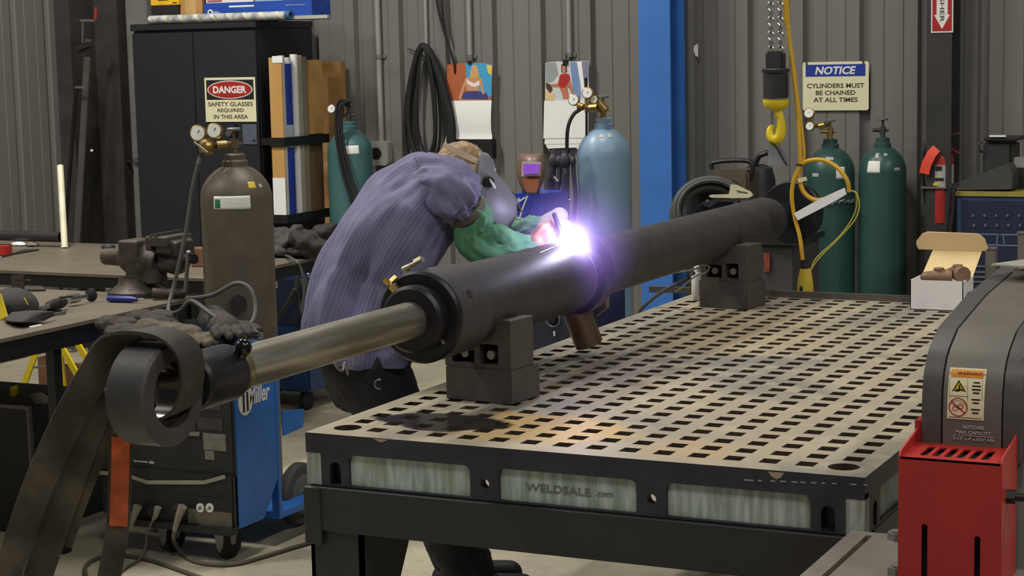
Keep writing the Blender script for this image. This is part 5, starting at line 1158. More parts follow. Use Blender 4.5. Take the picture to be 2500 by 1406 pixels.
# cap
root = thing('baseball_hat', 'black and yellow cap lying on the near bench at the left edge', 'cap', on_z(35, 775, BZ)); capm = mat('cap_black', (50, 48, 46), .85, var=.2); capy = mat('cap_yellow', (214, 190, 30), .7)
b = MB(); cc_ = on_z(18, 772, BZ); b.ball(cc_+V((0, .03, .03)), (.10, .10, .075)); b.ball(cc_+V((-.05, .0, .03)), (.07, .09, .06)); organic(b, 'crown', capm, root, voxel=.006, smooth=5)
b = MB(); rows = []
for i in range(9):
    t = i/8; px = 30+t*92; w2 = .075*math.sin(PI*(.25+.6*t))+.01
    c1 = on_z(px, 772+4*t, BZ+.012+.018*math.sin(t*PI)); rows.append([c1+V((-.2, .98, .1))*w2, c1-V((-.2, .98, .1))*w2, c1-V((-.2, .98, .1))*w2+V((0, 0, .004)), c1+V((0, 0, .016)), c1+V((-.2, .98, .1))*w2+V((0, 0, .004))])
b.loft(rows); b.done('brim', capm, root, ang=60)
yc_ = cc_.y-.055
b = MB(); b.prism([on_y(-8, 716, yc_-.02), on_y(2, 718, yc_-.02), on_y(18, 772, yc_-.04), on_y(-8, 784, yc_-.04)], (0, .004, 0)); b.done('yellow_panel', capy, root)
b = MB(); b.prism([on_y(42, 722, yc_+.06), on_y(60, 728, yc_+.06), on_y(68, 744, yc_+.06), on_y(46, 750, yc_+.06)], (0, .003, 0)); b.done('yellow_patch', capy, root)
# far bench things
root = thing('pipe_length', 'dark steel pipe lying along the far bench against the left wall', 'pipe', on_z(80, 605, BZ))
p1 = on_y(150, 590, 3.42); p0 = on_y(-40, 594, 3.42); b = MB(); b.lathe([(.024, 0), (.027, 0), (.027, .7), (.024, .7)], V((p1.x, 3.42, BZ+.052)), (-1, 0, 0), seg=28, close=True); b.done('pipe', mat('dull_pipe', (64, 62, 60), .45, .5), root)
for k, (px, w2, m_, nm_, lbl) in enumerate(((45, .05, paper, 'rag', 'crumpled white rag under the dark pipe on the far bench'), (78, .035, mat('dull_lump', (120, 112, 100), .7), 'rag', 'small tan rag under the dark pipe on the far bench'))):
    c_ = V((on_y(px, 608, 3.40).x, 3.40, BZ)); b = MB(); b.ball(c_+V((0, 0, .011)), (w2*.8, .03, .012)); b.ball(c_+V((.02, 0, .010)), (w2*.6, .025, .011)); r_ = organic(b, nm_, m_, org=c_, voxel=.004, smooth=3, disp=.008, dscale=.02); tag(r_, lbl, 'rag')
b = MB(); u = on_z(4, 625, BZ); b.span((u.x-.06, u.y, BZ), (u.x+.03, u.y+.05, BZ+.05), bev=.005); tag(b.done('red_block', redp), 'red block on the far bench at the left edge', 'block')
b = MB(); u = on_z(20, 628, BZ); b.prism([on_z(5, 630, BZ), on_z(35, 622, BZ), on_z(95, 612, BZ), on_z(60, 612, BZ)], (0, 0, .008)); tag(b.done('scrap_plate', dark), 'thin dark scrap plate on the far bench beside the red block', 'plate')
pb = on_z(158, 606, BZ); pt_ = on_x(147, 405, WALL_X+.03); root = thing('white_tube', 'cream white plastic tube leaning on the left wall', 'tube', pb); pb2 = V((-4.60, 3.52, BZ)); pb2 = pb
dd = ray(147, 405); tt = (pb.y+.18-CAM.y)/dd.y; ptop = CAM+dd*tt
b = MB(); b.cyl(pb, ptop, .017, .017, 24); b.done('tube', mat('cream_tube', (220, 214, 186), .45), root)
b = MB(); u = on_z(264, 596, BZ+.02); b.torus(V((u.x, u.y, BZ+.008)), Z1, .030, .006, 24, 6); tag(b.done('steel_ring', dark), 'small dark ring on the far bench before the cabinet', 'ring')
wd = on_z(488, 652, BZ); b = MB(); b.box((wd.x+.02, wd.y+.05, BZ+.042), (.14, .10, .084), .2, bev=.004); tag(b.done('wood_block', mat('reddish_wood', (118, 82, 54), .7, var=.2, stretch=(1, 8, 8))), 'reddish wood block on the far bench behind the brown cylinder', 'wood block')
# heap of gloves / jacket on the far bench
for k, (px, py, sx, sz, lbl, col) in enumerate(((672, 590, .10, .06, 'dark grey crumpled jacket heap on the far bench', (62, 60, 56)), (752, 588, .09, .08, 'black crumpled leather heap beside the welder on the far bench', (40, 37, 36)))):
    c_ = V((on_y(px, py, 3.33).x, 3.33, BZ)); b = MB(); rr = random.Random(k+2)
    for q_ in range(9): b.ball(c_+V((rr.uniform(-sx, sx)*.8, rr.uniform(-.08, .1), .03+rr.uniform(0, sz))), (rr.uniform(.05, .1), rr.uniform(.04, .07), rr.uniform(.025, .05)), rot=Matrix.Rotation(rr.uniform(-.8, .8), 3, 'Y'))
    b.ball(c_+V((0, 0, .03)), (sx*1.1, .1, .03)); r_ = organic(b, 'leather_jacket', mat('jacket_%d' % k, col, .8, var=.3, bump=.2, bscale=30), org=c_, voxel=.007, smooth=3, disp=.03, dscale=.05); tag(r_, lbl, 'jacket')
for k, (px, py) in enumerate(((718, 602), (750, 600))):
    c_ = on_z(px, py+10, BZ); b = MB()
    chain(b, [c_+V((-.09, .02, .02)), c_+V((.0, 0, .025)), c_+V((.05, 0, .025))], [.02, .035, .034])
    for f in range(4): chain(b, [c_+V((.05, -.03+f*.02, .025)), c_+V((.10, -.035+f*.023, .022)), c_+V((.13, -.035+f*.023, .014))], [.013, .012, .011])
    chain(b, [c_+V((.0, -.03, .025)), c_+V((.05, -.06, .02))], [.014, .012])
    r_ = organic(b, 'work_glove', mat('glove_grey', (84, 86, 78), .85, var=.25), org=V((c_.x, c_.y, BZ)), voxel=.005, smooth=3); tag(r_, ('grey work glove on the far bench front, left one', 'grey work glove on the far bench front, right one')[k], 'glove')
# thin cable on bench 2 edge running down, blue machine under the far bench with hoses
b = MB(); b.tube(spline([on_z(600, 628, BZ+.006), on_z(655, 624, BZ+.006), on_z(690, 622, BZ+.006), on_y(718, 634, 2.98), on_y(735, 655, 2.95), on_y(742, 700, 2.95), on_y(738, 760, 2.95)]), .006); tag(b.done('bench_lead', greyrub), 'thin grey lead hanging over the far bench edge', 'cable')
YU = 3.78; xl, xr = on_y(640, 720, YU).x-.25, on_y(748, 720, YU).x; z0, z1_ = .10, on_y(700, 668, YU).z
xr = min(xr, B2X-.02+.5)
root = thing('wire_welder', 'dark blue welding machine standing under the far bench edge', 'welding machine', ((xl+xr)/2, YU+.2, 0))
b = MB(); b.span((xl, YU, z0), (xr, YU+.45, z1_), bev=.01); b.done('cabinet', mat('deep_blue', (26, 58, 104), .45, var=.15), root)
b = MB(); b.span((xl+.02, YU-.003, z1_-.26), (xr-.02, YU+.001, z1_-.03)); b.done('front_panel', navy, root)
u = on_y(668, 695, YU); b = MB(); b.box((u.x, YU-.004, u.z), (.055, .003, .035)); b.done('label_plate', mat('grey_label', (130, 126, 122), .5), root)
for xx in (xl+.06, xr-.06):
    for yy in (YU+.06, YU+.38):
        b = MB(); b.cyl((xx-.015, yy, .05), (xx+.015, yy, .05), .05); b.box((xx, yy, .09), (.03, .05, .03)); b.done('caster', blackrub, root)
b = MB()
for k, pts in enumerate((((728, 668), (724, 700), (732, 740), (745, 790)), ((735, 680), (745, 710), (752, 760), (748, 800)), ((720, 705), (700, 745), (678, 775), (664, 800)), ((742, 672), (750, 700), (757, 735)))):
    b.tube(spline([on_y(px, py, YU-.03-.01*k) for px, py in pts]), (.010, .012, .011, .008)[k])
b.done('machine_hoses', greyrub, root)
b = MB(); 
for px, py in ((733, 665), (752, 672), (736, 690)): b.ball(on_y(px, py, YU-.035), (.010, .008, .013))
b.done('hose_fittings', chrome, root)

# ---- things under the near bench
root = thing('jack_stand', 'yellow jack stand under the near workbench', 'jack stand', on_y(150, 1000, 2.35)); root.location.z = 0; ORG[root.name] = V(root.location)
YJ = 2.35
for k, pts in enumerate((((152, 850), (208, 950)), ((190, 840), (262, 960)), ((146, 845), (150, 890)), ((86, 865), (64, 925)))):
    b = MB(); p0, p1 = on_y(*pts[0], YJ+.05*(k % 2)), on_y(*pts[1], YJ+.05*(k % 2)); d = p1-p0
    if k < 2: p1 = p0+d*((p0.z-.0)/(p0.z-p1.z))
    if k == 3: p1 = p0+d*((p0.z)/(p0.z-p1.z))
    if k == 2: p1 = p0+d*2.2
    b.bar(p0-d*.25, p1, .028, .012, up=(0, 1, 0)); b.done('leg', yellowp, root)
b = MB(); p0, p1 = on_y(80, 897, YJ+.02), on_y(205, 888, YJ+.02); b.bar(p0, p1, .010, .008, up=(0, 1, 0)); b.done('cross_bar', mat('tan_bar', (120, 108, 84), .5), root)
rt_ = root
for k, (px0, px1, py0, py1, yy, col, lbl) in enumerate(((92, 116, 872, 905, 2.55, (112, 76, 56), 'reddish wooden block under the near bench, left of the post'), (146, 190, 893, 912, 2.5, (84, 56, 46), 'dark reddish wooden block under the near bench behind the yellow stand'))):
    a, c_ = on_y(px0, py1, yy), on_y(px1, py1, yy); b = MB(); b.span((a.x, yy, 0), (c_.x, yy+.1, on_y(px0, py0, yy).z), bev=.003); tag(b.done('timber_block', mat('timber_%d' % k, col, .8, var=.25)), lbl, 'wood block')
a = on_y(80, 990, 1.45); root = thing('steel_box', 'black steel box with grey edges under the near bench at the left', 'box', (-2.75, 1.6, 0))
b = MB(); xr_ = on_y(76, 1050, 1.3).x; zt_ = on_y(40, 990, 1.3).z; b.span((xr_-.7, 1.3, 0.0), (xr_-.01, 1.75, zt_-.01)); b.done('box_body', inkm, root)
b = MB(); b.span((xr_-.7, 1.292, zt_-.012), (xr_, 1.31, zt_+.002)); b.span((xr_-.012, 1.292, 0), (xr_, 1.31, zt_-.012)); b.done('edge_angle', mat('grey_edge', (92, 92, 88), .5), root)
b = MB(); u0 = on_y(95, 960, 1.4)
b.prism([on_y(72, 962, 1.40), on_y(100, 958, 1.40), on_y(120, 970, 1.40), on_y(120, 984, 1.40), on_y(88, 993, 1.40)], (0, .002, .001)); root = tag(b.done('hanging_card', mat('dull_card', (140, 136, 120), .8)), 'torn grey card tag under the near bench beside the black box', 'card')
b = MB(); b.prism([on_y(24, 945, 1.42), on_y(41, 940, 1.42), on_y(41, 962, 1.42), on_y(36, 970, 1.42), on_y(25, 965, 1.42)], (0, .01, 0)); tag(b.done('yellow_scrap', yellowp), 'small yellow scrap piece under the near bench at the far left', 'scrap')
b = MB(); b.span((-3.20, 1.9, 0), (-1.95, 1.93, .40)); r_ = tag(b.done('backing_plate', mat('dim_plate', (58, 56, 52), .6)), 'dark steel plate standing on edge under the near bench', 'steel plate')
b = MB(); u = on_y(110, 1040, 1.8); b.ball(V((u.x+.12, 1.82, .12)), (.14, .06, .12)); tag(organic(b, 'cable_heap', mat('dark_blue_heap', (32, 34, 52), .8, bump=.2), org=(u.x+.12, 1.82, 0), voxel=.012, smooth=2, disp=.05, dscale=.06), 'dark blue heap on the floor under the near bench', 'heap')

# ================================================================ NEAR BLUE WELDING MACHINE
YW = 1.25; WX0, WX1 = -1.69, -1.095; WZ0, WZ1 = .125, .765
root = thing('welding_machine', 'blue and black wheeled welding machine below the bright rod', 'welding machine', ((WX0+WX1)/2, 1.45, 0)); wm = root
w_ = lambda px, py, dy=0: on_y(px, py, YW-dy)
YB = 1.52
b = MB(); b.prism([(WX1, YW+.012, WZ0), (WX1, YB-.10, WZ0), (WX1, YB, WZ0+.13), (WX1, YB, WZ1), (WX1, YW+.012, WZ1)], (-(WX1-WX0), 0, 0)); b.done('cabinet', bluep, wm, bevel=.004)
b = MB(); b.span((WX0, YW-.006, WZ0+.01), (WX1-.002, YW+.0115, WZ1), bev=.004); b.done('front_panel', mat('panel_black', (33, 33, 36), .5, var=.2), wm)
zt2 = WZ0+.1995
b = MB(); b.span((WX0+.14, YW-.02, WZ0), (WX1-.002, YW+.0115, zt2), bev=.004); b.span((WX0+.12, YW-.05, WZ0-.012), (WX1, YW-.0, WZ0+.012)); b.done('port_panel', mat('panel_black2', (30, 30, 32), .5), wm)
trim = mat('silver_trim', (150, 148, 130), .45)
b = MB(); pts = [w_(205, 1150, .008), w_(262, 1152, .008), w_(318, 1158, .008), w_(366, 1175, .008), w_(505, 1175, .008), w_(556, 1161, .008)]
pts = [p_-V((0, .016, 0)) for p_ in pts]; ribbon(b, pts, V((0, 0, 1)), .014, .004); b.done('trim_strip', trim, wm)
b = MB(); a, c_ = w_(318, 1182), w_(552, 1200); b.span((a.x, YW-.0235, c_.z-.012), (c_.x, YW-.0205, a.z-.008)); b.done('dark_band', dark, wm)
b = MB(); u = w_(352, 1126); b.text('Syncrowave', (u.x-.010, YW-.0065, u.z), X1, Z1, .010, .062, bold=.02, depth=.001); b.text('350', (u.x+.038, YW-.0065, u.z), X1, Z1, .009, .02, bold=.02, depth=.001); b.done('model_lettering', whitep, wm, label='small white lettering on the front')
gl_ = mat('decal_grey', (116, 114, 106), .6, var=.2, scale=60)
for nm_, (x0, y0, x1_, y1_) in dict(data_plate=(500, 1060, 554, 1096), small_plate=(504, 1100, 526, 1120), switch_plate=(445, 1026, 480, 1046), knob_plate=(487, 1022, 546, 1046), gauge_plate=(510, 975, 542, 1000)).items():
    a, c_ = w_(x0, y1_), w_(x1_, y0); b = MB(); b.span((a.x, YW-.0085, a.z), (c_.x, YW-.0055, c_.z)); b.done(nm_, gl_ if nm_ in ('data_plate', 'small_plate') else mat('decal_dark', (58, 56, 54), .5, var=.2, scale=40), wm)
b = MB(); a = w_(414, 1056); b.prism([w_(412, 1060, .008), w_(436, 1050, .008), w_(490, 1054, .008), w_(488, 1064, .008)], (0, -.006, 0)); b.done('front_handle', zinc, wm)
b = MB(); u = w_(432, 1160); b.prism([w_(412, 1166, .008), w_(425, 1158, .008), w_(440, 1158, .008), w_(462, 1166, .008)], (0, -.004, 0)); b.cyl((u.x, YW-.006, u.z+.004), (u.x, YW-.016, u.z+.004), .006); b.done('badge', mat('badge_dark', (86, 78, 70), .5), wm)
for px in (498, 521):
    u = w_(px, 1236); b = MB(); b.cyl((u.x, YW-.020, u.z), (u.x, YW-.025, u.z), .0165, .0165, 24); o_ = b.done('outlet', lblw, wm)
    b = MB(); b.box((u.x, YW-.0256, u.z-.003), (.018, .001, .003), ry=-.3); b.box((u.x, YW-.0256, u.z+.004), (.012, .001, .003), ry=-.3); b.done('outlet_slot', inkm, o_)
a, c_ = w_(470, 1280), w_(574, 1249); b = MB(); b.span((a.x, YW-.023, a.z), (c_.x, YW-.0205, c_.z)); b.done('steel_cover', mat('dull_cover', (112, 106, 96), .45, .4), wm)
plugm = mat('plug_grey', (140, 134, 120), .6)
for k, (px, py, pts) in enumerate(((332, 1236, ((336, 1236), (328, 1258), (318, 1290))), (386, 1238, ((386, 1238), (380, 1258), (374, 1268))), (444, 1236, ((446, 1236), (436, 1262), (426, 1296))))):
    b = MB(); u = w_(px, py); b.cyl((u.x, YW-.02, u.z), (u.x, YW-.05, u.z-.01), .018, .015); o_ = b.done('socket', dark, wm)
    P_ = [on_y(x_, y_, YW-.055) for x_, y_ in pts]; b = MB(); rd = (.017, .015, .008) if k != 1 else (.013, .012, .007)
    b.tube(spline(P_, 4), .015, 14, radii=[rd[0]+(rd[2]-rd[0])*(i/8)**1.2 for i in range(9)]); b.done('plug', plugm, o_)
P = [on_y(426, 1296, YW-.055), on_y(424, 1318, YW-.05), on_z(440, 1345, .02), on_z(470, 1368, .009), on_z(520, 1378, .008), on_z(580, 1376, .008), on_z(650, 1357, .008), on_z(760, 1324, .008), on_z(900, 1290, .008)]
b = MB(); b.tube(spline(P, 6), .0075); b.done('power_cable', mat('floor_cable', (96, 90, 80), .6), wm)
P = [on_y(374, 1268, YW-.055), on_y(360, 1300, YW-.06), on_y(356, 1330, YW-.06), on_z(340, 1365, .01), on_z(300, 1390, .008), on_z(285, 1412, .008)]
b = MB(); b.tube(spline(P, 6), .0055); b.done('remote_cable', mat('floor_cable', (96, 90, 80), .6), wm)
P = [on_z(520, 1420, .008), on_z(440, 1392, .008), on_z(370, 1368, .008), on_z(300, 1356, .008), on_z(240, 1362, .008), on_z(208, 1385, .008), on_z(215, 1420, .008)]
b = MB(); b.tube(spline(P, 6), .008); tag(b.done('floor_lead', mat('floor_lead', (84, 76, 62), .6)), 'brown lead looped on the floor under the straps', 'cable')
whm = mat('tyre_grey', (70, 68, 64), .7)
for px in (382, 558):
    u = on_z(px, 1362, .0); c_ = V((u.x, YW+.06, .062)); b = MB(); b.cyl(c_-V((.016, 0, 0)), c_+V((.016, 0, 0)), .060, .060, 32); cs = b.done('caster', blackrub, wm)
    b = MB(); b.prism([c_+V((-.019, -.064, .05)), c_+V((.024, -.064, .055)), c_+V((.016, -.064, -.01)), c_+V((.004, -.066, -.028)), c_+V((-.010, -.064, -.01))], (0, .004, 0)); b.prism([c_+V((-.021, -.03, .065)), c_+V((-.021, .04, .065)), c_+V((-.021, .012, -.01)), c_+V((-.021, -.012, -.01))], (.004, 0, 0)); b.prism([c_+V((.021, -.03, .065)), c_+V((.021, .04, .065)), c_+V((.021, .012, -.01)), c_+V((.021, -.012, -.01))], (-.004, 0, 0)); b.done('caster_fork', zinc, cs)
wc = on_y(722, 1212, 1.78); 
for xx in (wc.x, wc.x-.62):
    c_ = V((xx, 1.80, .125)); b = MB(); b.lathe([(.06, -.02), (.112, -.022), (.122, -.012), (.122, .012), (.112, .022), (.06, .02)], c_, X1, 40); wh_ = b.done('rear_wheel', whm, wm)
    b = MB(); b.lathe([(.0, .022), (.02, .024), (.03, .014), (.07, .014), (.075, .021)], c_, X1, 32); b.done('wheel_hub', mat('hub_grey', (98, 94, 86), .5), wh_)
b = MB(); b.span((WX0+.02, YB, .10), (WX1, 2.0, .125)); b.span((WX1-.03, YB+.0, .125), (WX1, YB+.02, .70)); b.prism([on_x(686, 1004, WX1-.002), on_x(740, 998, WX1-.002), on_x(738, 1042, WX1-.002), on_x(690, 1064, WX1-.002)], (.004, 0, 0)); b.done('cylinder_rack', bluep, wm)
b = MB(); b.cyl((wc.x-.60, 1.80, .125), (wc.x-.025, 1.80, .125), .012); b.done('axle', black, wm)
# side logo
b = MB(); so = on_x(596, 980, WX1+.001); b.curve2d([circ(0, 0, .045, 28, .052)], (WX1+.0004, so.y+.008, so.z), Y1, Z1, .001); lg = b.done('logo_disc', whitep, wm, label='white logo disc on the blue side')
b = MB(); b.box((WX1+.0018, so.y-.004, so.z-.004), (.001, .012, .07)); b.box((WX1+.0018, so.y+.020, so.z-.004), (.001, .012, .07)); b.done('logo_stripes', navy, lg)
s2 = on_x(625, 965, WX1+.001); b = MB(); b.text('Miller', (WX1+.0006, s2.y+.02, s2.z+.004), Y1, Z1, .065, .14, shear=.25, bold=.02, depth=.001); b.done('logo_lettering', whitep, wm, label='white script lettering on the blue side')
# brown cylinder on the rack
c_ = on_y(573, 380, 1.84); zn = on_y(573, 374, 1.84).z; cyb = (c_.x, 1.84)
gb = gas_cylinder('brown gas cylinder with twin gauge regulator behind the blue welding machine', cyb, .138, .126, zn, brown, [(-38, 22, zn-.126-.205, zn-.126-.155, lblw, 'sticker'), (-36, -26, zn-.126-.20, zn-.126-.165, lblg, 'sticker'), (22, 36, zn-.126-.13, zn-.126-.105, lbly, 'sticker'), (44, 50, zn-.126-.13, zn-.126-.115, silverl, 'sticker')], valve=mat('dull_brass', (120, 104, 80), .4, .7))
YG = 1.74
rg_ = regulator(gb, brass, [(on_y(483, 325, YG), .031), (on_y(523, 319, YG), .029)], [(on_y(505, 358, YG+.03), on_y(565, 352, 1.84), .010), (on_y(528, 354, YG+.03), on_y(552, 352, YG+.06), .016), (on_y(484, 326, YG+.02), on_y(503, 356, YG+.03), .008), (on_y(523, 320, YG+.02), on_y(508, 352, YG+.03), .008)])
b = MB(); u = on_y(505, 359, YG); n_ = (CAM-u).normalized(); b.lathe([(.028, -.04), (.033, -.03), (.033, .0), (.022, .022), (.008, .028)], u, n_, 28); b.done('regulator_bonnet', brass, rg_)
b = MB(); b.cyl(on_y(474, 347, YG-.04), on_y(507, 373, YG-.04), .0045); b.done('adjusting_bar', chrome, rg_)
b = MB(); P = [on_y(490, 378, YG), on_y(484, 400, YG), on_y(470, 460, YG-.02), on_y(455, 560, YG-.05), on_y(438, 640, YG-.08), on_y(424, 700, YG-.1), on_y(412, 745, YG-.15), on_y(414, 765, YG-.2), on_y(440, 758, YG-.25), on_y(468, 735, YG-.25), on_y(520, 770, YG-.3), on_y(570, 800, YG-.3), on_y(612, 790, YG-.25), on_y(624, 750, YG-.2), on_y(610, 705, YG-.18), on_y(575, 692, YG-.18), on_y(520, 720, YG-.2), on_y(470, 728, YG-.15)]
b.tube(spline(P, 6), .0085); b.done('gas_hose', greyrub, rg_)
b = MB(); b.cyl(on_y(489, 383, YG), on_y(484, 400, YG), .0095); b.done('hose_ferrule', zinc, rg_)
b = MB(); b.cyl(on_y(582, 742, 1.70), on_y(582, 742, 1.705), .045*.75, .045*.75, 24); u = on_y(582, 742, 1.70); b.done('dark_knob', blackrub, gb)
# gloves and rag on the machine top
glm = mat('glove_brown', (88, 78, 64), .85, var=.3, scale=20, bump=.15, bscale=40); gld = mat('glove_dark', (56, 50, 44), .85, var=.3, scale=20, bump=.15, bscale=40)
def glove(c, ang, s, m_, label, flip=1, lift=.0):
    R3 = Matrix.Rotation(ang, 3, 'Z'); T = lambda x, y, z: V(c)+R3 @ V((x*s, y*s*flip, z*s+lift)); b = MB()
    chain(b, [T(-.20, 0, .035), T(-.12, 0, .035), T(-.03, .0, .034), T(.05, .0, .034)], [.055*s, .048*s, .05*s, .048*s])
    for f in range(4):
        y_ = -.048+f*.032; l_ = (.075, .095, .09, .07)[f]; chain(b, [T(.06, y_, .035), T(.06+l_*.6, y_*1.15, .04), T(.06+l_, y_*1.2, .026)], [.019*s, .017*s, .015*s])
    chain(b, [T(-.02, -.05, .034), T(.03, -.085, .032), T(.075, -.10, .028)], [.022*s, .019*s, .016*s])
    r_ = organic(b, 'leather_glove', m_, org=V(c), voxel=.006, smooth=3, disp=.012, dscale=.03); return tag(r_, label, 'glove')
zt = WZ1+.0005
glove((-1.34, 1.31, zt+.0), -.25, 1.0, glm, 'brown leather glove lying at the front of the blue machine top')
glove((-1.24, 1.43, zt+.0), -.75, 1.05, gld, 'dark leather glove with spread fingers at the right of the blue machine top', -1, lift=.02)
b = MB(); cc_ = V((-1.52, 1.36, zt)); rr = random.Random(11)
for q_ in range(14): b.ball(cc_+V((rr.uniform(-.15, .2), rr.uniform(-.09, .13), .02+rr.uniform(0, .05))), (rr.uniform(.04, .07),)*2+(rr.uniform(.02, .035),))
tag(organic(b, 'oily_rag', gld, org=cc_, voxel=.006, smooth=3, disp=.02, dscale=.03), 'dark crumpled rag on the left of the blue machine top', 'rag')
ground_clamp('small_clamp', on_y(640, 822, 1.40), on_y(606, 808, 1.42), 'small bright clamp at the right rear of the blue machine top', chrome, s=.7)

# ================================================================ BACKGROUND MACHINE WITH HELMET, BEHIND THE WELDER
YQ = 2.95; qx0, qx1 = on_y(1248, 500, YQ).x, on_y(1332, 500, YQ).x; zq = on_y(1300, 474, YQ).z
root = thing('control_machine', 'blue welding machine with dark dial panel standing behind the arc', 'welding machine', ((qx0+qx1)/2, YQ+.2, 0)); qm = root
zs = on_y(1300, 610, YQ).z
b = MB(); b.span((qx0, YQ, zs), (qx1, YQ+.24, zq), bev=.008); b.done('control_head', mat('bright_machine_blue', (30, 62, 170), .4), qm)
qx1 = on_y(1448, 790, YQ).x
b = MB(); b.span((qx0+.04, YQ, .10), (qx1, YQ+.36, zs-.0005), bev=.008); b.done('cabinet', mat('navy_cabinet', (34, 44, 84), .45), qm)
z0_ = .25
b = MB(); b.span((qx0+.06, YQ-.004, z0_), (qx1-.03, YQ+.001, zs-.03)); b.done('dial_panel', mat('dial_panel', (40, 42, 56), .5), qm)
for px, py, r_ in ((1268, 546, 14), (1297, 546, 13)):
    u = on_y(px, py, YQ-.003); b = MB(); b.torus((u.x, YQ-.003, u.z), Y1, r_/575, .003, 28, 6); b.cyl((u.x, YQ-.002, u.z), (u.x, YQ-.012, u.z), r_/575*.6, r_/575*.55, 20); b.done('dial_ring', whitep, qm)
u = on_y(1350, 779, YQ-.005); b = MB(); b.torus((u.x, YQ-.006, u.z), Y1, .031, .0035, 28, 6, a0=-PI*.35, a1=PI*1.0, x=X1); b.bar((u.x-.031, YQ-.006, u.z+.004), (u.x-.012, YQ-.006, u.z+.001), .004, .003, up=(0, 1, 0)); b.done('dial_arc', zinc, qm, label='pale dial arc')
b = MB(); b.cyl((u.x, YQ-.004, u.z), (u.x, YQ-.022, u.z), .022, .018, 24); kn_ = b.done('big_knob', black, qm)
u = on_y(1354, 814, YQ-.005); b = MB(); b.box((u.x, YQ-.008, u.z), (.006, .006, .020)); b.done('toggle', whitep, qm)
u = on_y(1428, 790, YQ-.005); b = MB(); b.bar(on_y(1399, 775, YQ-.01), on_y(1393, 822, YQ-.01), .006, .006); b.done('edge_strip', zinc, qm)
b = MB(); b.text('mil', (on_y(1420, 792, YQ).x, YQ-.006, on_y(1420, 792, YQ).z), X1, Z1, .055, .07, depth=.002, bold=.02); b.done('side_lettering', zinc, qm)
for xx in (qx0+.06, qx1-.06):
    for yy in (YQ+.06, YQ+.32):
        b = MB(); b.cyl((xx-.015, yy, .05), (xx+.015, yy, .05), .05); b.box((xx, yy, .09), (.03, .05, .03)); b.done('caster', blackrub, qm)
b = MB(); b.span((qx0+.05, YQ+.3805, .11), (qx1-.02, YQ+.71, .135)); b.done('cylinder_tray', black, qm)
# helmet standing on it
hc_ = on_y(1296, 424, YQ+.06); root = thing('welding_helmet', 'welding helmet with violet lens standing on the blue machine behind the arc', 'helmet', V((hc_.x, hc_.y, zq)))
hm1 = mat('helmet_brown', (122, 96, 84), .4); hz = zq-hc_.z
def hp(px, py, dy): return on_y(px, py, YQ+.06-dy)
rows = []
for py, hw, dep in ((374, 22, .02), (379, 29, .05), (392, 32, .075), (415, 34, .085), (432, 34, .085), (448, 29, .075), (462, 23, .055), (472, 20, .045)):
    rows.append([hp(1296+hw*math.sin(a)-.0, py, dep*math.cos(a)) for a in [(-PI/2)+PI*i/14 for i in range(15)]])
b = MB(); b.loft(rows, ring_closed=False, cap=False); o_ = b.done('shell', hm1, root, ang=70); so_ = o_.modifiers.new('s', 'SOLIDIFY'); so_.thickness = .006; so_.offset = -1
b = MB(); u0 = hp(1276, 394, .092); 
b.prism([hp(1276, 394, .085), hp(1322, 396, .085), hp(1320, 428, .095), hp(1274, 430, .095)], (0, -.006, 0)); b.done('lens_frame', mat('frame_silver', (170, 160, 156), .35), root)
b = MB(); b.prism([hp(1279, 399, .0925), hp(1318, 400, .0925), hp(1316, 424, .1025), hp(1278, 426, .1025)], (0, -.003, 0)); b.done('lens', mat('violet_lens', (150, 90, 214), .1), root)
b = MB(); b.prism([hp(1276, 437, .083), hp(1318, 437, .083), hp(1311, 470, .055), hp(1287, 470, .055)], (0, -.008, 0)); b.done('chin_guard', mat('arc_lit_chin', (206, 128, 84), .45), root)  # orange is the arc's glow put into the guard's colour
# white straps hanging left of it, dark tool clutter on the wall side
b = MB()
for pts in (((1268, 484), (1256, 505), (1246, 530), (1240, 552)), ((1288, 478), (1276, 510), (1266, 540), (1256, 556)), ((1282, 482), (1262, 498), (1258, 520), (1266, 548)), ((1244, 482), (1256, 500), (1262, 530))):
    b.tube(spline([on_y(px, py, YQ-.02) for px, py in pts], 4), .0035, 6)
tag(b.done('white_rope', whitep), 'white cords dangling on the left edge of the blue machine behind the arc', 'cord')
root = thing('torch_rack', 'cluster of dark torches and leads hanging below the red top calendar', 'torch rack', on_y(1375, 365, 3.32))
b = MB(); xa_, xb_ = on_y(1344, 368, 3.33), on_y(1406, 366, 3.33); b.bar(xa_, xb_, .02, .02); b.span((xa_.x-.01, 3.33, .9), (xa_.x+.012, 3.36, xa_.z)); b.done('rack_bar', black, root)
for k, (px, top, bot, r_) in enumerate(((1350, 366, 470, .016), (1364, 366, 520, .012), (1378, 366, 500, .018), (1398, 366, 540, .010))):
    b = MB(); P = [on_y(px, top, 3.31), on_y(px+3, (top+bot)/2-20, 3.30), on_y(px-8+5*k, (top+bot)/2+25, 3.30), on_y(px-3+2*k, bot, 3.31)]; b.tube(spline(P, 5), r_, 10)
    b.ball(on_y(px+1, top+28, 3.30), (r_*1.4, r_*1.4, r_*2.2)); b.done('torch_lead', mat('dusky_rubber', (52, 50, 60), .6), root)
b = MB(); b.cyl(on_y(1353, 432, 3.29), on_y(1362, 444, 3.29), .010); b.cyl(on_y(1378, 410, 3.29), on_y(1381, 424, 3.29), .008); b.ball(on_y(1391, 489, 3.29), .007); b.done('torch_cups', chrome, root)
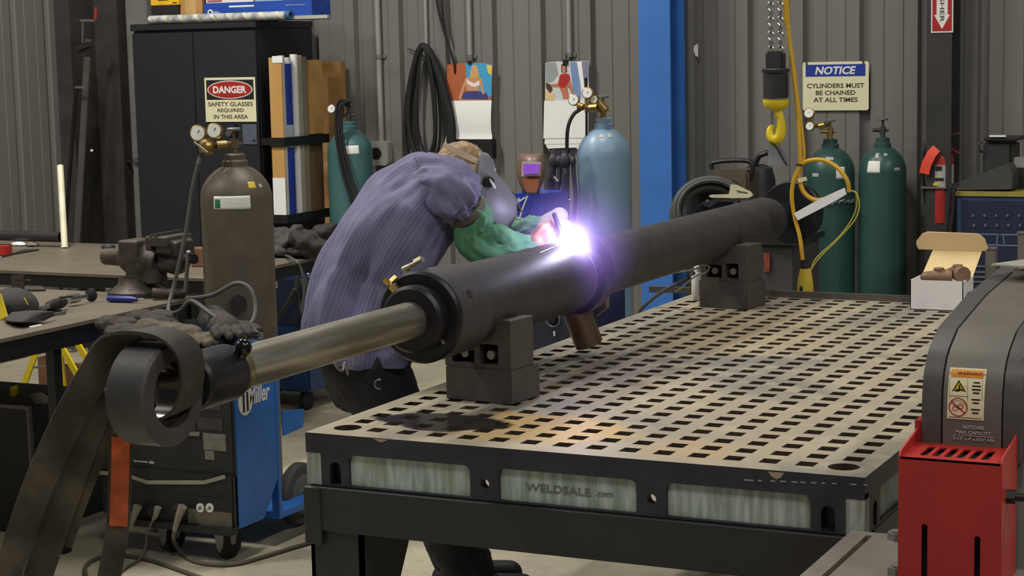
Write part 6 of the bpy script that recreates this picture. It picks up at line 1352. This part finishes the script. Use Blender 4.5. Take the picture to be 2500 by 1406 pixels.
# ================================================================ LIFTING SLING IN THE ROD EYE
sl_ = thing('lifting_sling', 'worn dark webbing sling hung through the rod eye, lower left', 'sling', (.13, -.9, 1.0))
slm = NT('grimy_webbing'); tcx = slm.n('ShaderNodeTexCoord').outputs['Object']
a_ = slm.noise(tcx, 9, 6); b_ = slm.noise(tcx, 60, 4)
slm.L.new(slm.mix(slm.sstep(a_, .35, .7), rgb(46, 43, 38), rgb(84, 77, 66)), slm.b.inputs['Base Color']); slm.b.inputs['Roughness'].default_value = .85
bp = slm.n('ShaderNodeBump'); bp.inputs['Strength'].default_value = .25; bp.inputs['Distance'].default_value = .004; slm.L.new(b_, bp.inputs['Height']); slm.L.new(bp.outputs[0], slm.b.inputs['Normal'])
def strap(pts, wds, wdt, thk=.006, name='strap', m=None, **k):
    P = spline(pts, 6); n = len(P); W_ = []; Ws = []
    for i in range(n):
        t = i/(n-1)*(len(wds)-1); j = min(int(t), len(wds)-2); u = t-j
        W_.append(V(wds[j]).lerp(V(wds[j+1]), u)); Ws.append(wdt[0]+(wdt[1]-wdt[0])*i/(n-1))
    bb = MB(); ribbon(bb, P, W_, Ws, thk); o = bb.done(name, m or slm.m, sl_, ang=60, **k); return o
h = (.75, .45, .15)
strap([(.20, -.885, 1.015), (.262, -.885, 1.05), (.292, -.895, 1.12), (.288, -.905, 1.175), (.25, -.912, 1.206), (.19, -.915, 1.214), (.135, -.915, 1.205), (.10, -.915, 1.18), on_y(238, 900, -.92), on_y(188, 985, -.93), on_y(140, 1080, -.93), on_y(92, 1190, -.93), on_y(52, 1300, -.93), on_y(12, 1420, -.93)],
      [(0, 1, .1), (0, 1, 0), (.1, 1, 0), (.3, .9, 0), (.7, .6, .1), h, h, h], (.085, .064), .007)
strap([(.16, -.88, 1.02), (.11, -.87, 1.06), on_y(262, 940, -.87), on_y(232, 1010, -.87), on_y(200, 1090, -.87), on_y(165, 1190, -.87), on_y(128, 1300, -.87), on_y(88, 1420, -.87)], [(0, 1, 0), h, h, h, h], (.07, .066), .007)
strap([on_y(330, 1010, -.86), on_y(300, 1060, -.86), on_y(294, 1130, -.86), on_y(291, 1220, -.86), on_y(286, 1300, -.86), on_y(264, 1420, -.86)], [h, h, h], (.05, .052), .006)
strap([on_y(285, 980, -.84), on_y(252, 1060, -.845), on_y(222, 1130, -.845), on_y(180, 1240, -.845), on_y(150, 1330, -.845)], [h, h], (.055, .05), .006)
o_ = strap([on_y(295, 1066, -.868), on_y(294, 1130, -.868), on_y(292, 1200, -.868), on_y(289, 1284, -.868)], [h, h], (.040, .040), .002, 'label_patch', mat('orange_patch', (196, 92, 50), .75, var=.3, scale=25), label='faded orange label patch')

# ================================================================ THE WELDER
F = V((.75, .66, 0)).normalized(); S = V((F.y, -F.x, 0))
skin = mat('skin', (206, 150, 122), .5, var=.06)
hcn = on_x(1127, 436, -.085)
GZ = (F*.96 - Z1*.28).normalized(); UH = S.cross(GZ)
HR = Matrix((S, GZ, UH)).transposed()
ft = lambda p, q, t: V(p).lerp(V(q), t)
pelvis = V((-.36, .93, .84)); 
sp = [on_x(872, 800, -.36), on_x(905, 690, -.335), on_x(950, 600, -.29), on_x(1000, 525, -.235), on_x(1050, 470, -.18), on_x(1095, 440, -.13)]
rsh, lsh = on_x(1092, 462, -.065), V((-.30, 1.24, 1.36))
relb, rwri = on_x(1168, 592, .005), on_x(1292, 600, .125)
lelb, lwri = V((-.06, 1.42, 1.17)), on_y(1338, 560, 1.315)
rhip, lhip = V((-.30, .87, .83)), V((-.41, 1.0, .83)); rkn, lkn = V((-.19, .975, .46)), V((-.30, 1.11, .46)); ran, lan = V((-.09, 1.09, .09)), V((-.20, 1.22, .09))
b = MB()
chain(b, [pelvis]+sp, [.12, .115, .115, .125, .12, .10, .06]); chain(b, [sp[-2], rsh], [.09, .062]); chain(b, [sp[-2], lsh], [.09, .062]); chain(b, [sp[-1], hcn-UH*.04], [.055, .055])
chain(b, [rsh, relb, rwri], [.058, .044, .027]); chain(b, [lsh, lelb, lwri], [.058, .044, .027])
for hp_, k_, a_ in ((rhip, rkn, ran), (lhip, lkn, lan)): chain(b, [hp_, k_, a_], [.085, .055, .038]); chain(b, [a_-V((0, 0, .05)), a_-V((0, 0, .055))+F*.15], [.035, .028])
b.ball(hcn, (.076, .088, .105), 24, 16, HR); b.ball(hcn+GZ*.035-UH*.055, (.058, .062, .06), 18, 12, HR)
b.ball(hcn+GZ*.1-UH*.03, (.013, .02, .022), 12, 8, HR)                      # nose
for s_ in (1, -1):
    b.ball(hcn+S*s_*.078-UH*.01-GZ*.01, (.012, .02, .032), 12, 8, HR); b.ball(hcn+GZ*.084+S*s_*.032+UH*.0, (.016, .012, .010), 10, 8, HR)
b.ball(hcn+GZ*.088-UH*.066, (.024, .012, .008), 10, 8, HR)
# right hand closed round the torch
kn = on_x(1340, 572, .185); tip0 = on_x(1366, 594, .212)
pd_ = (kn-rwri).normalized(); wid = (pd_.cross(on_x(1340, 572, .185)-CAM)).normalized(); back = wid.cross(pd_).normalized()
if back.z < 0: back = -back
chain(b, [rwri, ft(rwri, kn, .35)], [.026, .027])
for k in range(4): chain(b, [ft(rwri, kn, .3)+wid*(-.015+.01*k), kn+wid*(-.031+.0205*k)-pd_*(.0, -.003, 0, .007)[k]], [.017, .0145])
for k, l_ in enumerate((.92, 1.0, .95, .76)):
    p0 = kn+wid*(-.031+.0205*k)-pd_*(.0, -.003, 0, .007)[k]; p1 = p0+(pd_*.034-back*.012)*l_; p2 = p1+(pd_*.010-back*.026)*l_; p3 = p2+(-pd_*.012-back*.016)*l_
    chain(b, [p0, p1, p2, p3], [.0125, .0108, .0098, .0088])
t0 = ft(rwri, kn, .35)-wid*.022; chain(b, [t0, t0+pd_*.022-wid*.020-back*.008, t0+pd_*.05-wid*.020-back*.018, t0+pd_*.068-wid*.010-back*.022], [.016, .0135, .011, .0098])
# left hand (inside the gauntlet)
ltip = on_y(1388, 580, 1.29); ld = (ltip-lwri).normalized(); lw = ld.cross(Z1).normalized(); lk = ft(lwri, ltip, .5)
for k in range(4): chain(b, [lwri, lk+lw*(-.03+.02*k), ft(lwri, ltip, .85)+lw*(-.026+.017*k), ltip+lw*(-.02+.013*k)], [.020, .0125, .0105, .0092])
chain(b, [lwri, ft(lwri, ltip, .3)+lw*.04, ft(lwri, ltip, .6)+lw*.036], [.018, .0125, .010])
person = organic(b, 'person', skin, org=(-.17, 1.1, 0), voxel=.0045, smooth=3)
tag(person, 'welder in a striped purple shirt and green sleeve bent over the barrel, welding', 'person')
# ---- shirt
sh = NT('striped_shirt'); uvn = sh.n('ShaderNodeUVMap'); su = sh.n('ShaderNodeSeparateXYZ'); sh.L.new(uvn.outputs[0], su.inputs[0])
obn = sh.n('ShaderNodeTexCoord').outputs['Object']; nz_ = sh.noise(obn, 7, 5); nf = sh.noise(obn, 55, 4)
t_ = sh.math('FRACT', sh.math('MULTIPLY', su.outputs[0], 92)); line = sh.math('LESS_THAN', t_, .20)
base_ = sh.mix(sh.sstep(nz_, .35, .7), rgb(96, 93, 124), rgb(116, 112, 144))
sh.L.new(sh.mix(sh.math('MULTIPLY', line, .30), base_, rgb(160, 156, 184)), sh.b.inputs['Base Color']); sh.b.inputs['Roughness'].default_value = .85
bp = sh.n('ShaderNodeBump'); bp.inputs['Strength'].default_value = .25; bp.inputs['Distance'].default_value = .01; sh.L.new(nz_, bp.inputs['Height']); sh.L.new(bp.outputs[0], sh.b.inputs['Normal'])
cen = [(867, 868, -.373), (870, 825, -.367), (874, 780, -.36), (902, 690, -.34), (947, 600, -.29), (1002, 520, -.235), (1052, 464, -.18), (1090, 438, -.145), (1120, 424, -.115), (1132, 420, -.105)]
hb_ = [.168, .163, .158, .156, .16, .155, .125, .088, .058, .052]; ha_ = [.20, .198, .196, .20, .21, .21, .19, .14, .07, .058]
cp = [on_x(*c_) for c_ in cen]; cs_ = spline(cp, 8)
def interp(arr, t): i = min(int(t), len(arr)-2); return arr[i]+(arr[i+1]-arr[i])*(t-i)
def shirt_ring(i, NS=128):
    n = len(cs_); T = (cs_[min(i+1, n-1)]-cs_[max(i-1, 0)]).normalized(); D = S.cross(T).normalized(); Sx = T.cross(D).normalized()
    if Sx.dot(S) < 0: Sx = -Sx
    t = i/8; a, bb = interp(ha_, t), interp(hb_, t); v = i/(n-1); out = []
    for k in range(NS):
        th = 2*PI*k/NS; c_, s_ = math.cos(th), math.sin(th)
        c2, s2 = math.copysign(abs(c_)**.85, c_), math.copysign(abs(s_)**.85, s_)
        low = max(0, 1-v*1.5)
        fold = .022*low*math.sin(7*th+2.5*v+.6*math.sin(3*th)) + .007*low*math.sin(17*th-5*v) + .007*math.sin(5*th+9*v)*math.sin(PI*min(1, v*1.3))
        fold += .026*noise.noise(V((c_*2.2, s_*2.2, v*5)))+.010*noise.noise(V((c_*6+3, s_*6, v*14)))
        e = 1 if v < .9 else max(0, (1-v)/.1)
        out.append(cs_[i]+Sx*(a*c2)+D*(bb*s2)+(Sx*c_+D*s_)*fold*(.4+.6*e)*(1 if v < .75 else .6))
    return out
b = MB(); b.loft([shirt_ring(i) for i in range(len(cs_))], cap=False, uv=True)
# short sleeve over the right shoulder, gathered at the band
def tube_cloth(mb, pts, rads, NS=64, amp=.006, freq=6, ph=0, uv=True, flat=1.0, gather=0):
    P = spline(pts, 7); n = len(P); rings = []; prev = None
    for i in range(n):
        T = (P[min(i+1, n-1)]-P[max(i-1, 0)]).normalized()
        x = (S-T*S.dot(T)).normalized(); y = T.cross(x); t = i/(n-1); r_ = interp(rads, t*(len(rads)-1))
        ring = []
        for k in range(NS):
            th = 2*PI*k/NS
            q_ = amp*math.sin(freq*th+ph+5*t)*math.sin(PI*min(1, .15+t))+amp*1.3*noise.noise(V((math.cos(th)*2.5+ph, math.sin(th)*2.5, t*6)))+amp*.8*noise.noise(V((math.cos(th)*6, math.sin(th)*6+ph, t*15)))
            q_ += gather*math.sin(15*th)*max(0, 1-abs(t-.0)*3)
            ring.append(P[i]+(x*math.cos(th)+y*math.sin(th)*flat)*(r_+q_))
        rings.append(ring)
    mb.loft(rings, uv=uv, cap=False); return P
band0, band1 = on_x(1130, 504, -.015), on_x(1147, 527, -.005)
tube_cloth(b, [on_x(1045, 452, -.17), on_x(1085, 462, -.085), on_x(1112, 482, -.035), on_x(1124, 498, -.022), on_x(1129, 503, -.018)], [.10, .095, .088, .074, .060], amp=.011, freq=5)
so_ = b.done('shirt', sh.m, person, ang=60, label='purple pinstriped shirt')
b = MB(); tube_cloth(b, [lsh+(sp[-2]-lsh)*.5, lsh, ft(lsh, lelb, .55), ft(lsh, lelb, .85)], [.10, .088, .075, .065], amp=.008); b.done('shirt_sleeve', sh.m, person, ang=60)
grn = NT('green_sleeve'); obn = grn.n('ShaderNodeTexCoord').outputs['Object']; nz_ = grn.noise(obn, 11, 5)
grn.L.new(grn.mix(grn.sstep(nz_, .35, .7), rgb(74, 128, 96), rgb(96, 150, 116)), grn.b.inputs['Base Color']); grn.b.inputs['Roughness'].default_value = .8
bp = grn.n('ShaderNodeBump'); bp.inputs['Strength'].default_value = .3; bp.inputs['Distance'].default_value = .012; grn.L.new(nz_, bp.inputs['Height']); grn.L.new(bp.outputs[0], grn.b.inputs['Normal'])
b = MB(); tube_cloth(b, [band0+(band0-band1)*.05, band1, on_x(1158, 566, .002), on_x(1184, 594, .03), on_x(1228, 602, .068), on_x(1268, 605, .102), on_x(1306, 606, .134)], [.058, .062, .071, .073, .062, .048, .034], amp=.009, freq=4, ph=2, gather=.004); b.done('welding_sleeve', grn.m, person, ang=60, label='green welding sleeve')
b = MB(); tube_cloth(b, [ft(lsh, lelb, .8), lelb, ft(lelb, lwri, .6), lwri], [.06, .066, .052, .036], amp=.008, freq=4); b.done('welding_sleeve', grn.m, person, ang=60)
b = MB(); dv = (band1-band0).normalized(); b.lathe([(.058, -.018), (.065, -.014), (.063, -.003), (.066, .004), (.064, .012), (.058, .018)], ft(band0, band1, .45), dv, 40); b.done('sleeve_band', mat('olive_band', (92, 82, 70), .85, var=.2), person)
# collar
b = MB(); cd_ = (cs_[-1]-cs_[-6]).normalized(); b.lathe([(.058, -.01), (.064, .0), (.062, .022), (.056, .026), (.052, .0)], cs_[-1]-cd_*.012, cd_, 40); b.done('collar', sh.m, person)
# trousers, belt tools and boots
b = MB(); b.ball(pelvis-V((0, 0, -.02)), (.175, .155, .16), 24, 16, Matrix((S, F, Z1)).transposed()); b.ball(pelvis-F*.005-V((0, 0, .07)), (.155, .125, .12), 24, 16, Matrix((S, F, Z1)).transposed())
for hp_, k_, a_ in ((rhip, rkn, ran), (lhip, lkn, lan)): chain(b, [hp_-F*.015, ft(hp_, k_, .5), k_, ft(k_, a_, .6), a_+V((0, 0, .05))], [.125, .102, .086, .080, .086])
organic(b, 'trousers', mat('dark_trousers', (36, 35, 44), .85, var=.25, bump=.2, bscale=40), person, voxel=.008, smooth=4, disp=.02, dscale=.06)
for a_, nm_ in ((ran, 'r'), (lan, 'l')):
    b = MB(); chain(b, [a_+V((0, 0, .10)), a_+V((0, 0, -.02))], [.062, .058]); chain(b, [a_+V((0, 0, -.035))-F*.04, a_+V((0, 0, -.035))+F*.10, a_+V((0, 0, -.04))+F*.18], [.05, .05, .046]); organic(b, 'boot', mat('boot_black', (26, 25, 26), .6), person, voxel=.006, smooth=3)
b = MB(); u = on_x(832, 890, -.30); b.tube(spline([on_x(815, 876, -.24), on_x(822, 895, -.235), on_x(836, 905, -.232), on_x(842, 885, -.235), on_x(850, 915, -.23)], 5), .004); b.done('key_hook', zinc, person); b = MB(); b.torus(on_x(926, 938, -.17), (CAM-u), .014, .003, 20, 6, a0=1.2, a1=5.0); b.done('key_ring', zinc, person)
# hair
b = MB(); b.ball(hcn+UH*.006-GZ*.010, (.082, .099, .110), 24, 16, HR)
hair = organic(b, 'hair', mat('brown_hair', (150, 122, 88), .6, var=.4, scale=30, stretch=(1, 3, 1), bump=.4, bscale=60), person, voxel=.006, smooth=1, disp=.012, dscale=.025)
bm_ = bmesh.new(); bm_.from_mesh(hair.data); og = ORG[person.name]
kill = [v for v in bm_.verts if (lambda p: (p.dot(GZ) > .028 and p.dot(UH) < .06) or p.dot(GZ) > .055 or (p.dot(UH) < -.05 and p.dot(GZ) > -.03) or p.dot(UH) < -.09)(v.co+og-hcn)]
bmesh.ops.delete(bm_, geom=kill, context='VERTS'); bm_.to_mesh(hair.data); bm_.free()
# helmet: shell, head band, pivot knob
hlm = thing('tmp', 'tmp', 'tmp', hcn); COL.objects.unlink(hlm); bpy.data.objects.remove(hlm)
def hpos(v, ph, A, B, push=.0): return hcn+UH*v+GZ*(.012+A*max(-.3, math.cos(ph))+push)+S*(B*math.sin(ph))
prof_h = [(.095, .045, .07), (.080, .068, .09), (.045, .085, .108), (.005, .150, .117), (-.03, .185, .12), (-.07, .190, .12), (-.11, .178, .110), (-.14, .155, .09), (-.155, .13, .07)]
rows = []
for v_, A, B in prof_h: rows.append([hpos(v_, -1.55+3.1*i/28, A, B) for i in range(29)])
b = MB(); b.loft(rows, ring_closed=False, cap=False); helm = b.done('welding_helmet', mat('helmet_grey', (112, 114, 118), .5, .1, var=.1), person, ang=50, label='grey welding helmet over the face')
q_ = helm.modifiers.new('s', 'SOLIDIFY'); q_.thickness = .003; q_.offset = 1
b = MB(); rows = [[hpos(v_, -.45+.9*i/8, .156+.9*(-v_), .118, .004) for i in range(9)] for v_ in (.0, -.03, -.055)]; b.loft(rows, ring_closed=False, cap=False); b.done('lens', mat('dark_lens', (20, 34, 24), .08), helm)
bandm = mat('beige_headband', (206, 184, 156), .5, var=.08)
def band(v0, v1, a0, a1, w_):
    pts = [hcn+UH*(v0+(v1-v0)*i/20)+S*(.097*math.cos(a0+(a1-a0)*i/20))+GZ*(.114*math.sin(a0+(a1-a0)*i/20)-.01) for i in range(21)]
    bb = MB(); ribbon(bb, pts, UH, w_, .004); return bb
band(.022, .044, -2.9, 1.0, .026).done('headband', bandm, helm); band(.088, .05, -.9, .8, .018).done('headband', bandm, helm)
b = MB(); rng_ = [hcn+S*.096*math.cos(t*.3)+GZ*(.03+.0*t)+UH*(.04) for t in range(3)]
pv_ = hcn+S*.110+GZ*.055+UH*.010
b.cyl(pv_, pv_+S*.022, .020, .017, 12); b.done('pivot_knob', black, helm)
b = MB(); b.bar(pv_+S*.018+UH*.012, pv_+S*.03-UH*.014+GZ*.02, .010, .005); b.done('knob_tab', whitep, helm)
# gauntlet on the far hand
b = MB(); cu0, cu1 = on_y(1318, 590, 1.32), lwri
chain(b, [cu0, on_y(1345, 548, 1.325), on_y(1366, 528, 1.325)], [.035, .040, .030]); chain(b, [on_y(1345, 560, 1.315), on_y(1375, 560, 1.30)], [.045, .035])
for k in range(4): chain(b, [on_y(1366+4*k, 545+9*k, 1.30), on_y(1386+2*k, 562+9*k, 1.285), on_y(1392, 580+6*k, 1.275)], [.016, .0145, .0125])
chain(b, [on_y(1350, 575, 1.295), on_y(1376, 592, 1.265)], [.018, .014])
organic(b, 'gauntlet', mat('pale_gauntlet', (196, 188, 186), .7, var=.1, bump=.1), person, voxel=.005, smooth=3, label='pale leather gauntlet')
# torch in the right hand, filler rod
to = thing('welding_torch', 'black welding torch held by the welder over the arc', 'torch', kn)
hd = on_x(1372, 578, .228); cup = ARC+(hd-ARC)*.35
b = MB(); b.tube(spline([rwri-pd_*.05-back*.02, rwri+pd_*.03-back*.028, kn-back*.024, hd], 5), .011, 10); b.done('handle', black, to)
b = MB(); b.cyl(on_x(1353, 524, .205), hd, .0065, .010); b.ball(on_x(1353, 524, .205), .0068); b.done('back_cap', mat('torch_cap', (44, 34, 60), .5), to)
b = MB(); b.cyl(hd, cup, .013, .010); b.done('gas_cup', mat('pink_cup', (196, 140, 130), .5), to)
b = MB(); b.cyl(on_x(1318, 617, .255), ARC+V((-.02, -.01, .008)), .0013); tag(b.done('filler_rod', chrome), 'thin bright filler rod pointing at the arc', 'rod')

# ================================================================ GROUPS OF REPEATS
GROUPS = dict(gas_cylinder='gas cylinders around the shop', saddle_block='saddle blocks under the hydraulic cylinder', support_block='base blocks under the saddle blocks', wall_calendar='calendars on the back wall',
    conduit='conduits on the back wall', steel_post='square posts behind the carton', steel_sheet='steel sheets on the machine hood', pipe_fitting='pipe fittings in the carton', white_tube='white tubes', plastic_tube='plastic tubes in the rack', bar_clamp='bar clamps in the left corner',
    workbench='worn workbenches on the left', leather_glove='gloves on the blue machine', work_glove='work gloves on the far bench', leather_jacket='crumpled jackets on the far bench', steel_block='steel blocks by the black case',
    rag='rags on the far bench', timber_block='wooden blocks under the near bench')
for o in list(sc.objects):
    if o.parent is None and 'label' in o:
        k = o.name.split('.')[0]
        if k in GROUPS: o['group'] = GROUPS[k]
